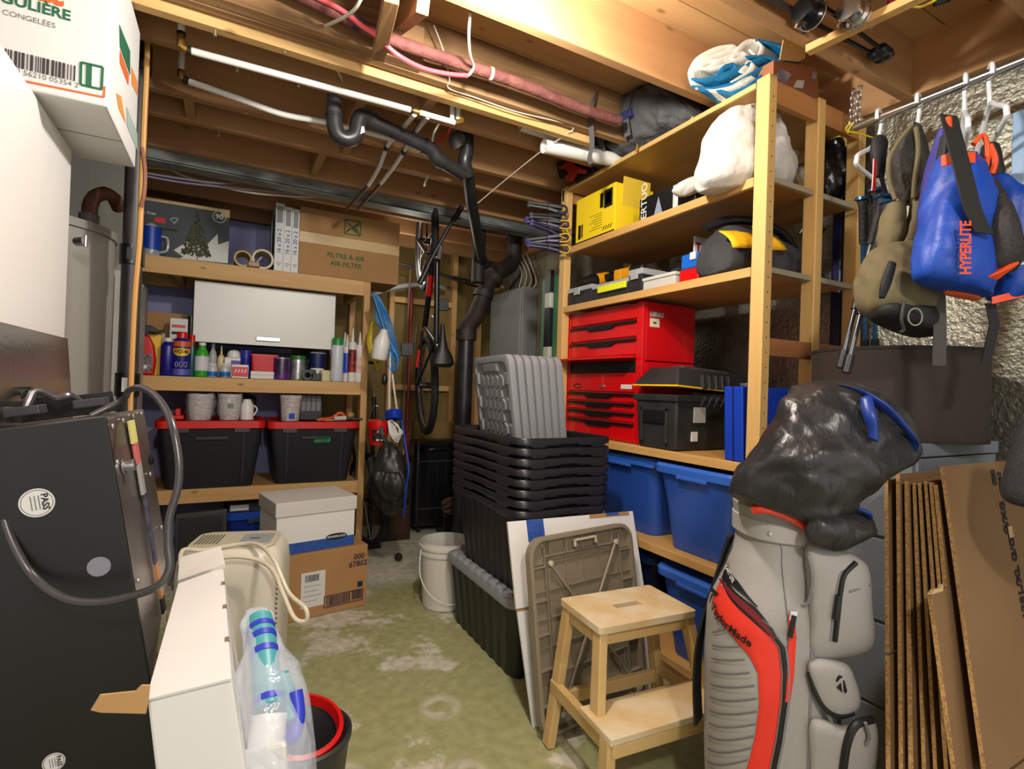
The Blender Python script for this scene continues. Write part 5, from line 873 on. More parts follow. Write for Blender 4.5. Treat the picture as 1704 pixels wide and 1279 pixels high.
for k, yk in enumerate((2.12, 1.93)): MB().ribbon(spline([(1.62, yk, z+.03), (1.595, yk-.01, z+.14), (1.63, yk-.03, z+.24), (1.74, yk-.04, z+.29)], 6), (0, .04, .0), .005).build('strap', mat('duffel_strap', (.33, .33, .33), .8), t)
MB().box((1.59, 1.88, z+.10), (1.625, 1.96, z+.14)).build('blue_patch', mat('duffel_blue', (.16, .17, .36), .7), t, bevel=.004)
MB().ribbon(spline([P(1006, 140, x=1.60), P(990, 158, x=1.46), P(983, 190, x=1.43), P(985, 240, x=1.43), P(981, 262, x=1.43), P(985, 272, x=1.44)], 6), (0, .032, 0), .004).build('hanging_strap', mat('duffel_strap', (.33, .33, .33), .8), t)
MB().tube([P(1060, 252, x=1.685), P(1061, 240, x=1.685)], .006, 6).build('clip', brass, t)
for lb, a, c, r in (('upper white paper roll sticking out from the top shelf towards the pipes', P(866, 209, y=2.22), V((1.95, 2.215, z+.075)), .024), ('lower, thicker white paper roll sticking out from the top shelf', P(905, 242, y=2.15), V((1.95, 2.14, z+.037)), .035)):
    d = (c-a); b = MB(); b.lathe([(r, 0), (r, d.length), (r*.75, d.length), (r*.75, 0), (r, 0)], a, d, 24, caps=False); tag(b.build('paper_roll', mat('roll_white', (.86, .85, .82), .5), smooth=True), lb, 'roll', 'white paper rolls on the top shelf')
t = T('red_creeper', 'red and black jointed tool hanging off the front of the top shelf', 'tool', P(950, 285, x=1.64)); o = P(950, 285, x=1.66)
b = MB(); b.prism([P(px, py, x=1.665) for px, py in ((940, 268), (948, 265), (956, 275), (972, 281), (970, 288), (958, 287), (952, 293), (950, 300), (938, 299), (940, 292), (946, 289), (942, 281), (928, 281), (930, 275), (938, 276))], (.025, 0, 0)); b.build('body', mat('tool_red', (.62, .05, .07), .45), t, bevel=.003)
MB().prism([P(px, py, x=1.69) for px, py in ((925, 270), (990, 262), (985, 290), (958, 305), (930, 296))], (.02, 0, 0)).build('backing', black_m, t, bevel=.003)
for px, py in ((937, 277), (966, 284), (945, 295)): MB().lathe([(.006, 0), (.006, .004)], P(px, py, x=1.665), (-1, 0, 0), 10).build('rivet', steel, t)
# folded blue and white canvas
cb1 = mat('canvas_blue', (.05, .44, .62), .6, c2=(.04, .36, .54), ns=5, bump=.2, bs=30); cw1 = mat('canvas_white', (.86, .85, .80), .6, bump=.2, bs=30)
t = T('folded_canvas', 'folded blue and white awning canvas heaped on the near corner of the top shelf', 'canvas', (1.86, 1.45, z))
def sheet(pts, width, m_, th=.007, nm='fold'):
    pts = spline([P(px, py, y=1.47-(px-1145)*.0009) for px, py in pts], 6); pts = [V((p.x, p.y, max(p.z, z+.006))) for p in pts]; b = MB(); n = len(pts)
    b.grid(lambda u, v: (lambda p: p+V((width*.6*v, .02*v, .006*math.sin(7*u+3*v))))(pts[min(n-1, int(round(u*(n-1))))]), n-1, 5); b.wob(.003, 22, len(pts)); return b.build(nm, m_, t, smooth=True, solid=th, ang=180)
sheet(((1150, 140), (1146, 120), (1160, 98), (1190, 80), (1220, 75), (1200, 84), (1170, 96), (1160, 110), (1175, 112), (1205, 96)), .30, cw1)
sheet(((1148, 132), (1165, 134), (1200, 122), (1240, 104), (1270, 96)), .33, cb1, .009); sheet(((1160, 112), (1168, 104), (1195, 100), (1228, 86), (1238, 88), (1215, 100), (1185, 112), (1170, 116)), .28, cw1)
sheet(((1152, 142), (1156, 148), (1190, 146), (1230, 130), (1262, 112), (1280, 112)), .32, cb1, .009); sheet(((1158, 150), (1160, 156), (1180, 152), (1215, 142), (1240, 126), (1250, 128), (1230, 142)), .28, cw1); sheet(((1160, 158), (1180, 163), (1215, 153), (1250, 136), (1275, 118)), .32, cb1, .009)
sheet(((1215, 98), (1228, 80), (1244, 68), (1256, 66), (1266, 74), (1258, 92), (1246, 84)), .26, cw1); sheet(((1256, 67), (1275, 72), (1300, 80), (1296, 96), (1268, 92), (1240, 96)), .22, cb1, .009); sheet(((1190, 125), (1205, 110), (1222, 106), (1210, 122), (1190, 134)), .26, cb1); sheet(((1230, 120), (1244, 104), (1250, 106), (1240, 120), (1215, 138)), .26, cw1)
# orange print carton and open flaps box
orange_p = mat('carton_orange', (.60, .38, .25), .6); q0 = P(1285, 130, y=1.28)
x0, x1 = P(1283, 120, y=1.32).x, P(1362, 150, y=1.32).x; t = T('orange_carton', 'orange printed carton with lamp pictures on the near edge of the top shelf', 'box', ((x0+x1)/2, 1.4, z))
MB().hexa([(x0, 1.31, z), (x1, 1.31, z), (x1, 1.55, z), (x0, 1.55, z), (x0, 1.31, z+.12), (x1-.03, 1.31, z+.18), (x1-.03, 1.55, z+.18), (x0, 1.55, z+.12)]).build('body', orange_p, t, bevel=.002)
def OC(px, py): p = P(px, py, y=1.308); return p
MB().poly([OC(1300, 113), OC(1318, 123), OC(1305, 140), OC(1288, 125)]).build('printed_photo', mat('print_photo', (.72, .70, .74), .5, c2=(.45, .42, .48), ns=14), t); MB().poly([OC(1326, 133), OC(1339, 134), OC(1336, 147), OC(1320, 145)]).build('printed_lamp', pw, t)
MB().poly([OC(1352, 118), OC(1359, 121), OC(1358, 132), OC(1350, 130)]).build('printed_shade', mat('print_lilac', (.62, .60, .70), .5), t)
fl = mat('flap_tan', (.80, .66, .42), .75)
for nm, pts, yk in (('flap', ((1298, 99), (1304, 66), (1341, 70), (1340, 97), (1330, 102)), 1.302),): MB().prism([P(px, py, y=yk) for px, py in pts], (0, .004, 0)).build(nm, fl, t)
t = T('open_carton', 'open tan carton with raised flaps behind the folded canvas, up between the joists', 'box', (1.95, 1.75, z)); MB().box((1.86, 1.35+.22, z), (2.14, 1.74, z+.11)).build('body', fl, t, bevel=.002)
MB().prism([P(px, py, y=1.575) for px, py in ((1215, 70), (1268, 40), (1300, 60), (1303, 84), (1240, 110))], (0, .004, 0)).build('flap', mat('flap_light', (.86, .74, .5), .75), t)
tag(MB().box((1.735, 1.645, z), (1.76, 1.69, z+.05)).build('wood_offcut', pine_y, bevel=.002), 'small wood block at the front edge of the top shelf between duffel and canvas', 'wood block')
# ================================================================= CENTRE OF THE ROOM
bin_m = mat('bin_black', (.105, .105, .12), .38); lid_m = mat('lid_grey', (.50, .51, .52), .5)
def perim(w, d, r, n=160):
    base = rrect(w, d, r, 10); pts = [V((a, c, 0)) for a, c in base]; pts.append(pts[0]); L_ = [0]
    for i in range(len(pts)-1): L_.append(L_[-1]+(pts[i+1]-pts[i]).length)
    out = []; j = 0
    for k in range(n):
        s = L_[-1]*k/n
        while L_[j+1] < s: j += 1
        f = (s-L_[j])/max(1e-9, L_[j+1]-L_[j]); out.append(pts[j].lerp(pts[j+1], f))
    return out
def tough_bin(label, W_, D_, H_, mt, group, ribs=1):
    t = T('storage_bin', label, 'storage bin', group=group); n = 240
    P0 = perim(W_, D_, .06, n); PB = perim(W_-.13, D_-.13, .05, n); PT = perim(W_-.055, D_-.055, .055, n); Pin = perim(W_-.0575, D_-.0575, .05, n); PBi = perim(W_-.134, D_-.134, .049, n)
    def wave(p, k): return p*(1-.02*(.5+.5*math.copysign(min(1, abs(math.sin(k*2*math.pi*30/n))*3), math.sin(k*2*math.pi*30/n)))*ribs)
    R = [[wave(p, k)+V((0, 0, 0)) for k, p in enumerate(PB)], [wave(p.lerp(q, .93), k)+V((0, 0, (H_-.03)*.93)) for k, (p, q) in enumerate(zip(PB, PT))], [p+V((0, 0, H_-.03)) for p in PT], [p+V((0, 0, H_-.004)) for p in PT]]
    IN = [[p+V((0, 0, H_-.006)) for p in Pin], [p+V((0, 0, H_-.03)) for p in Pin], [wave(p, k)+V((0, 0, .006)) for k, p in enumerate(PBi)]]
    MB().loft(R+IN).build('body', mt, t, smooth=True)
    def low(p):
        ax, ay = abs(p.x)/(W_/2), abs(p.y)/(D_/2)
        u = p.y/(D_/2) if ax > .97 else p.x/(W_/2); u = abs(u)
        if u > .80: return .024
        if u > .74: return .024+(.80-u)/.06*.013
        if u > .50: return .037
        if u > .44: return .037-(.50-u)/.06*.012
        if u > .20: return .028
        return .022
    RR = [[p*.985+V((0, 0, H_-.012)) for p in P0], [p+V((0, 0, H_-.006)) for p in P0], [p+V((0, 0, H_-.004-low(p))) for p in P0], [p*.965+V((0, 0, H_-.004-low(p))) for p in P0], [p*.955+V((0, 0, H_-.006)) for p in P0]]
    TOP = [[p*.93+V((0, 0, H_-.004)) for p in P0], [p*.985+V((0, 0, H_)) for p in P0], [p+V((0, 0, H_-.006)) for p in P0]]
    b = MB(); b.loft(TOP+RR[2:4], caps=False); b.build('rim', mt, t, smooth=True, ang=50)
    return t
W_, D_, H_ = .495, .75, .375; cx, cy = 1.315, 2.26
tg = T('storage_bin', 'closed dark green black tote with grey lid on the floor, under the stacked bins', 'storage bin', (cx+.01, cy+.04, 0)); n = 240
greenblk = mat('bin_greenblack', (.085, .10, .095), .42); P0 = perim(.50, .76, .06, n); PB = perim(.41, .66, .05, n); PT = perim(.47, .73, .055, n)
def wave(p, k): return p*(1-.022*(.5+.5*math.copysign(min(1, abs(math.sin(k*2*math.pi*26/n))*3), math.sin(k*2*math.pi*26/n))))
OO = V((cx+.01, cy+.04, .001))
MB().loft([[OO+wave(p, k) for k, p in enumerate(PB)], [OO+wave(p.lerp(q, .93), k)+V((0, 0, .30)) for k, (p, q) in enumerate(zip(PB, PT))], [OO+p+V((0, 0, .33)) for p in PT]]).build('body', greenblk, tg, smooth=True)
MB().loft([[OO+p*.99+V((0, 0, .318)) for p in P0], [OO+p*1.01+V((0, 0, .322)) for p in P0], [OO+p*1.01+V((0, 0, .352)) for p in P0], [OO+p*.98+V((0, 0, .362)) for p in P0], [OO+p*.90+V((0, 0, .362)) for p in P0]]).build('lid', lid_m, tg, smooth=True, ang=50)
for k in range(9): MB().lathe([(.028, 0), (.026, .012), (.012, .018)], OO+V((-.225+.0*k, -.31+k*.075, .362)), n=8).build('lid_boss', lid_m, tg, smooth=True)
b0 = tough_bin('black bin at the bottom of the nested stack, standing on the grey lid', W_, D_, H_, bin_m, 'nested black bins'); b0.location = (cx, cy, .365)
NM = ('second from the bottom of', 'third from the bottom of', 'fourth from the bottom of', 'fifth from the bottom of', 'fourth from the top of', 'third from the top of', 'second from the top of', 'topmost, holding the grey lids, in')
for k in range(1, 8):
    dup(b0, loc=(cx, cy, .365+k*.0435), label='black bin '+('topmost, holding the grey lids, in' if k == 7 else NM[k-1])+' the nested stack')
MB().box((-.085, -D_/2+.029, H_*.52), (.085, -D_/2+.045, H_*.80)).build('front_panel', bin_m, b0, bevel=.006, org=(0, 0, 0))
# grey lids standing in the top bin
def make_lid():
    t = T('bin_lid', 'x', 'lid', group='grey lids standing in the top bin'); w, h, th = .50, .70, .034; b = MB()
    for e, z in (): pass
    b.loft([[V((z, a, c)) for a, c in rrect(w+2*e, h+2*e, .05, 6)] for e, z in ((-.012, th), (-.002, th-.002), (0, th-.006), (0, .004), (-.006, 0), (-.03, 0), (-.036, .009), (-.06, .009))]); b.build('panel', lid_m, t, smooth=True, ang=40)
    b = MB(); r = .036; s3 = math.sqrt(3)
    for i in range(-2, 3):
        for j in range(-4, 5):
            y, z = i*r*2*s3/2*1.02+(j % 2)*r*s3/2, j*r*1.5*1.04
            if abs(y) > .145 or abs(z) > .26: continue
            b.loft([[V((x, y+k*r*math.sin(a), z+k*r*math.cos(a))) for a in (math.pi/3*q for q in range(6))] for x, k in ((.012, .97), (.001, .90))])
    b.build('hexagons', lid_m, t)
    for sy in (-1, 1):
        for k in range(5): MB().loft([[V((x, sy*(.205)+a*s, -.24+k*.12+c*s)) for a, c in ((-.022, -.035), (.022, -.035), (.022, .035), (-.022, .035))] for x, s in ((.012, 1), (-.001, .7))]).build('boss', lid_m, t)
        MB().loft([[V((x, a*s*3.2, sy*.295+c*s)) for a, c in ((-.035, -.022), (.035, -.022), (.035, .022), (-.035, .022))] for x, s in ((.012, 1), (-.001, .8))]).build('boss', lid_m, t)
    return t
L0 = make_lid(); LL = ('leftmost grey lid, its honeycomb face turned to the left', 'grey lid second from the left in the top bin', 'grey lid third from the left in the top bin', 'middle grey lid of the seven in the top bin', 'grey lid third from the right in the top bin', 'grey lid second from the right in the top bin', 'rightmost grey lid in the top bin')
for k in range(7):
    M = Matrix.Translation((1.172+.0405*k, 2.315, 1.055)) @ Matrix.Rotation(math.radians(-6), 4, 'Z') @ Matrix.Rotation(math.radians(-8+.3*k), 4, 'Y')
    o = L0 if k == 0 else dup(L0); o.matrix_world = M; o['label'] = LL[k]
# flattened white carton leaning on the bins
bl_ = P(880, 1213, z=.001); tl = P(845, 868, y=1.845); tr = P(1053, 850, y=1.845); br = bl_+(tr-tl); wv = MATS['white_card']
t = T('white_carton', 'flattened white cardboard carton with blue tape leaning on the black bins', 'cardboard', bl_)
u = (tr-tl).normalized(); v = (tl-bl_).normalized(); nn = u.cross(v).normalized(); Wc = (tr-tl).length; Hc = (tl-bl_).length
def WC(a, c, e=0): return bl_+u*Wc*a+v*Hc*c+nn*e
back = -nn*.012 if nn.y < 0 else nn*.012; fr = -back.normalized()
MB().hexa([WC(0, .56), WC(1, .56), WC(1, .56)+back, WC(0, .56)+back, WC(0, 1), WC(1, 1), WC(1, 1)+back, WC(0, 1)+back]).build('upper_panel', wv, t, bevel=.001)
MB().hexa([WC(0.03, 0), WC(.98, 0), WC(.98, 0)+back, WC(.03, 0)+back, WC(0.005, .55), WC(1, .55), WC(1, .55)+back, WC(.005, .55)+back]).build('lower_panel', wv, t, bevel=.001)
MB().obox(WC(.0, .548)+fr*.001, u*Wc, v*.006, back).build('fold', card, t); MB().obox(WC(.62, .978)+fr*.001, u*.34*Wc, v*.016, -fr*.002).build('slot', card, t)
MB().obox(WC(.13, .885)+fr*.0015, u*.08, v*.115*Hc, back*.1).build('blue_tape', mat('tape_blue', (.12, .26, .56), .6, c2=(.18, .33, .64), ns=50), t); MB().obox(WC(.76, .985)+fr*.0015, u*.07, v*.015*Hc, back*.1).build('blue_tape', MATS['tape_blue'], t)
t2 = T('brown_cardboard', 'brown cardboard sheet with notched top between the white carton and the tray', 'cardboard', bl_+fr*.03)
pts = [WC(.10, .02), WC(.86, .02), WC(.86, .86), WC(.81, .905), WC(.6, .905), WC(.58, .92), WC(.4, .92), WC(.38, .905), WC(.19, .89), WC(.10, .83)]; MB().prism([p+fr*.008 for p in pts], fr*.008).build('sheet', card, t2, bevel=.001)
# folding tray
tan_p = mat('tray_tan', (.50, .46, .38), .55); q0 = P(892, 1228, z=.004); uu = V((.991, .13, 0)).normalized(); topc = P(872, 925, y=1.715); vv = (topc-q0); vv = (vv-uu*vv.dot(uu)).normalized(); ww = uu.cross(vv).normalized(); ww = ww if ww.y < 0 else -ww
TW, TH = .56, .69
def TR(a, c, e): return q0+uu*a+vv*c+ww*(e+.012)
t = T('folding_tray', 'tan plastic folding table top standing on edge, ribbed underside with crossed rods showing', 'tray table', q0)
def rr_(w, h, r, e, ins=0): return [TR(TW/2+a, TH/2+c, e) for a, c in rrect(w-2*ins, h-2*ins, r, 7)]
MB().loft([rr_(TW, TH, .07, 0), rr_(TW, TH, .07, .028), rr_(TW, TH, .066, .03, .006), rr_(TW, TH, .06, .03, .014), rr_(TW, TH, .06, .006, .018)]).build('panel', tan_p, t, smooth=True, ang=40)
b = MB()
for k in range(1, 6): b.obox(TR(TW*k/6-.002, .03, .006), uu*.004, vv*(TH-.06), ww*.007)
for k in range(1, 7): b.obox(TR(.02, TH*k/7-.002, .006), uu*(TW-.04), vv*.004, ww*.007)
for a in (.075, TW-.079): b.obox(TR(a, .04, .006), uu*.005, vv*(TH-.08), ww*.014)
for c in (.07, TH-.075): b.obox(TR(.075, c, .006), uu*(TW-.15), vv*.005, ww*.014)
for k in range(5):
    for a in (.018, TW-.075): b.obox(TR(a, .10+k*.12, .006), uu*.057, vv*.005, ww*.018)
    b.obox(TR(.10+k*.085, TH-.07, .006), uu*.004, vv*.055, ww*.018)
b.build('ribs', tan_p, t)
for a0, c0, a1, c1 in ((.10, TH-.10, .48, .08), (.46, TH-.07, .10, .06)):
    MB().tube([TR(a0, c0, .022), TR(a1, c1, .022)], .005, 8).build('rod', mat('rod_tan', (.56, .52, .44), .4), t, smooth=True)
    for a, c in ((a0, c0), (a1, c1)): MB().lathe([(.011, 0), (.011, .008), (.006, .01)], TR(a, c, .022), ww, 12).build('knob', mat('knob_pale', (.72, .69, .60), .4), t, smooth=True)
b = MB(); b.obox(TR(TW/2-.06, TH-.035, .026), uu*.12, vv*.008, ww*.012); b.obox(TR(TW/2-.06, TH-.055, .026), uu*.008, vv*.028, ww*.012); b.obox(TR(TW/2+.052, TH-.055, .026), uu*.008, vv*.028, ww*.012); b.build('latch', MATS['knob_pale'], t, bevel=.002)
# step stool
sw = mat('stool_wood', (.80, .68, .46), .5, c2=(.74, .61, .39), ns=5, stretch=(.5, 2, 2)); sw2 = mat('stool_top', (.80, .69, .49), .55, c2=(.86, .81, .70), ns=7, lo=.45, hi=.72)
su = V((.997, -.072, 0)).normalized(); sv = V((-su.y, su.x, 0)); so = V((1.276, 1.442, 0))
def SP(a, c, z): return so+su*a+sv*c+V((0, 0, z))
t = T('step_stool', 'pale wooden two step stool with hand hole, standing before the tan tray', 'step stool', so)
hw, hd = .19, .118
top = rrect(2*hw+.02, 2*hd+.02, .012, 3); hole = 0
bm_ = MB(); 
for zz in (.48, .50): pass
def ringp(pts, z): return [SP(a, c, z) for a, c in pts]
hs = []
for a, c in top:   # outer-to-hole quads by angle
    an = math.atan2(c, a); hs.append((.055*max(-1, min(1, math.cos(an)*1.25)) if abs(math.cos(an)) > .3 else .055*math.cos(an)*1.25, .017*max(-1, min(1, math.sin(an)*1.6))))
bm_.loft([ringp(hs, .478), ringp(top, .478), ringp(top, .50), ringp(hs, .50), ringp(hs, .478)], caps=False); bm_.build('top_board', sw2, t, bevel=.0015)
def leg(a0, c0, z0_, a1, c1, z1_, w=.045, h=.03, nm='leg'): MB().bar(SP(a0, c0, z0_), SP(a1, c1, z1_), h, w, sv).build(nm, sw, t, bevel=.003)
for s_ in (-1, 1):
    leg(s_*(hw-.012), hd-.02, .478, s_*.245, hd-.02, 0.003); leg(s_*(hw-.012), -hd+.02, .478, s_*.215, -.150, .236)
    leg(s_*.235, -.235, .235, s_*.247, -.250, 0.003); MB().bar(SP(s_*.222, hd-.0, .20), SP(s_*.225, -.255, .20), .028, .045).build('side_rail', sw, t, bevel=.003)
    MB().bar(SP(s_*(hw-.012), hd-.02, .455), SP(s_*(hw-.012), -hd+.02, .455), .026, .045).build('side_apron', sw, t, bevel=.003)
MB().bar(SP(-.225, hd-.02, .16), SP(.225, hd-.02, .16), .025, .045).build('stretcher', sw, t, bevel=.003); MB().bar(SP(-hw+.02, -hd+.02, .455), SP(hw-.02, -hd+.02, .455), .022, .045).build('front_apron', sw, t, bevel=.003)
MB().hexa([SP(a, c, z) for z in (.228, .25) for a, c in ((-.25, -.272), (.25, -.272), (.25, -.10), (-.25, -.10))]).build('step_board', sw2, t, bevel=.003)
MB().bar(SP(-.24, -.255, .205), SP(.24, -.255, .205), .025, .04).build('front_rail', sw, t, bevel=.003)
# ================================================================= LEFT FOREGROUND
FXR, FZ = -.44, 1.95; fr_w = mat('fridge_white', (.90, .90, .89), .35)
t = T('freezer', 'tall white upright freezer at the left edge with the printed carton on top', 'freezer', (-.80, 1.5, 0)); MB().box((-1.15, 1.0, .03), (FXR, 2.11, FZ)).build('cabinet', fr_w, t, bevel=.012, seg=3); MB().box((-1.1, 1.02, 0.0), (FXR-.03, 2.09, .03)).build('plinth', black_m, t)
# printed carton on the freezer
ca, cb_ = P(178, 178, z=FZ+.001), P(225, 280, z=FZ+.001); vdir = V((cb_.x-ca.x, cb_.y-ca.y, 0)).normalized(); udir = V((-vdir.y, vdir.x, 0)); udir = udir if udir.x < 0 else -udir
tilt = math.radians(0)
t = T('food_carton', 'white food carton with green and orange print, on top of the freezer', 'box', ca); L_, Wd, Hh = (cb_-ca).length, .55, .46
cm = mat('carton_white', (.84, .84, .83), .7); pts = [ca, ca+udir*Wd, ca+udir*Wd+vdir*L_, ca+vdir*L_]; MB().hexa(pts+[p+V((0, 0, Hh)) for p in pts]).build('body', cm, t, bevel=.006)
nf = -vdir; gr = mat('print_green2', (.10, .38, .25), .7); orr = mat('print_orange', (.86, .38, .16), .7); gi = mat('print_greybar', (.22, .19, .20), .7)
def CF(px, py):   # point on the carton's front face
    r = FW+RT*((px-CX)/F)-UP*((py-CY)/F); tt = (ca-EYE).dot(nf)/r.dot(nf); return EYE+r*tt+nf*.0012
def CR(px, py):
    nr = -udir; r = FW+RT*((px-CX)/F)-UP*((py-CY)/F); tt = (ca-EYE).dot(nr)/r.dot(nr); return EYE+r*tt+nr*.0012
ux_ = -udir; upv = V((0, 0, 1))
def ftxt(s, a, c, size, m_, bold=0):   # text whose baseline middle runs from pixel a to pixel c
    A_, C2 = CF(*a), CF(*c); txt(s, size, m_, t, (A_+C2)/2, (C2-A_), upv, bold=bold, lift=0)
txt('coat', .07, orr, t, CF(104, -4), ux_, upv, bold=.05, align='RIGHT', lift=0); txt('COUPE RÉGULIÈRE', .036, gr, t, CF(118, 28), ux_, upv, bold=.03, align='RIGHT', lift=0); txt('POMMES DE TERRE FRITES CONGELÉES', .0185, mat('print_grey2', (.40, .42, .40), .7), t, CF(93, 44), ux_, upv, align='RIGHT', lift=0)
A_, B_ = CF(-6, 108), CF(124, 131); bl0 = CF(-6, 108); hb_ = (CF(0, 64)-CF(0, 108)).length*.9
bars(CF(0, 106), ux_, (CF(124, 131)-CF(0, 106)).length, .036*1.1, nf, gi, t, 9)
txt('0 56210 05354 2', .018, MATS['print_grey2'], t, CF(80, 131), ux_, upv, lift=0)
for a, c in (((135, 104), (171, 112)), ((134, 141), (169, 149)), ((135, 104), (134, 141)), ((171, 112), (169, 149)), ((146, 106), (145, 144)), ((151, 107), (150, 145))): MB().bar(CF(*a), CF(*c), .006, .0006, nf).build('printed_frame', gr, t)
for a, c in (((-5, 126), (173, 162)), ((173, 162), (174, 144))): MB().bar(CF(*a), CF(*c), .005, .0006, nf).build('printed_line', orr, t)
MB().poly([CR(198, 40), CR(216, 85), CR(216, 125), CR(199, 78)]).build('printed_patch', gr, t); MB().poly([CR(199, 82), CR(214, 124), CR(213, 142), CR(199, 105)]).build('printed_patch', orr, t); MB().poly([CR(193, 155), CR(201, 160), CR(209, 206), CR(197, 180)]).build('printed_patch', mat('print_orange_l', (.88, .55, .25), .7), t)
MB().poly([CR(210, 176), CR(228, 222), CR(228, 250), CR(211, 210)]).build('printed_panel', mat('print_mint', (.62, .72, .68), .7), t); MB().poly([CR(218, 110), CR(228, 135), CR(229, 160), CR(219, 140)]).build('printed_patch', MATS['print_orange_l'], t)
z_ = FZ; MB().obox(ca+udir*.002+vdir*(L_*.5)-V((0, 0, .0008)), udir*.4, vdir*.003, V((0, 0, .0007))).build('bottom_seam', mat('seam_dark', (.25, .25, .25)), t)
# black vent pipe, gas pipe
px_ = P(221, 400, d=2.06); t = T('vent_stack', 'black plastic vertical pipe with couplings between the freezer and the left shelf', 'pipe', (px_.x, px_.y, 0)); a = V((px_.x, px_.y, 0)); lean = V((0, 0, 1))
MB().tube([a, a+V((0, 0, 2.67))], .034, 20).build('pipe', mat('abs_grey', (.17, .16, .165), .45, c2=(.24, .23, .23), ns=4), t, smooth=True)
for py, h in ((425, .075), (640, .09), (95, .11)):
    z_ = P(221, py, d=2.06).z; MB().lathe([(.034, -h/2), (.041, -h/2), (.041, h/2), (.034, h/2)], a+V((0, 0, z_)), n=20).build('coupling', mat('abs_black', (.07, .07, .075), .35), t, smooth=True)
    MB().box(a+V((-.012, -.0425, z_-h*.3)), a+V((.006, -.038, z_+h*.3))).build('coupling_label', pw if py == 640 else mat('tape_dark', (.2, .2, .2)), t)
cable('gas_pipe', 'tan yellow gas pipe running down beside the black vertical pipe', [P(245, -20, d=1.96), P(245, 80, d=1.97), P(240, 200, d=1.98), P(236, 300, d=1.98), P(232, 400, d=1.99), P(224, 500, d=2.0), P(218, 640, d=2.01), P(214, 760, d=2.02)], .0095, mat('gas_tan', (.82, .62, .36), .4), 'pipe')
cable('brown_cable', 'reddish brown cable bowing out beside the gas pipe near the freezer carton', [P(236, 245, d=1.95), P(241, 280, d=1.95), P(240, 320, d=1.95), P(234, 345, d=1.96)], .007, mat('cable_brown', (.58, .38, .28), .5))
# water heater and furnace
wc = V((-.70, 2.78, 0)); t = T('water_heater', 'grey cylindrical water heater with insulated elbow behind the freezer', 'water heater', wc); hm = mat('heater_grey', (.58, .57, .54), .45)
zt_ = P(150, 372, d=2.05).z; MB().lathe([(.265, 0.01), (.27, .03), (.27, zt_-.02), (.28, zt_-.02), (.28, zt_+.012), (.2, zt_+.03), (.02, zt_+.04)], wc, n=48).build('tank', hm, t, smooth=True, ang=50)
e0 = P(148, 366, d=2.1); MB().tube(spline([V((e0.x, e0.y, zt_)), P(150, 345, d=2.1), P(158, 328, d=2.1), P(175, 322, d=2.12), P(190, 330, d=2.15), P(198, 346, d=2.2)], 5), .026, 14).wob(.004, 40).build('insulated_elbow', mat('elbow_wrap', (.42, .27, .21), .7, c2=(.28, .16, .12), ns=12), t, smooth=True)
MB().tube([V((e0.x, e0.y, zt_)), V((e0.x, e0.y, zt_+.05))], .034, 16).build('collar', mat('collar_grey', (.35, .34, .33), .5), t, smooth=True)
q = P(128, 402, d=1.92); MB().tube([q, q+V((.03, -.03, 0))], .016, 10).tube([q+V((.03, -.03, -.02)), q+V((.03, -.03, .02))], .006, 8).build('relief_valve', steel, t, smooth=True)
t = T('furnace', 'pale sheet metal furnace cabinet and duct behind the water heater', 'furnace', (-.75, 3.3, 0)); sm_ = mat('sheet_metal', (.62, .62, .59), .38, .45, c2=(.52, .52, .49), ns=3, stretch=(3, 3, .4))
MB().box((-1.3, 3.1, 0), (-.42, 3.75, 1.75)).build('cabinet', mat('furnace_panel', (.70, .69, .66), .4, c2=(.62, .61, .58), ns=2), t, bevel=.006); MB().box((-1.25, 3.12, 1.75), (-.44, 3.7, 2.38)).build('plenum', sm_, t, bevel=.004)
MB().box((-.424, 3.15, .9), (-.415, 3.5, 1.6)).build('access_panel', mat('furnace_panel2', (.74, .73, .70), .4), t, bevel=.003); MB().box((-.47, 3.085, .1), (-.45, 3.1, 1.72)).build('edge_trim', mat('trim_pale', (.66, .65, .62), .5), t)
MB().box((-.6, 3.05, 1.2), (-.585, 3.1, 1.65)).build('gauge', mat('gauge_amber', (.45, .35, .2), .4), t)
# stainless sheet and black appliance
ss = mat('stainless', (.60, .59, .57), .22, .95, bump=.03, bs=60); c1, c0 = P(113, 563, x=-.425), P(-60, 520, x=-.425)
t = T('stainless_panel', 'brushed stainless steel panel leaning on the freezer above the black appliance', 'panel', (-.42, 1.4, .5))
e = c1-V((0, 0, .75)); g = V((c0.x, c0.y, e.z)); off = V((.045, .03, 0)); MB().hexa([g+off, e+off+V((0, .05, 0)), e+off+V((-.006, .05, 0)), g+off-V((.006, 0, 0)), c0, c1, c1-V((.006, 0, 0)), c0-V((.006, 0, 0))]).build('sheet', ss, t, bevel=.002)
# appliance, rolled in its own plane
ac = P(177, 693, d=1.0); tl2 = math.radians(9.5); ph = math.radians(-3); bx = V((math.cos(ph), math.sin(ph), 0)); au = V((bx.x*math.cos(tl2), bx.y*math.cos(tl2), math.sin(tl2))).normalized(); ab = V((-bx.y, bx.x, 0)); ad = au.cross(ab); ad = ad if ad.z < 0 else -ad   # au right, ad down, ab back
AW, AH, AD = .255, 1.16, .365
def AP(r, dn, bk): return ac-au*r+ad*dn+ab*bk
t = T('black_appliance', 'black backed steel kitchen appliance standing on end with cord, round pass stickers', 'appliance', AP(AW/2, AH, 0))
bkm = mat('appliance_black', (.022, .022, .027), .42); stl = mat('appliance_steel', (.56, .54, .53), .34, .8, c2=(.48, .46, .45), ns=5)
MB().hexa([AP(AW, AH, 0), AP(0, AH, 0), AP(0, AH, .006), AP(AW, AH, .006), AP(AW, 0, 0), AP(0, 0, 0), AP(0, 0, .006), AP(AW, 0, .006)]).build('back_plate', bkm, t, bevel=.003)
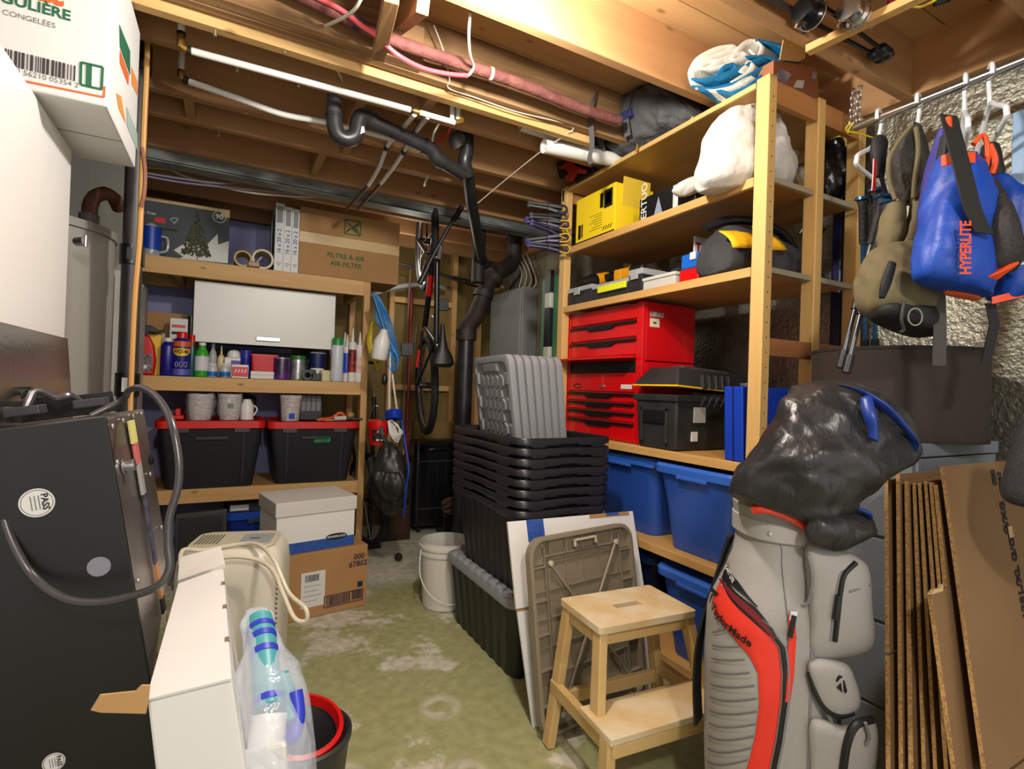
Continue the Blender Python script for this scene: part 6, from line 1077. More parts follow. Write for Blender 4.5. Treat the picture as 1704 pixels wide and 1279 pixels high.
MB().hexa([AP(AW-.004, AH-.45, .007), AP(.002, AH-.62, .007), AP(.002, AH-.75, AD), AP(AW-.004, AH-.6, AD), AP(AW-.004, .003, .007), AP(.002, .003, .007), AP(.002, .003, AD), AP(AW-.004, .003, AD)]).build('steel_case', stl, t, bevel=.003)
MB().hexa([AP(AW, .0, AD+.002), AP(.06, .0, AD+.002), AP(.06, .0, AD+.006), AP(AW, .0, AD+.006), AP(AW, -.05, AD+.002), AP(.06, -.05, AD+.002), AP(.06, -.05, AD+.006), AP(AW, -.05, AD+.006)]).build('end_flange', bkm, t, bevel=.001)
for r, bk in ((.215, .20), (.12, .28)): MB().obox(AP(r, -.018, bk), au*.06, ab*.05, -ad*.02).build('bracket', mat('bracket_grey', (.2, .2, .21), .5), t, bevel=.003)
def sticker(r, dn, rad, s=True, m_=None):
    c = AP(r, dn, -.0012); b = MB(); b.lathe([(rad, 0), (rad, .0006)], c, -ab, 28); k = b.build('sticker', m_ or pw, t)
    if s:
        MB().tube([c+(au*math.cos(a)+ad*math.sin(a))*rad*.88-ab*.0008 for a in (2*math.pi*i/32 for i in range(32))], .0006, 4, True).build('sticker_ring', grey_m, k)
        txt('PASS', rad*.55, ink, k, c-ab*.0009+au*rad*.45, ad, au, bold=.03, lift=.0004)
        for j in range(3): MB().obox(c-ab*.001+au*(rad*(.1-.22*j))-ad*rad*.5, au*rad*.06, ad*rad*1.0, -ab*.0003).build('sticker_line', grey_m, k)
def onface(px, py): r = FW+RT*((px-CX)/F)-UP*((py-CY)/F); tt = (ac-EYE).dot(ab)/r.dot(ab); p = EYE+r*tt-ac; return -p.dot(au), p.dot(ad)
sticker(*onface(62, 836), .026); sticker(*onface(90, 1267), .017); sticker(*onface(165, 942), .0185, False, mat('sticker_grey', (.50, .50, .55), .4))
# details on steel side
def AS(bk, dn): return AP(-.0005, dn, bk)
for bk, dn in ((.03, .02), (.12, .015), (.22, .012), (.31, .012), (.02, .09), (.3, .16), (.03, .33), (.33, .3)): MB().lathe([(.006, 0), (.005, .003), (.002, .004)], AS(bk, dn), au, 10).build('screw', steel, t, smooth=True)
MB().lathe([(.016, 0), (.016, .003), (.010, .004), (.010, .016), (.012, .016), (.012, .02), (.006, .02)], AS(.06, .105), au, 20).build('conduit_fitting', steel, t, smooth=True)
bag_l = T('paint_brush', 'paint brush in clear sleeve stuck on the steel side of the black appliance', 'brush', AS(.19, .4))
def brushp(bk, dn, w, h, m_, nm): MB().obox(AS(bk-w/2, dn)+au*.002, ab*w, ad*h, au*.006).build(nm, m_, bag_l, bevel=.001)
brushp(.165, .02, .045, .05, mat('brush_pale', (.78, .76, .45), .6), 'sleeve_tip'); brushp(.168, .07, .035, .045, mat('brush_pink', (.75, .38, .36), .5), 'sleeve_band'); brushp(.172, .115, .03, .07, mat('brush_clear', (.6, .6, .6), .3), 'sleeve'); brushp(.178, .185, .02, .16, mat('brush_navy', (.10, .12, .22), .5, c2=(.3, .3, .36), ns=60), 'handle'); brushp(.183, .345, .026, .08, mat('brush_wood', (.66, .46, .26), .5), 'ferrule'); brushp(.183, .425, .028, .035, mat('brush_dark', (.1, .12, .12), .5), 'band'); brushp(.183, .46, .024, .045, mat('brush_bristle', (.80, .76, .62), .7), 'bristles')
MB().lathe([(.012, 0), (.012, .004), (.008, .006)], AS(.34, .13), au, 14).build('knockout', black_m, t, smooth=True)
cord_m = mat('cord_grey', (.30, .29, .30), .28, .35)
cdp = [AP(.075, .0, .22), P(204, 665, d=1.2), P(214, 650, d=1.14), P(235, 645, d=1.1), P(262, 662, d=1.06), P(284, 700, d=1.0), P(297, 760, d=.98), P(296, 810, d=.97), P(282, 860, d=.96), P(280, 905, d=.95), P(282, 945, d=.94), P(262, 975, d=.93), P(215, 992, d=.93), P(160, 1002, d=.93), P(105, 994, d=.93), P(55, 958, d=.94), P(18, 895, d=.94), P(-5, 820, d=.95), P(-30, 760, d=.97)]
MB().tube(spline(cdp, 7), .0068, 12).build('power_cord', cord_m, t, smooth=True)
MB().tube(spline([P(-20, 690, d=1.12), P(10, 683, d=1.14), P(38, 684, d=1.16), P(48, 668, d=1.17), P(57, 652, d=1.18), P(72, 652, d=1.19), P(95, 662, d=1.2), P(115, 658, d=1.22), P(132, 668, d=1.25)], 6), .009, 10).build('inner_cord', cord_m, t, smooth=True)
MB().tube(spline([P(20, 672, d=1.22), P(35, 655, d=1.24), P(50, 650, d=1.25), P(70, 665, d=1.25)], 6), .010, 10).build('inner_cord', black_m, t, smooth=True)
# dark slab further left
tag(MB().hexa([(-.52, 1.10, 0), (-.42, 1.10, 0), (-.42, 1.16, 0), (-.52, 1.16, 0), (-.56, 1.10, .98), (-.462, 1.10, .98), (-.462, 1.16, .98), (-.56, 1.16, .98)]).build('dark_slab', mat('slab_black', (.05, .05, .055), .6), bevel=.003), 'matte black slab edge at the far left below the black appliance', 'slab')
# tall narrow white carton
A1, B1, C1 = P(245, 1165, d=.80), P(386, 1130, d=.82), P(372, 946, d=1.36); pn_ = (B1-A1).cross(C1-A1); r_ = P(297, 973, d=1)-EYE; D1 = EYE+r_*((A1-EYE).dot(pn_)/r_.dot(pn_))
wb_ = mat('carton_bright', (.88, .88, .87), .6); t = T('slim_carton', 'tall slim white carton standing on edge between the black appliance and the humidifier', 'box', V(((A1.x+C1.x)/2, (A1.y+C1.y)/2, 0)))
def dropv(p, dx=0, dy=0): return V((p.x+dx, p.y+dy, .002))
MB().hexa([dropv(A1, .10, -.03), dropv(B1, .13, -.03), dropv(C1, .13, 0), dropv(D1, .10, 0), A1, B1, C1, D1]).build('body', wb_, t, bevel=.004)
n_ = (B1-A1).cross(D1-A1).normalized(); n_ = n_ if n_.z > 0 else -n_
MB().hexa([A1+n_*.001-(D1-A1)*.01, B1+n_*.001-(D1-A1)*.01, C1+n_*.001, D1+n_*.001, A1+n_*.006-(D1-A1)*.012, B1+n_*.006-(D1-A1)*.012, C1+n_*.004, D1+n_*.004]).build('lid_flap', wb_, t, bevel=.001)
f0, f1, f2, f3 = P(297, 973, d=1.345), P(376, 945, d=1.345), P(369, 916, d=1.40), P(300, 934, d=1.40); MB().prism([f0, f1, f2, f3], n_*.012).build('end_flap', mat('flap_white', (.86, .85, .82), .7), t, bevel=.001)
for k in (.22, .5, .76): p = B1.lerp(C1, k)+n_*.003; MB().obox(p-(B1-A1)*.05, (B1-A1)*.06, (C1-B1)*.03, n_*.004).build('tuck_slot', mat('slot_brown', (.5, .42, .33), .8), t)
fd = A1-(D1-A1)*.02; MB().prism([P(px, py, d=.79) for px, py in ((150, 1182), (166, 1156), (225, 1150), (235, 1140), (250, 1140), (248, 1160), (243, 1188), (168, 1186))], V((0, .004, 0))).build('torn_flap', mat('flap_tan2', (.74, .58, .38), .8), t, bevel=.001)
# humidifier
t = T('humidifier', 'cream white humidifier with rounded top and a side grip behind the slim carton', 'humidifier', P(400, 1100, d=2.0)); cw_ = mat('humidifier_white', (.84, .82, .75), .4)
hc = P(388, 1050, d=2.04); zt_ = P(388, 906, d=1.98).z; hx = V((math.cos(.25), -math.sin(.25), 0)); hy = V((-hx.y, hx.x, 0)); Rg = []
for z_, k in ((.002, .92), (.02, .98), (.2, 1.0), (zt_-.10, 1.0), (zt_-.05, .97), (zt_-.02, .90), (zt_-.004, .78), (zt_, .6)): Rg.append([V((hc.x, hc.y, z_))+hx*a*k+hy*c*k for a, c in rrect(.37, .30, .08, 6)])
MB().loft(Rg).build('body', cw_, t, smooth=True); 
MB().loft([[V((hc.x, hc.y, z_))+hx*a*k+hy*c*k for a, c in rrect(.30, .22, .05, 6)] for z_, k in ((zt_-.001, 1), (zt_+.004, .98), (zt_+.004, .9))]).build('top_panel', mat('humid_top', (.76, .74, .64), .45), t, smooth=True)
b = MB()
for k in range(7): b.obox(V((hc.x, hc.y, zt_+.004))+hx*(-.13+.012*k)+hy*(-.06), hx*.005, hy*.12, V((0, 0, .002)))
b.build('grille', mat('grille_dark', (.4, .39, .33), .5), t); MB().obox(V((hc.x, hc.y, zt_+.004))+hx*.02+hy*(-.07), hx*.11, hy*.13, V((0, 0, .002))).build('control_panel', mat('humid_grey', (.58, .60, .62), .4), t, bevel=.001); MB().obox(V((hc.x, hc.y, zt_+.006))+hx*.05+hy*(-.01), hx*.035, hy*.008, V((0, 0, .001))).build('printed_mark', ink, t)
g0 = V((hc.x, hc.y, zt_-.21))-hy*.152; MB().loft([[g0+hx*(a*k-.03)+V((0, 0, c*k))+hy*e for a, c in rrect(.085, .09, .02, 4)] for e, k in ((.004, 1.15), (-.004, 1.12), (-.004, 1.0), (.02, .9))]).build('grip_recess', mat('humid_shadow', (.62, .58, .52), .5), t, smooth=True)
MB().tube([g0+hx*(-.06)+V((0, 0, -.025)), g0+hx*.0+V((0, 0, -.025))], .014, 10).build('grip_bar', cw_, t, smooth=True)
b = MB()
for k in range(16): b.lathe([(.004, 0), (.004, .001)], V((hc.x, hc.y, zt_-.1-.018*k))+hx*.172-hy*.125, (hx-hy).normalized(), 6)
tag(b.build('side_holes', mat('hole_grey', (.35, .34, .3), .5), t), kind='stuff')
cor = mat('cord_cream', (.82, .79, .70), .4); zc = zt_+.012
cp = [P(300, 940, d=1.8), P(305, 915, d=1.85), P(340, 915, d=1.9), P(400, 905, d=1.95), P(430, 906, d=1.93), P(455, 930, d=1.86), P(480, 985, d=1.80), P(508, 1012, d=1.75), P(509, 1032, d=1.74), P(490, 1028, d=1.74), P(470, 985, d=1.77), P(455, 950, d=1.83), P(430, 932, d=1.87), P(395, 926, d=1.86), P(365, 928, d=1.84)]
cable('power_cord', 'cream power cord looping over the humidifier and hanging beside the brown carton', cp, .0075, cor, 'cord', 10, 8)
# plastic wrapped toy frame
t = T('wrapped_toy', 'plastic wrapped white toy base with turquoise and blue banded tube in front of the humidifier', 'toy', P(440, 1250, d=1.0)); tq = mat('turquoise', (.28, .60, .63), .4); bb_ = mat('band_violet', (.16, .22, .72), .4)
tubep = [P(432, 1030, d=1.12), P(440, 1090, d=1.05), P(448, 1180, d=.97)]; MB().tube(spline(tubep, 8), .026, 18).build('tube', tq, t, smooth=True)
TP = spline(tubep, 24)
for k0, k1 in ((8, 11), (14, 17), (22, 25), (42, 45)): MB().tube(TP[k0:k1+1], .0275, 18).build('band', bb_, t, smooth=True)
MB().tube([P(449, 1188, d=.965), P(440, 1260, d=.93), P(432, 1330, d=.9)], .031, 18).build('white_pipe', white_m, t, smooth=True)
pz = P(450, 1235, d=.9); MB().hexa([P(398, 1300, d=.9), P(478, 1310, d=.9), P(482, 1300, d=1.0), P(410, 1290, d=1.0), P(402, 1250, d=.9), P(478, 1232, d=.9), P(476, 1222, d=1.0), P(412, 1236, d=1.0)]).build('base', white_m, t, bevel=.008)
MB().tube(spline([P(492, 1150, d=1.0), P(496, 1190, d=.98), P(488, 1225, d=.96), P(472, 1215, d=.97)], 5), .013, 12).build('blue_arm', bb_, t, smooth=True); MB().tube(spline([P(470, 1120, d=1.02), P(482, 1160, d=1.0), P(486, 1200, d=.97)], 5), .012, 12).build('teal_arm', tq, t, smooth=True)
bagp = [ring_px(l, r, y, d, dp) for l, r, y, d, dp in ((405, 450, 1012, 1.12, .012), (404, 455, 1030, 1.11, .03), (405, 470, 1080, 1.06, .05), (398, 492, 1130, 1.02, .065), (392, 505, 1190, .98, .075), (388, 515, 1250, .95, .08), (390, 520, 1330, .93, .08))]
sack(bagp, 30, 2.4, .010, 15, 20).build('plastic_wrap', mat('film', (.86, .90, .95), .14, alpha=.34, bump=.6, bs=18), t, smooth=True, sub=1)
# bin with red ring
bc = P(500, 1215, z=.30); t = T('waste_bin', 'dark grey waste bin with a red inner ring beside the wrapped toy', 'waste bin', (bc.x, bc.y, 0)); o = V((bc.x, bc.y, 0))
MB().lathe([(.10, .002), (.105, .01), (.128, .265), (.135, .28), (.135, .292), (.128, .297), (.118, .285), (.095, .02)], o, n=36).build('body', mat('bin_grey', (.17, .17, .18), .45), t, smooth=True)
ra = V((.10, -.25, 1)).normalized(); b = MB(); b.lathe([(.105, 0), (.112, .004), (.112, .024), (.100, .028), (.096, .0), (.105, 0)], o+V((0, .01, .29)), ra, 36, caps=False); b.build('red_ring', mat('ring_red', (.80, .06, .05), .35), t, smooth=True)
# ================================================================= RIGHT FOREGROUND
# drawer cabinet with lamp shade
dg = mat('cabinet_grey', (.44, .47, .50), .5); x0, x1, y0, y1 = 1.80, 2.33, .80, 1.21; zt_ = 1.125
t = T('drawer_cabinet', 'grey blue drawer cabinet at the foil wall behind the golf bag', 'cabinet', ((x0+x1)/2, (y0+y1)/2, 0)); MB().box((x0+.012, y0, .002), (x1, y1, zt_-.045)).build('body', dg, t, bevel=.003); MB().box((x0, y0-.006, zt_-.04), (x1+.005, y1+.005, zt_)).build('top', dg, t, bevel=.003)
for k in range(4): d_ = MB().box((x0, y0+.01, .05+k*.26), (x0+.014, y1-.01, .05+k*.26+.25)).build('drawer', dg, t, bevel=.003)
MB().box((x0+.04, y0-.003, zt_-.10), (x1-.02, y0, zt_-.05)).build('side_rail', dg, t, bevel=.001)
t = T('lamp_shade', 'large dark brown drum lamp shade on the grey drawer cabinet', 'lamp shade', (2.05, .985, zt_)); sh = mat('shade_brown', (.17, .135, .12), .85, c2=(.20, .16, .14), ns=60, stretch=(1, 1, 6))
b = MB(); b.lathe([(.252, .002), (.252, .295), (.248, .295), (.248, .002), (.252, .002)], (2.05, .985, zt_), n=64, caps=False); b.build('drum', sh, t, smooth=True)
for k in (0, .288): MB().lathe([(.254, k), (.254, k+.009)], (2.05, .985, zt_), n=64, caps=False).build('shade_trim', mat('shade_trim', (.13, .10, .09), .8), t, smooth=True)
MB().tube([(2.05-.248, .985, zt_+.27), (2.05+.248, .985, zt_+.27)], .002, 6).build('spider', steel, t)
# flattened cartons leaning on the cabinet
kraft = mat('kraft_edge', (.70, .55, .34), .85, c2=(.50, .37, .20), ns=160, stretch=(1, 1, 1)); kf = mat('kraft_face', (.50, .385, .25), .75, c2=(.47, .355, .225), ns=3)
def sheet_px(label, top, bot_px, width, h, dep, group='flattened cartons leaning on the cabinet', notch=None, wob=0):
    # top: pixel and depth of the top left corner; bottom left lies on the floor below the frame
    p1 = P(top[0], top[1], d=top[2]); p0 = P(bot_px[0], bot_px[1], d=bot_px[2]); dirv = (p0-p1); k = (p1.z-.002)/(p1.z-p0.z); p0 = p1+dirv*k; uu_ = V((math.cos(wob), math.sin(wob), 0)); t = T('flat_carton', label, 'cardboard', p0, group)
    vv_ = p1-p0; nn_ = uu_.cross(vv_).normalized(); nn_ = nn_ if nn_.y > 0 else -nn_; 
    segs = notch or [(0, 1, 0)]
    for a, c, dx in segs:
        q = p0+vv_*a+uu_*dx; MB().hexa([q, q+uu_*width, q+uu_*width+nn_*dep, q+nn_*dep, q+vv_*(c-a), q+vv_*(c-a)+uu_*width, q+vv_*(c-a)+uu_*width+nn_*dep, q+vv_*(c-a)+nn_*dep]).build('panel', [kf, kraft], t, bevel=.0008)
        MB().obox(q-uu_*.0008, uu_*.0006, nn_*dep, vv_*(c-a)).build('fluted_edge', kraft, t)
    return t, p0, uu_, vv_, nn_
SH = [((1478, 797, 1.50), (1482, 1275, 1.22), .45, .010, 'leftmost flattened carton of the leaning stack', [(0, .145, .004), (.15, .60, 0), (.605, 1, 0)]), ((1497, 788, 1.47), (1503, 1275, 1.20), .44, .009, 'second flattened carton from the left in the leaning stack', [(0, .36, .003), (.365, 1, 0)]), ((1512, 800, 1.44), (1520, 1275, 1.18), .42, .010, 'third flattened carton from the left in the leaning stack', [(0, .40, .003), (.405, 1, 0)]),
    ((1524, 802, 1.42), (1541, 1275, 1.165), .42, .008, 'fourth flattened carton from the left in the leaning stack', [(0, .30, .003), (.305, 1, 0)]), ((1533, 803, 1.40), (1560, 1275, 1.15), .41, .008, 'fifth flattened carton from the left in the leaning stack', [(0, .38, .004), (.385, 1, 0)]), ((1543, 800, 1.38), (1578, 1275, 1.13), .40, .008, 'sixth flattened carton from the left, behind the torn one', None), ((1552, 802, 1.36), (1592, 1275, 1.115), .40, .008, 'seventh flattened carton from the left in the leaning stack', [(0, .42, .005), (.425, 1, 0)]),
    ((1560, 806, 1.345), (1606, 1275, 1.10), .40, .009, 'eighth flattened carton from the left, just behind the front printed one', [(0, .3, .004), (.305, 1, 0)])]
for top, bot, w, dep, lb, nt_ in SH: sheet_px(lb, top, bot, w, .9, dep, notch=nt_)
t, p0, uu_, vv_, nn_ = sheet_px('torn short flattened carton with a ragged top in the middle of the stack', (1550, 985, 1.205), (1590, 1275, 1.086), .09, .5, .009)
MB().prism([p0+vv_*1.0+uu_*a+V((0, -.002, c)) for a, c in ((-.008, -.004), (.01, .006), (.04, .004), (.05, .012), (.05, -.004))], nn_*.008).build('ragged_edge', mat('torn_pale', (.78, .68, .48), .8), t)
t, p0, uu_, vv_, nn_ = sheet_px('large front flattened carton with navy printing, top right of the stack', (1570, 775, 1.335), (1640, 1275, 1.075), .60, 1.0, .008, notch=[(0, .44, .012), (.445, 1, 0)])
fn = -nn_; pr_n = mat('print_navy2', (.07, .07, .16), .7)
def KP(px, py): r = FW+RT*((px-CX)/F)-UP*((py-CY)/F); tt = (p0-EYE).dot(fn)/r.dot(fn); return EYE+r*tt+fn*.0025
vu = vv_.normalized()
txt('000', .030, pr_n, t, KP(1653, 794), vu, -uu_, bold=.04, lift=0); txt('47963', .030, pr_n, t, KP(1665, 806), vu, -uu_, bold=.04, lift=0); txt('G/XG', .036, pr_n, t, KP(1671, 861), vu, -uu_, bold=.04, lift=0)
txt('L/XL G/G', .036, pr_n, t, KP(1690, 940), vu, -uu_, bold=.04, lift=0); txt('128', .036, pr_n, t, KP(1703, 1010), vu, -uu_, bold=.04, lift=0)
MB().obox(KP(1678, 895), uu_*.025, vu*.03, fn*.0008).build('packing_tape', mat('tape_shine', (.72, .62, .48), .25), t)
# grey mesh basket edge at the far right
t = T('mesh_basket', 'dark grey mesh bag hanging at the right edge in front of the flattened cartons', 'bag', P(1710, 840, d=1.05)); msh = mat('mesh_grey', (.20, .20, .21), .7, c2=(.11, .11, .12), ns=220)
sack([ring_px(l, l+150, y, 1.12, .08) for l, y in ((1730, 690), (1716, 730), (1703, 770), (1694, 805), (1692, 828), (1700, 842), (1722, 848))], 26, 2.6).build('body', msh, t, smooth=True, sub=1); q = P(1795, 692, d=1.12); MB().ribbon([q, V((q.x, .27, 2.0)), V((q.x, .27, 2.449))], (.03, 0, 0), .004).build('strap', msh, t)
# ---- golf bag
G0 = V((1.335, .90, 0)); gdir = V((math.sin(math.radians(57)), math.cos(math.radians(57)), 0)); gd = V((-gdir.y, gdir.x, 0)); gx = gdir; gx = V((.89, -.455, 0)).normalized(); gy = V((-gx.y, gx.x, 0)); lean = V((-.02, .05, 0))
grey_f = mat('golf_grey', (.61, .60, .58), .8, c2=(.585, .578, .56), ns=240, bump=.10, bs=300); or_f = mat('golf_orange', (.86, .19, .11), .6); zip_m = mat('zip_black', (.06, .06, .065), .45); pipg = mat('piping_grey', (.46, .46, .46), .5)
t = T('golf_bag', 'light grey golf bag with orange panel and zip pockets, right of the step stool', 'golf bag', G0); GB = t
PROF = [(0.005, .150, .150), (.03, .162, .158), (.25, .165, .160), (.50, .160, .155), (.68, .150, .145), (.80, .128, .128), (.86, .118, .120), (.94, .116, .118)]
def gs(th, z, off=0):   # theta 0 faces the camera, + to the right
    for (za, ra, sa), (zb, rb, sb) in zip(PROF, PROF[1:]):
        if z <= zb: break
    f = min(1, max(0, (z-za)/(zb-za))); f = f*f*(3-2*f); rx, ry = ra+(rb-ra)*f+off, sa+(sb-sa)*f+off; c = G0+lean*z+V((0, 0, z))+gx*.055*max(0, min(1, (z-.66)/.2)); s_, k_ = math.sin(th), math.cos(th)
    return c+gx*(rx*math.copysign(abs(s_)**.85, s_))-gy*(ry*math.copysign(abs(k_)**.85, k_))
MB().loft([[gs(2*math.pi*i/64, z) for i in range(64)] for z in [p[0] for p in PROF[:1]]+[.02+.92*k/40 for k in range(41)]]).build('body', grey_f, t, smooth=True, ang=60)
def strip(fa, fb, z0, z1, m_, nm, off=.004, n=40, m=8, parent=None, solid=0): return MB().grid(lambda u, v: gs(fa(z0+(z1-z0)*v)*(1-u)+fb(z0+(z1-z0)*v)*u, z0+(z1-z0)*v, off+(.0 if 0 < u < 1 else -.002)), m, n).build(nm, m_, parent or t, smooth=True, ang=80)
def lerpf(tab):
    def f(z):
        for (a, fa), (c, fc) in zip(tab, tab[1:]):
            if z <= c: k = max(0, (z-a)/(c-a)); return fa+(fc-fa)*k
        return tab[-1][1]
    return f
def gth(px, py, off=.0):   # theta and height of the bag surface point seen at a pixel
    def err(th, z): q = gs(th, z, off)-EYE; w = q.dot(FW); return (CX+F*q.dot(RT)/w-px)**2+(CY-F*q.dot(UP)/w-py)**2
    bt, bz, st, sz = 0, .47, .1, .04; best = min((err(-1.6+.1*i, .01+.04*k), -1.6+.1*i, .01+.04*k) for i in range(33) for k in range(24))
    for _ in range(6):
        st *= .4; sz *= .4; best = min((err(t_, z_), t_, z_) for t_ in (max(-1.62, min(1.62, best[1]+st*a)) for a in range(-3, 4)) for z_ in (max(.006, min(.93, best[2]+sz*c)) for c in range(-3, 4)))
    return best[1], best[2]
def pxstrip(ea, eb, m_, nm, off=.006):
    A_, B_ = (spline([V(gth(*p)+(0,)) for p in e], 6) for e in (ea, eb)); n = len(A_)-1
    return MB().grid(lambda u, v: (lambda q: gs(q.x, q.y, off))(A_[round(v*n)].lerp(B_[round(v*n)], u)), 4, n).build(nm, m_, t, smooth=True, ang=80)
def fromp(pts):
    tz = sorted(((lambda r: (r[1], r[0]))(gth(px, py)) for px, py in pts)); return lerpf(tz), tz[0][0], tz[-1][0]
# ---- panel edges traced over the bag's own surface
lf, za, zb = fromp(((1182, 952), (1178, 985), (1188, 1015), (1215, 1052), (1248, 1090), (1262, 1120), (1264, 1170), (1258, 1220), (1248, 1262), (1240, 1290)))
rf, zc, zd = fromp(((1186, 940), (1205, 975), (1240, 1005), (1275, 1040), (1297, 1075), (1302, 1120), (1300, 1170), (1292, 1230), (1284, 1270), (1280, 1295)))
strip(lf, rf, max(za, zc), min(zb, zd), or_f, 'orange_panel', .005)
strip(lambda z: rf(z), lambda z: rf(z)+.07, max(za, zc), min(zb, zd), zip_m, 'pocket_zip', .0065, m=3); strip(lambda z: rf(z)+.07, lambda z: rf(z)+.10, max(za, zc), min(zb, zd), pipg, 'piping', .008, m=2); strip(lambda z: rf(z)-.02, lambda z: rf(z), max(za, zc), min(zb, zd), pipg, 'piping', .008, m=2)
pxstrip(((1191, 946), (1222, 978), (1262, 1013), (1296, 1060)), ((1188, 951), (1213, 988), (1250, 1029), (1291, 1064)), zip_m, 'pocket_edge', .006)
pxstrip(((1198, 958), (1222, 982), (1260, 1017), (1291, 1059)), ((1196, 961), (1216, 986), (1253, 1025), (1289, 1061)), mat('golf_maroon', (.40, .03, .06), .6), 'inner_lining', .0085)
pxstrip(((1196, 927), (1217, 948), (1232, 968), (1246, 988), (1262, 1007)), ((1188, 934), (1207, 956), (1225, 976), (1243, 991), (1261, 1009)), zip_m, 'name_tape', .006)
for k in range(12): # grey pin stripes of the lower left pocket
    y = 1030+k*21.5; th0, z0_ = gth(1188-k*.9, y); th1, z1_ = gth(1188+min(72, 28+k*8), y+2); th1 = min(th1, lf(z1_)-.02) if za < z1_ < zb else th1
    if th1 > th0: MB().grid(lambda u, v: gs(th0+(th1-th0)*u, z0_+(z1_-z0_)*u+.0045*(v-.5), .003), 10, 1).build('stripe', mat('stripe_grey', (.40, .40, .40), .7), t, smooth=True)
sf, z1_, z2_ = fromp(((1326, 840), (1334, 900), (1342, 960), (1348, 1060), (1346, 1160), (1342, 1280))); strip(lambda z: sf(z), lambda z: sf(z)+.035, z1_, z2_, pipg, 'seam_piping', .004, m=2)
sf2, z1_, z2_ = fromp(((1292, 880), (1300, 930), (1306, 1000), (1310, 1040))); strip(lambda z: sf2(z), lambda z: sf2(z)+.02, z1_, z2_, pipg, 'seam_piping', .003, m=2)
zf, z1_, z2_ = fromp(((1316, 1020), (1317, 1060), (1314, 1120), (1308, 1165))); strip(lambda z: zf(z)-.045, lambda z: zf(z)+.045, z1_, z2_, or_f, 'side_zip', .007, m=3)
th, z_ = gth(1316, 1035); MB().tube([gs(th, z_+.02, .012), gs(th, z_-.03, .014)], .006, 8).build('zip_pull', black_m, t, smooth=True); th, z_ = gth(1318, 1022); MB().grid(lambda u, v: gs(th+.09*(u-.5), z_+.02*(v-.5), .0085), 3, 2).build('zip_tab', pw, t)
def bagtext(s, a, c, size, m_, nm='lettering', bold=.03, off=.008):
    (t0, z0_), (t1, z1_) = gth(*a), gth(*c); pa, pc = gs(t0, z0_), gs(t1, z1_); L_ = (pc-pa).length; 
    def wp(x, y):
        k = x/L_; tt_ = t0+(t1-t0)*k; zz = z0_+(z1_-z0_)*k; dz = (z1_-z0_)/L_; dx_ = math.sqrt(max(.05, 1-dz*dz)); return gs(tt_-y*dz/.15, zz+y*dx_, off)
    txt(s, size, m_, t, pa, (1, 0, 0), (0, 0, 1), bold=bold, align='LEFT', warp=wp, name=nm)
bagtext('TaylorMade', (1190, 1006), (1272, 1081), .027, ink, bold=.03, off=.0095); bagtext('CART LITE', (1194, 933), (1226, 969), .013, pw, bold=.03, off=.0095)
th, z_ = gth(1184, 988); 
for pts in (((-.02, .016), (.02, .016), (.012, .006), (-.012, .006)), ((-.003, .004), (.006, .004), (.004, -.02), (.0, -.016))): MB().grid(lambda u, v: gs(th+(pts[0][0]*(1-u)+pts[1][0]*u)*(1-v)/.15+(pts[3][0]*(1-u)+pts[2][0]*u)*v/.15, z_+pts[0][1]*(1-v)+pts[2][1]*v, .0085), 3, 3).build('logo', ink, t)
# collar, handle
MB().loft([[gs(2*math.pi*i/48, z, o) for i in range(48)] for z, o in ((.875, .004), (.88, .010), (.925, .010), (.93, .004))], caps=False).build('collar_band', mat('golf_collar', (.64, .63, .61), .7), t, smooth=True, ang=50)
MB().loft([[gs(2*math.pi*i/48, z, o) for i in range(48)] for z, o in ((.925, .006), (.955, .008), (.96, .0), (.955, -.012), (.90, -.014))], caps=False).build('top_rim', mat('golf_rim', (.56, .55, .52), .6), t, smooth=True, ang=50)
MB().tube(spline([P(1254, 848, d=1.35), P(1275, 847, d=1.325), P(1305, 856, d=1.315), P(1335, 872, d=1.315), P(1350, 886, d=1.33)], 6), [.011]*25, 12).build('handle', mat('golf_handle', (.88, .25, .17), .45), t, smooth=True)
th, z_ = gth(1283, 894); MB().lathe([(.005, 0), (.005, .004)], gs(th, .90, .010), -gy, 10).build('snap', steel, t)
# side pockets bulging to the right
def pocket(nm, outline, d, bulge, m_=grey_f, parent=None, seg=10):
    c = [sum(p[0] for p in outline)/len(outline), sum(p[1] for p in outline)/len(outline)]; O = spline([V((p[0], p[1], 0)) for p in outline], 5, True); R = []
    for k, dd in ((1.0, .07), (1.0, 0.0), (.97, -.4*bulge), (.88, -.75*bulge), (.70, -.95*bulge), (.4, -bulge), (.05, -bulge)): R.append([P(c[0]+(p.x-c[0])*k, c[1]+(p.y-c[1])*k, d=d+dd) for p in O])
    return MB().loft(R).build(nm, m_, parent or t, smooth=True, ang=80)
def zipline(pts, d, w=.013, nm='zip', m_=zip_m, parent=None, k=6): return MB().tube(spline([P(x, y, d=d+(dd if dd else 0)) for x, y, dd in pts], k), w, 8).build(nm, m_, parent or t, smooth=True)
pk = pocket('upper_pocket', ((1342, 905), (1385, 908), (1432, 930), (1448, 955), (1452, 1010), (1456, 1060), (1442, 1085), (1400, 1096), (1350, 1102), (1344, 1040), (1342, 970)), 1.33, .045)
zipline(((1424, 936, -.035), (1405, 955, -.044), (1398, 985, -.046), (1394, 1020, -.047), (1389, 1066, -.044)), 1.33, .0065, parent=pk); zipline(((1418, 933, -.030), (1399, 952, -.042), (1391, 985, -.044), (1386, 1020, -.045), (1381, 1066, -.042)), 1.33, .0035, 'piping', pipg, pk); zipline(((1395, 990, -.052), (1392, 1012, -.054), (1389, 1030, -.054)), 1.33, .006, 'zip_pull', black_m, pk)
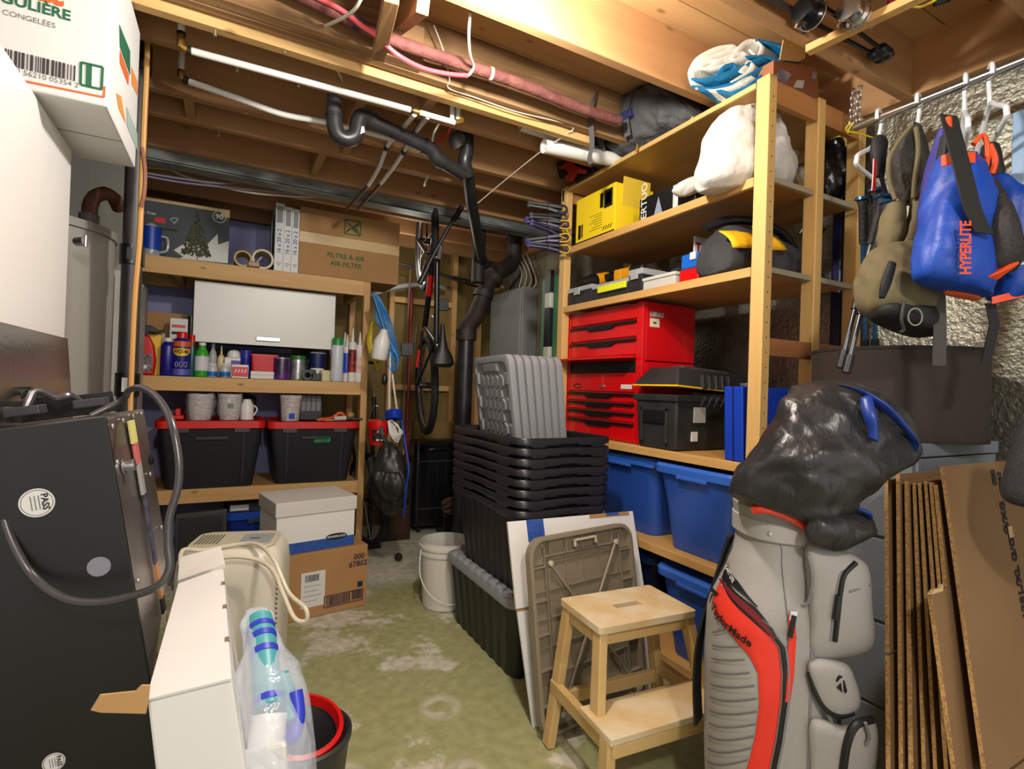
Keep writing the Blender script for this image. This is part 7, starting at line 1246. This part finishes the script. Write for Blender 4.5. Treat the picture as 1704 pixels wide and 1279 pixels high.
zipline(((1414, 984, -.046), (1432, 978, -.040), (1450, 972, -.02)), 1.33, .003, 'pocket_hem', pipg, pk)
lg = pocket('logo_pocket', ((1345, 1098), (1405, 1102), (1425, 1135), (1432, 1170), (1420, 1190), (1398, 1196), (1372, 1185), (1352, 1150)), 1.30, .035)
zipline(((1346, 1118, -.02), (1356, 1150, -.026), (1372, 1178, -.03), (1396, 1192, -.03), (1420, 1186, -.022)), 1.30, .0055, parent=lg); zipline(((1378, 1190, -.03), (1384, 1205, -.028), (1386, 1228, -.02)), 1.30, .005, 'zip_pull', grey_m, lg)
def gl_(pts): return MB().prism([P(x, y, d=1.262) for x, y in pts], FW*.004).build('logo', ink, lg)
gl_(((1392, 1134), (1394, 1128), (1398, 1124), (1403, 1126), (1398, 1129), (1394, 1134))); gl_(((1393, 1144), (1400, 1137), (1402, 1152))); gl_(((1404, 1133), (1406, 1133), (1410, 1150), (1407, 1154), (1405, 1150)))
lp_ = pocket('lower_pocket', ((1345, 1200), (1372, 1195), (1400, 1205), (1445, 1190), (1458, 1205), (1462, 1240), (1455, 1300), (1440, 1345), (1350, 1345), (1344, 1270)), 1.30, .05)
zipline(((1452, 1196, -.04), (1425, 1205, -.05), (1410, 1235, -.054), (1402, 1285, -.054)), 1.30, .009, parent=lp_); zipline(((1440, 1202, -.058), (1446, 1225, -.055), (1442, 1238, -.056)), 1.30, .004, 'zip_pull', grey_m, lp_)
MB().tube(spline([P(1345, 925, d=1.30), P(1352, 960, d=1.285), P(1345, 1000, d=1.295), P(1336, 1004, d=1.30)], 5), .004, 8).build('strap_loop', pipg, t, smooth=True)
# black strap of the bag at its left
tag(MB().ribbon(spline([P(1216, 890, d=1.5), P(1170, 1040, d=1.52), P(1160, 1120, d=1.52), P(1162, 1200, d=1.5)], 5), (.05, .02, 0), .006).build('shoulder_strap', black_m, t), None)
# rain hood
hood_m = mat('hood_nylon', (.12, .12, .125), .36, c2=(.17, .17, .175), ns=5, bump=.8, bs=9, stretch=(1.6, 1, .5)); hood_b = mat('hood_blue', (.08, .20, .52), .4)
t = T('rain_hood', 'crumpled dark grey nylon rain hood with blue trim slumped over the golf bag top', 'cover', P(1330, 850, d=1.35))
def hood(rings, m_, nm, amp=.02, n=22, seed=0, k=3):
    R = []; cs = [spline([V((r[j], r[j+1], r[4])) for r in rings], k) for j in (0, 2)]
    L_ = [(V((a.x, a.y, 0)), V((c.x, c.y, 0)), a.z) for a, c in zip(*cs)]
    ds = spline([V((r[5], 0, 0)) for r in rings], k)
    for (a, c, d), dp in zip(L_, ds):
        A_, C2 = P(a.x, a.y, d=d), P(c.x, c.y, d=d); m0 = (A_+C2)/2; h = (C2-A_)/2; q = []
        for i in range(n):
            th = 2*math.pi*i/n; p = m0+h*math.cos(th)+FW*dp.x*math.sin(th)
            w_ = NZ.noise_vector(p*23+V((seed, 2, 5))); q.append(p+(p-m0).normalized()*amp*w_.x*1.6+w_*amp*.5)
        R.append(q)
    b = MB().loft(R); rr_ = random.Random(seed); f2 = []; m2 = []
    for f in b.f:
        if len(f) == 4: a, c, d, e = f; f2 += [(a, c, d), (a, d, e)] if rr_.random() < .5 else [(a, c, e), (c, d, e)]
        else: f2.append(f)
    b.f = f2; b.m = [0]*len(f2); o = b.build(nm, m_, t, smooth=True, ang=180, sub=1); return o
hood([(1250, 840, 1336, 862, 1.42, .05), (1230, 834, 1352, 868, 1.42, .085), (1218, 818, 1385, 872, 1.385, .11), (1234, 778, 1420, 836, 1.37, .12), (1268, 738, 1462, 800, 1.35, .12), (1290, 700, 1500, 775, 1.36, .115), (1310, 662, 1522, 740, 1.37, .10), (1340, 640, 1495, 682, 1.38, .08), (1375, 632, 1450, 650, 1.39, .05), (1400, 632, 1425, 638, 1.39, .01)], hood_m, 'hood', .017, 30)
hood([(1338, 880, 1345, 900, 1.27, .01), (1352, 858, 1378, 915, 1.28, .03), (1385, 845, 1420, 905, 1.30, .05), (1420, 848, 1445, 888, 1.32, .04), (1446, 858, 1450, 872, 1.33, .01)], hood_m, 'hood_flap', .010, 18, 4)
hood([(1392, 640, 1402, 640, 1.33, .01), (1440, 648, 1446, 664, 1.29, .012), (1478, 676, 1488, 700, 1.27, .014), (1508, 708, 1520, 735, 1.27, .016), (1512, 742, 1524, 752, 1.29, .014), (1500, 756, 1508, 768, 1.32, .01)], hood_b, 'blue_panel', .006, 12, 2)
hood([(1432, 660, 1446, 655, 1.27, .01), (1440, 690, 1452, 688, 1.245, .012), (1448, 715, 1458, 712, 1.24, .012), (1446, 728, 1462, 738, 1.24, .01)], hood_b, 'blue_fold', .006, 20, 5); hood([(1412, 842, 1420, 838, 1.29, .01), (1432, 852, 1446, 850, 1.29, .014), (1446, 864, 1450, 862, 1.31, .01)], hood_b, 'blue_panel', .005, 20, 6)
# ---- hanging rail
RX, RZ = 2.10, P(1415, 215, x=2.10).z; ys = P(1415, 215, x=2.10).y
t = T('hanging_rail', 'shiny steel rail parallel to the foil wall, hung from the joists by a chain', 'rail', (RX, .4, RZ)); railm = mat('rail_steel', (.72, .72, .71), .18, .95); MB().tube([(RX, ys, RZ), (RX, -.5, RZ)], .0155, 20).build('tube', railm, t, smooth=True); MB().tube([(RX, ys+.004, RZ), (RX, ys-.008, RZ)], .018, 20).build('end_cap', steel, t, smooth=True)
t = T('chain', 'short steel chain holding the near shelf end of the rail', 'chain', P(1418, 160, x=RX)); qa, qb = V((RX, ys-.02, ZJ+.0)), V((RX, ys-.015, RZ-.01)); N_ = 7
for s_ in (0, 1):
    for k in range(N_):
        c = qa.lerp(qb, (k+.5)/N_)+V((.0, .022*s_-.01, 0)); w = V((1, 0, 0)) if (k+s_) % 2 else V((.2, 1, 0)).normalized(); h = (qa.z-qb.z)/N_*.62
        MB().tube([c+w*.011*math.cos(a)+V((0, 0, h*math.sin(a))) for a in (2*math.pi*i/14 for i in range(14))], .0028, 7, True).build('link', steel, t, smooth=True)
cable('tie_cord', 'thin yellow cord tied round the rail end beside the chain', [P(1412, 222, x=2.09), P(1408, 212, x=2.07), P(1420, 205, x=2.08), P(1412, 218, x=2.08), P(1430, 222, x=2.12), P(1462, 232, x=2.2)], .003, yl, 'cord')
hang_m = mat('hanger_white', (.86, .87, .88), .3)
def hanger(label, y, yawd, scale=1, roll=0):
    t = T('clothes_hanger', label, 'hanger', (RX, y, RZ), 'white plastic hangers on the rail'); M = Matrix.Translation((RX, y, RZ)) @ Matrix.Rotation(math.radians(yawd), 4, 'Z') @ Matrix.Rotation(math.radians(roll), 4, 'Y')
    hk = [M @ (V(p)) for p in spline([(-.022, 0, -.012), (-.024, 0, .01), (-.01, 0, .026), (.012, 0, .024), (.022, 0, .006), (.018, 0, -.03), (.004, 0, -.065), (0, 0, -.10)], 5)]
    MB().tube(hk, .0065, 10).build('hook', hang_m, t, smooth=True)
    w = .205*scale; bd = [M @ V(p) for p in spline([(0, 0, -.10), (w*.5, 0, -.15), (w*.93, 0, -.195), (w, 0, -.215), (w*.93, 0, -.235), (0, 0, -.238), (-w*.93, 0, -.235), (-w, 0, -.215), (-w*.93, 0, -.195), (-w*.5, 0, -.15)], 5, True)]
    MB().tube(bd, .0075, 10, True).build('shoulder_bar', hang_m, t, smooth=True); return t, M
yh = lambda px, py: P(px, py, x=RX).y
h1, M1 = hanger('white hanger nearest the chain, its arm sticking out to the left empty', yh(1463, 195), 10); h2, M2 = hanger('white hanger carrying the mesh and khaki pack', yh(1528, 168), 14); h3, M3 = hanger('white hanger carrying the blue life vest', yh(1606, 140), 24); h4, M4 = hanger('white hanger half hidden behind the blue vest, right of the mesh pack hanger', yh(1628, 150)-.03, 30)
# trekking poles
pole_b = mat('pole_blue', (.12, .28, .42), .3, .5); pole_g = mat('pole_grey', (.30, .31, .33), .3, .6); grip_m = mat('grip_black', (.05, .05, .055), .7, bump=.3, bs=90)
def pole(label, a, c, gm, cut, m_):
    A_, C2 = V(a), V(c); t = T('trekking_pole', label, 'pole', C2, 'trekking poles hanging by the shelf'); d = (C2-A_)
    MB().tube([A_, A_+d*.02, A_+d*.05, A_+d*.28], [.016, .017, .0135, .0135], 14).build('grip', gm, t, smooth=True); MB().lathe([(.006, -.008), (.022, -.006), (.024, .003), (.012, .01)], A_, d, 16).build('cap', pole_b, t, smooth=True)
    MB().tube([A_+d*.28, A_+d*.62], .0095, 12).build('upper_shaft', m_, t, smooth=True); MB().tube([A_+d*.60, A_+d*.66], .012, 12).build('lock', black_m, t, smooth=True); MB().tube([A_+d*.62, A_+d*.93], .0075, 12).build('lower_shaft', m_, t, smooth=True); MB().tube([A_+d*.90, A_+d], .0125, 12).build('tip_cover', black_m, t, smooth=True); return t
dP = lambda px, py, d: P(px, py, d=d)
pole('trekking pole with black wrapped grip, blue shaft straight down behind, left one', dP(1436, 330, 1.72), dP(1440, 590, 1.80), grip_m, 0, pole_b); pole('trekking pole with black wrapped grip, blue shaft straight down behind, right one', dP(1458, 316, 1.70), dP(1456, 590, 1.78), grip_m, 0, pole_b)
pole('slanting grey trekking pole whose tip hangs lowest left', dP(1470, 330, 1.62), dP(1398, 612, 1.58), grip_m, 0, pole_g); pole('slanting trekking pole whose tip hangs lowest right over the lamp shade', dP(1478, 340, 1.60), dP(1408, 620, 1.55), grip_m, 0, pole_g)
MB_t = T('pole_strap', 'black and red wrist strap bundle hanging on the nearest hanger by the chain', 'strap', dP(1466, 300, 1.62))
sack([ring_px(l, r, y, 1.62, dp) for l, r, y, dp in ((1456, 1468, 226, .01), (1450, 1476, 236, .015), (1449, 1475, 255, .018), (1452, 1474, 275, .015), (1456, 1472, 296, .008))], 14, 2.3, .003, 4, 30).build('pouch', mat('strap_black', (.06, .06, .065), .7), MB_t, smooth=True, sub=1); MB().ribbon([dP(1456, 265, 1.60), dP(1455, 292, 1.60), dP(1453, 318, 1.60)], (.016, 0, 0), .003).build('red_loop', red_m, MB_t); MB().ribbon([dP(1466, 280, 1.61), dP(1468, 300, 1.61), dP(1476, 330, 1.61)], (.022, 0, 0), .004).build('black_loop', MATS['strap_black'], MB_t)
# mesh and khaki fishing pack
kh = mat('khaki', (.42, .38, .26), .85, c2=(.37, .33, .22), ns=8, bump=.3, bs=20); mesh_m = mat('net_black', (.07, .065, .055), .7, c2=(.17, .15, .11), ns=140, alpha=.8)
t = T('khaki_pack', 'khaki and black fishing pack with mesh shoulders hanging on the second hanger', 'pack', dP(1500, 550, 1.5))
hoodlike = lambda rings, m_, nm, amp=.008, n=40, seed=0: hood_in(rings, m_, nm, amp, n, seed, t)
def hood_in(rings, m_, nm, amp, n, seed, par, sc=14):
    R = []; A2 = spline([V((r[0], r[1], r[4])) for r in rings], 6); B2 = spline([V((r[2], r[3], r[5])) for r in rings], 6)
    for a, c in zip(A2, B2):
        A_, C2 = P(a.x, a.y, d=a.z), P(c.x, c.y, d=a.z); m0 = (A_+C2)/2; h = (C2-A_)/2; q = []
        for i in range(n):
            th = 2*math.pi*i/n; ca, sa = math.cos(th), math.sin(th); p = m0+h*math.copysign(abs(ca)**.8, ca)+FW*c.z*math.copysign(abs(sa)**.8, sa); q.append(p+(p-m0).normalized()*crease(p, amp, sc, seed))
        R.append(q)
    return MB().loft(R).build(nm, m_, par, smooth=True, ang=180)
hood_in([(1500, 338, 1538, 338, 1.55, .02), (1490, 300, 1540, 310, 1.55, .03), (1484, 270, 1542, 280, 1.55, .03), (1490, 240, 1540, 250, 1.55, .03), (1510, 215, 1534, 215, 1.55, .02), (1518, 205, 1530, 205, 1.55, .01)], mesh_m, 'mesh_panel', .006, 36, 2, t)
MB().tube(spline([dP(1518, 208, 1.52), dP(1496, 235, 1.52), dP(1480, 265, 1.52), dP(1480, 300, 1.52), dP(1490, 332, 1.51)], 6), .006, 8).build('binding', kh, t, smooth=True); MB().tube(spline([dP(1524, 212, 1.51), dP(1528, 250, 1.5), dP(1522, 300, 1.5), dP(1520, 330, 1.5)], 6), .006, 8).build('binding', kh, t, smooth=True)
hood_in([(1462, 430, 1486, 430, 1.52, .02), (1464, 400, 1498, 395, 1.52, .03), (1470, 365, 1502, 360, 1.53, .03), (1480, 338, 1500, 335, 1.53, .02)], kh, 'strap_pad', .006, 30, 3, t); hood_in([(1488, 420, 1520, 440, 1.5, .02), (1502, 390, 1535, 400, 1.5, .025), (1515, 350, 1540, 355, 1.51, .02), (1520, 325, 1538, 325, 1.52, .02)], kh, 'strap_pad', .006, 30, 6, t)
hood_in([(1450, 526, 1548, 545, 1.47, .05), (1438, 505, 1552, 530, 1.46, .075), (1434, 470, 1550, 500, 1.46, .085), (1440, 440, 1548, 470, 1.47, .08), (1452, 418, 1545, 430, 1.48, .06), (1470, 405, 1535, 405, 1.49, .03)], kh, 'pouch', .012, 44, 5, t)
hood_in([(1486, 548, 1538, 562, 1.45, .03), (1455, 528, 1552, 556, 1.44, .06), (1460, 510, 1550, 520, 1.43, .06), (1490, 502, 1545, 506, 1.43, .04)], mat('pack_black', (.05, .05, .05), .7), 'black_panel', .008, 36, 8, t); c = dP(1523, 527, 1.362); MB().tube([c+(RT*.018*math.cos(a)+UP*.022*math.sin(a)) for a in (2*math.pi*i/20 for i in range(20))], .002, 5, True).build('embroidered_ring', mat('thread_grey', (.55, .55, .5), .7), t)
hood_in([(1462, 495, 1472, 497, 1.375, .008), (1466, 470, 1482, 475, 1.37, .01), (1480, 435, 1490, 440, 1.385, .008)], mat('pack_black', (.05, .05, .05)), 'side_zip', .003, 16, 1, t); MB().tube(spline([dP(1505, 500, 1.36), dP(1500, 530, 1.36), dP(1504, 548, 1.37), dP(1498, 552, 1.37)], 5), .004, 8).build('cord_pull', mat('cord_olive', (.2, .2, .17), .6), t, smooth=True)
MB().ribbon([dP(1562, 485, 1.38), dP(1564, 550, 1.38), dP(1563, 608, 1.38)], RT*.034, .003).build('webbing_strap', mat('webbing', (.27, .26, .24), .8), t)
# blue life vest
vb = mat('vest_blue', (.06, .27, .66), .5, c2=(.05, .23, .60), ns=5, bump=.4, bs=11); vp = mat('vest_purple', (.17, .16, .50), .6); vo = mat('vest_orange', (.90, .30, .08), .5); vk = mat('vest_black', (.07, .07, .075), .7)
t = T('life_vest', 'blue life vest with orange trim and black strap hanging on the third hanger', 'life vest', dP(1600, 480, 1.3))
hood_in([(1530, 470, 1632, 495, 1.31, .03), (1522, 455, 1640, 488, 1.30, .055), (1526, 420, 1640, 450, 1.30, .07), (1538, 370, 1640, 390, 1.31, .07), (1556, 310, 1640, 330, 1.32, .065), (1565, 272, 1636, 290, 1.33, .05), (1568, 255, 1628, 262, 1.34, .03)], vb, 'front_panel', .009, 48, 3, t)
hood_in([(1526, 430, 1545, 430, 1.38, .02), (1530, 350, 1560, 350, 1.38, .03), (1545, 280, 1568, 275, 1.38, .03), (1556, 240, 1572, 238, 1.38, .02), (1562, 215, 1575, 210, 1.38, .01)], vp, 'back_panel', .006, 30, 5, t); hood_in([(1545, 395, 1556, 395, 1.345, .015), (1548, 330, 1564, 330, 1.345, .02), (1560, 270, 1572, 270, 1.345, .02), (1566, 225, 1578, 225, 1.345, .015)], vk, 'shoulder_lining', .004, 24, 6, t)
MB().ribbon(spline([dP(1578, 192, 1.30), dP(1588, 230, 1.265), dP(1604, 290, 1.235), dP(1618, 345, 1.225), dP(1638, 388, 1.225)], 6), RT*.042-UP*.006, .004).build('black_strap', mat('webbing_dark', (.13, .125, .12), .85), t)
MB().ribbon([dP(1566, 268, 1.272), dP(1585, 264, 1.262), dP(1600, 262, 1.262), dP(1622, 262, 1.268)], UP*.026, .004).build('orange_band', vo, t); MB().tube(spline([dP(1578, 196, 1.29), dP(1580, 225, 1.28), dP(1586, 250, 1.27)], 5), .007, 8).build('orange_trim', vo, t, smooth=True); MB().tube(spline([dP(1620, 240, 1.33), dP(1636, 225, 1.33), dP(1644, 250, 1.32), dP(1640, 285, 1.32)], 5), .006, 8).build('orange_trim', vo, t, smooth=True)
b0_ = dP(1607, 425, 1.215); txt('HYPERLITE', .036, vo, t, dP(1607, 412, 1.222), UP, -RT, bold=.03, sx=.72)
hood_in([(1648, 462, 1690, 450, 1.28, .02), (1638, 440, 1692, 430, 1.27, .045), (1636, 380, 1680, 390, 1.27, .05), (1640, 335, 1668, 345, 1.28, .04), (1642, 300, 1656, 305, 1.29, .02)], mat('vest_mesh', (.10, .09, .09), .7, c2=(.20, .18, .17), ns=160), 'mesh_side', .005, 36, 4, t)
hood_in([(1636, 468, 1660, 466, 1.26, .01), (1640, 460, 1690, 440, 1.25, .02), (1660, 448, 1688, 428, 1.25, .012)], vo, 'orange_hem', .003, 20, 2, t); hood_in([(1570, 488, 1592, 494, 1.33, .01), (1572, 478, 1630, 500, 1.32, .02), (1600, 478, 1636, 488, 1.32, .012)], mat('vest_orange_d', (.82, .36, .18), .6), 'orange_hem', .003, 20, 8, t)
MB().ribbon([dP(1648, 505, 1.36), dP(1655, 540, 1.36), dP(1640, 605, 1.36)], RT*.026, .003).build('black_webbing', vk, t)
# second vest behind
t = T('life_vest', 'second blue and orange life vest behind the first, at the right edge of the frame', 'life vest', dP(1680, 470, 1.3))
hood_in([(1655, 505, 1720, 490, 1.36, .03), (1650, 480, 1730, 470, 1.36, .06), (1655, 400, 1725, 400, 1.36, .07), (1650, 340, 1700, 340, 1.37, .06), (1648, 295, 1675, 300, 1.38, .03)], vb, 'front_panel', .009, 44, 7, t); hood_in([(1645, 330, 1660, 330, 1.39, .02), (1640, 280, 1664, 290, 1.39, .03), (1640, 240, 1658, 245, 1.39, .02)], vk, 'shoulder_lining', .004, 24, 3, t)
MB().ribbon(spline([dP(1655, 335, 1.29), dP(1668, 380, 1.275), dP(1676, 420, 1.275)], 5), RT*.024, .004).build('orange_trim', vo, t); MB().ribbon(spline([dP(1650, 500, 1.34), dP(1675, 494, 1.33), dP(1710, 486, 1.33)], 5), UP*.018, .005).build('orange_hem', vo, t); MB().tube(spline([dP(1646, 240, 1.35), dP(1656, 265, 1.35), dP(1650, 290, 1.35)], 5), .007, 8).build('orange_trim', vo, t, smooth=True)
MB().ribbon(spline([dP(1648, 300, 1.33), dP(1662, 340, 1.29), dP(1680, 390, 1.27), dP(1700, 440, 1.27)], 5), RT*.01, .003).build('white_piping', pw, t)
# framed mirror at right edge
a = P(1688, 190, x=2.36); c = P(1682, 470, x=2.36); t = T('framed_panel', 'pale blue framed dark panel on the foil wall at the right edge', 'frame', (2.36, a.y, c.z)); yb_ = a.y-.6
MB().box((2.355, yb_, c.z), (2.375, a.y-.03, a.z-.03)).build('panel', mat('panel_dark', (.07, .08, .10), .4), t); b = MB(); b.box((2.345, a.y-.035, c.z-.02), (2.385, a.y, a.z)); b.box((2.345, yb_, a.z-.035), (2.385, a.y-.036, a.z)); b.build('frame', mat('frame_blue', (.55, .68, .82), .45), t, bevel=.003)
# blue tube (underlay roll) behind the shelf end
navy_r = mat('roll_navy', (.03, .07, .22), .4); a = P(1405, 230, x=2.36); t = T('underlay_roll', 'tall navy roll with white round emblems between the shelf end and the foil wall', 'roll', (2.36, 1.36, 0)); q = P(1400, 500, y=1.345); xr = q.x
MB().box((xr-.028, 1.33, .0), (xr+.03, 1.38, 2.33)).build('roll', navy_r, t, bevel=.012, seg=3, smooth=True)
for k in range(9):
    z_ = 1.36+k*.115; MB().lathe([(.017, 0), (.017, .001)], (xr+.006, 1.3295, z_), (0, -1, 0), 20).build('emblem', pw, t); MB().lathe([(.010, 0), (.010, .0006)], (xr+.006, 1.3283, z_), (0, -1, 0), 16).build('emblem_core', navy_r, t)
# ---- fishing rods and skis' strip under the joists
q0_, q1_ = P(1344, 84, z=ZJ-.02), P(1535, -8, z=ZJ-.02); st_ = T('ceiling_strip', 'pale wood strip nailed under the joists carrying the fishing rods', 'strip', q0_); MB().bar(q0_, q1_+(q1_-q0_)*.6, .035, .025).build('strip', pine_y, st_, bevel=.002)
rod_m = mat('rod_black', (.05, .05, .06), .25); q = lambda px, py, z=2.475: P(px, py, z=z)
reel_b = mat('reel_black', (.05, .05, .055), .25, .3); chrome = mat('reel_chrome', (.72, .71, .70), .15, .95)
for lb, a, c, ra, side in (('fishing rod farther left with a round black reel over the shelf end', (1262, -12), (1462, 95), (1345, 22), 1), ('fishing rod nearer the rail with a chrome reel', (1330, -20), (1475, 88), (1420, 20), -1)):
    A_, C2 = q(*a), q(*c); t = T('fishing_rod', lb, 'fishing rod', A_, 'fishing rods on the ceiling strip'); MB().tube([A_, C2], .007, 10).build('rod', rod_m, t, smooth=True); MB().tube([A_+(C2-A_)*.0, A_+(C2-A_)*.25], .011, 12).build('grip', mat('cork', (.2, .16, .12), .8), t, smooth=True)
    rc = q(*ra, z=2.44); d = (C2-A_).normalized(); sd = V((-d.y, d.x, 0)); m_ = reel_b if side > 0 else chrome
    r_ = MB().lathe([(.012, -.04), (.034, -.036), (.036, -.028), (.028, -.022), (.028, .012), (.036, .02), (.036, .03), (.02, .04)], rc, d, 24).build('reel', m_, t, smooth=True); MB().tube([rc+d*.022+(sd*math.cos(a_)+V((0, 0, math.sin(a_))))*.042 for a_ in (math.pi*2*i/24 for i in range(24))], .0022, 6, True).build('bail', chrome, r_, smooth=True); MB().tube([rc, rc+sd*.03, rc+sd*.055+d*.02, rc+sd*.055+d*.05], .006, 8).build('crank', chrome, r_, smooth=True); MB().sphere(rc+sd*.055+d*.06, .012, 10).build('crank_knob', black_m, r_, smooth=True); MB().tube([rc, A_+(C2-A_)*((rc-A_).dot(C2-A_)/(C2-A_).length_squared)], .006, 8).build('foot', black_m, t, smooth=True)
    MB().lathe([(.012, 0), (.02, .01), (.02, .035), (.013, .045), (.02, .055), (.016, .075), (.005, .085)], C2-d*.05, d, 14).build('butt', mat('rod_butt', (.14, .14, .15), .3, .5), t, smooth=True)
t = T('tackle_bundle', 'pink and black tackle bundle tied up at the top edge on the ceiling strip', 'tackle', q(1480, 2, 2.46)); MB().sphere(q(1492, 2, 2.47), .022, 12, sc=(1.6, 1, .7)).build('pink_pouch', mat('pink_cloth', (.80, .22, .42), .6), t, smooth=True); MB().tube(spline([q(1508, 8, 2.46), q(1530, 12, 2.45), q(1550, 4, 2.45), q(1562, -4, 2.46)], 5), .004, 8).build('yellow_loop', yl, t, smooth=True); MB().sphere(q(1515, 0, 2.47), .02, 12).build('black_knob', black_m, t, smooth=True); MB().tube([q(1555, 6, 2.46), q(1580, -2, 2.47)], .009, 8).build('clip', black_m, t, smooth=True)
t = T('steel_bracket', 'crumpled chrome clamp cluster on the strip beside the reels', 'clamp', q(1440, 35, 2.44)); MB().tube(spline([q(1425, 38, 2.45), q(1440, 28, 2.44), q(1455, 34, 2.44), q(1450, 46, 2.44)], 4), .008, 8).build('arm', chrome, t, smooth=True); MB().sphere(q(1448, 40, 2.445), .014, 8).build('head', chrome, t, smooth=True)
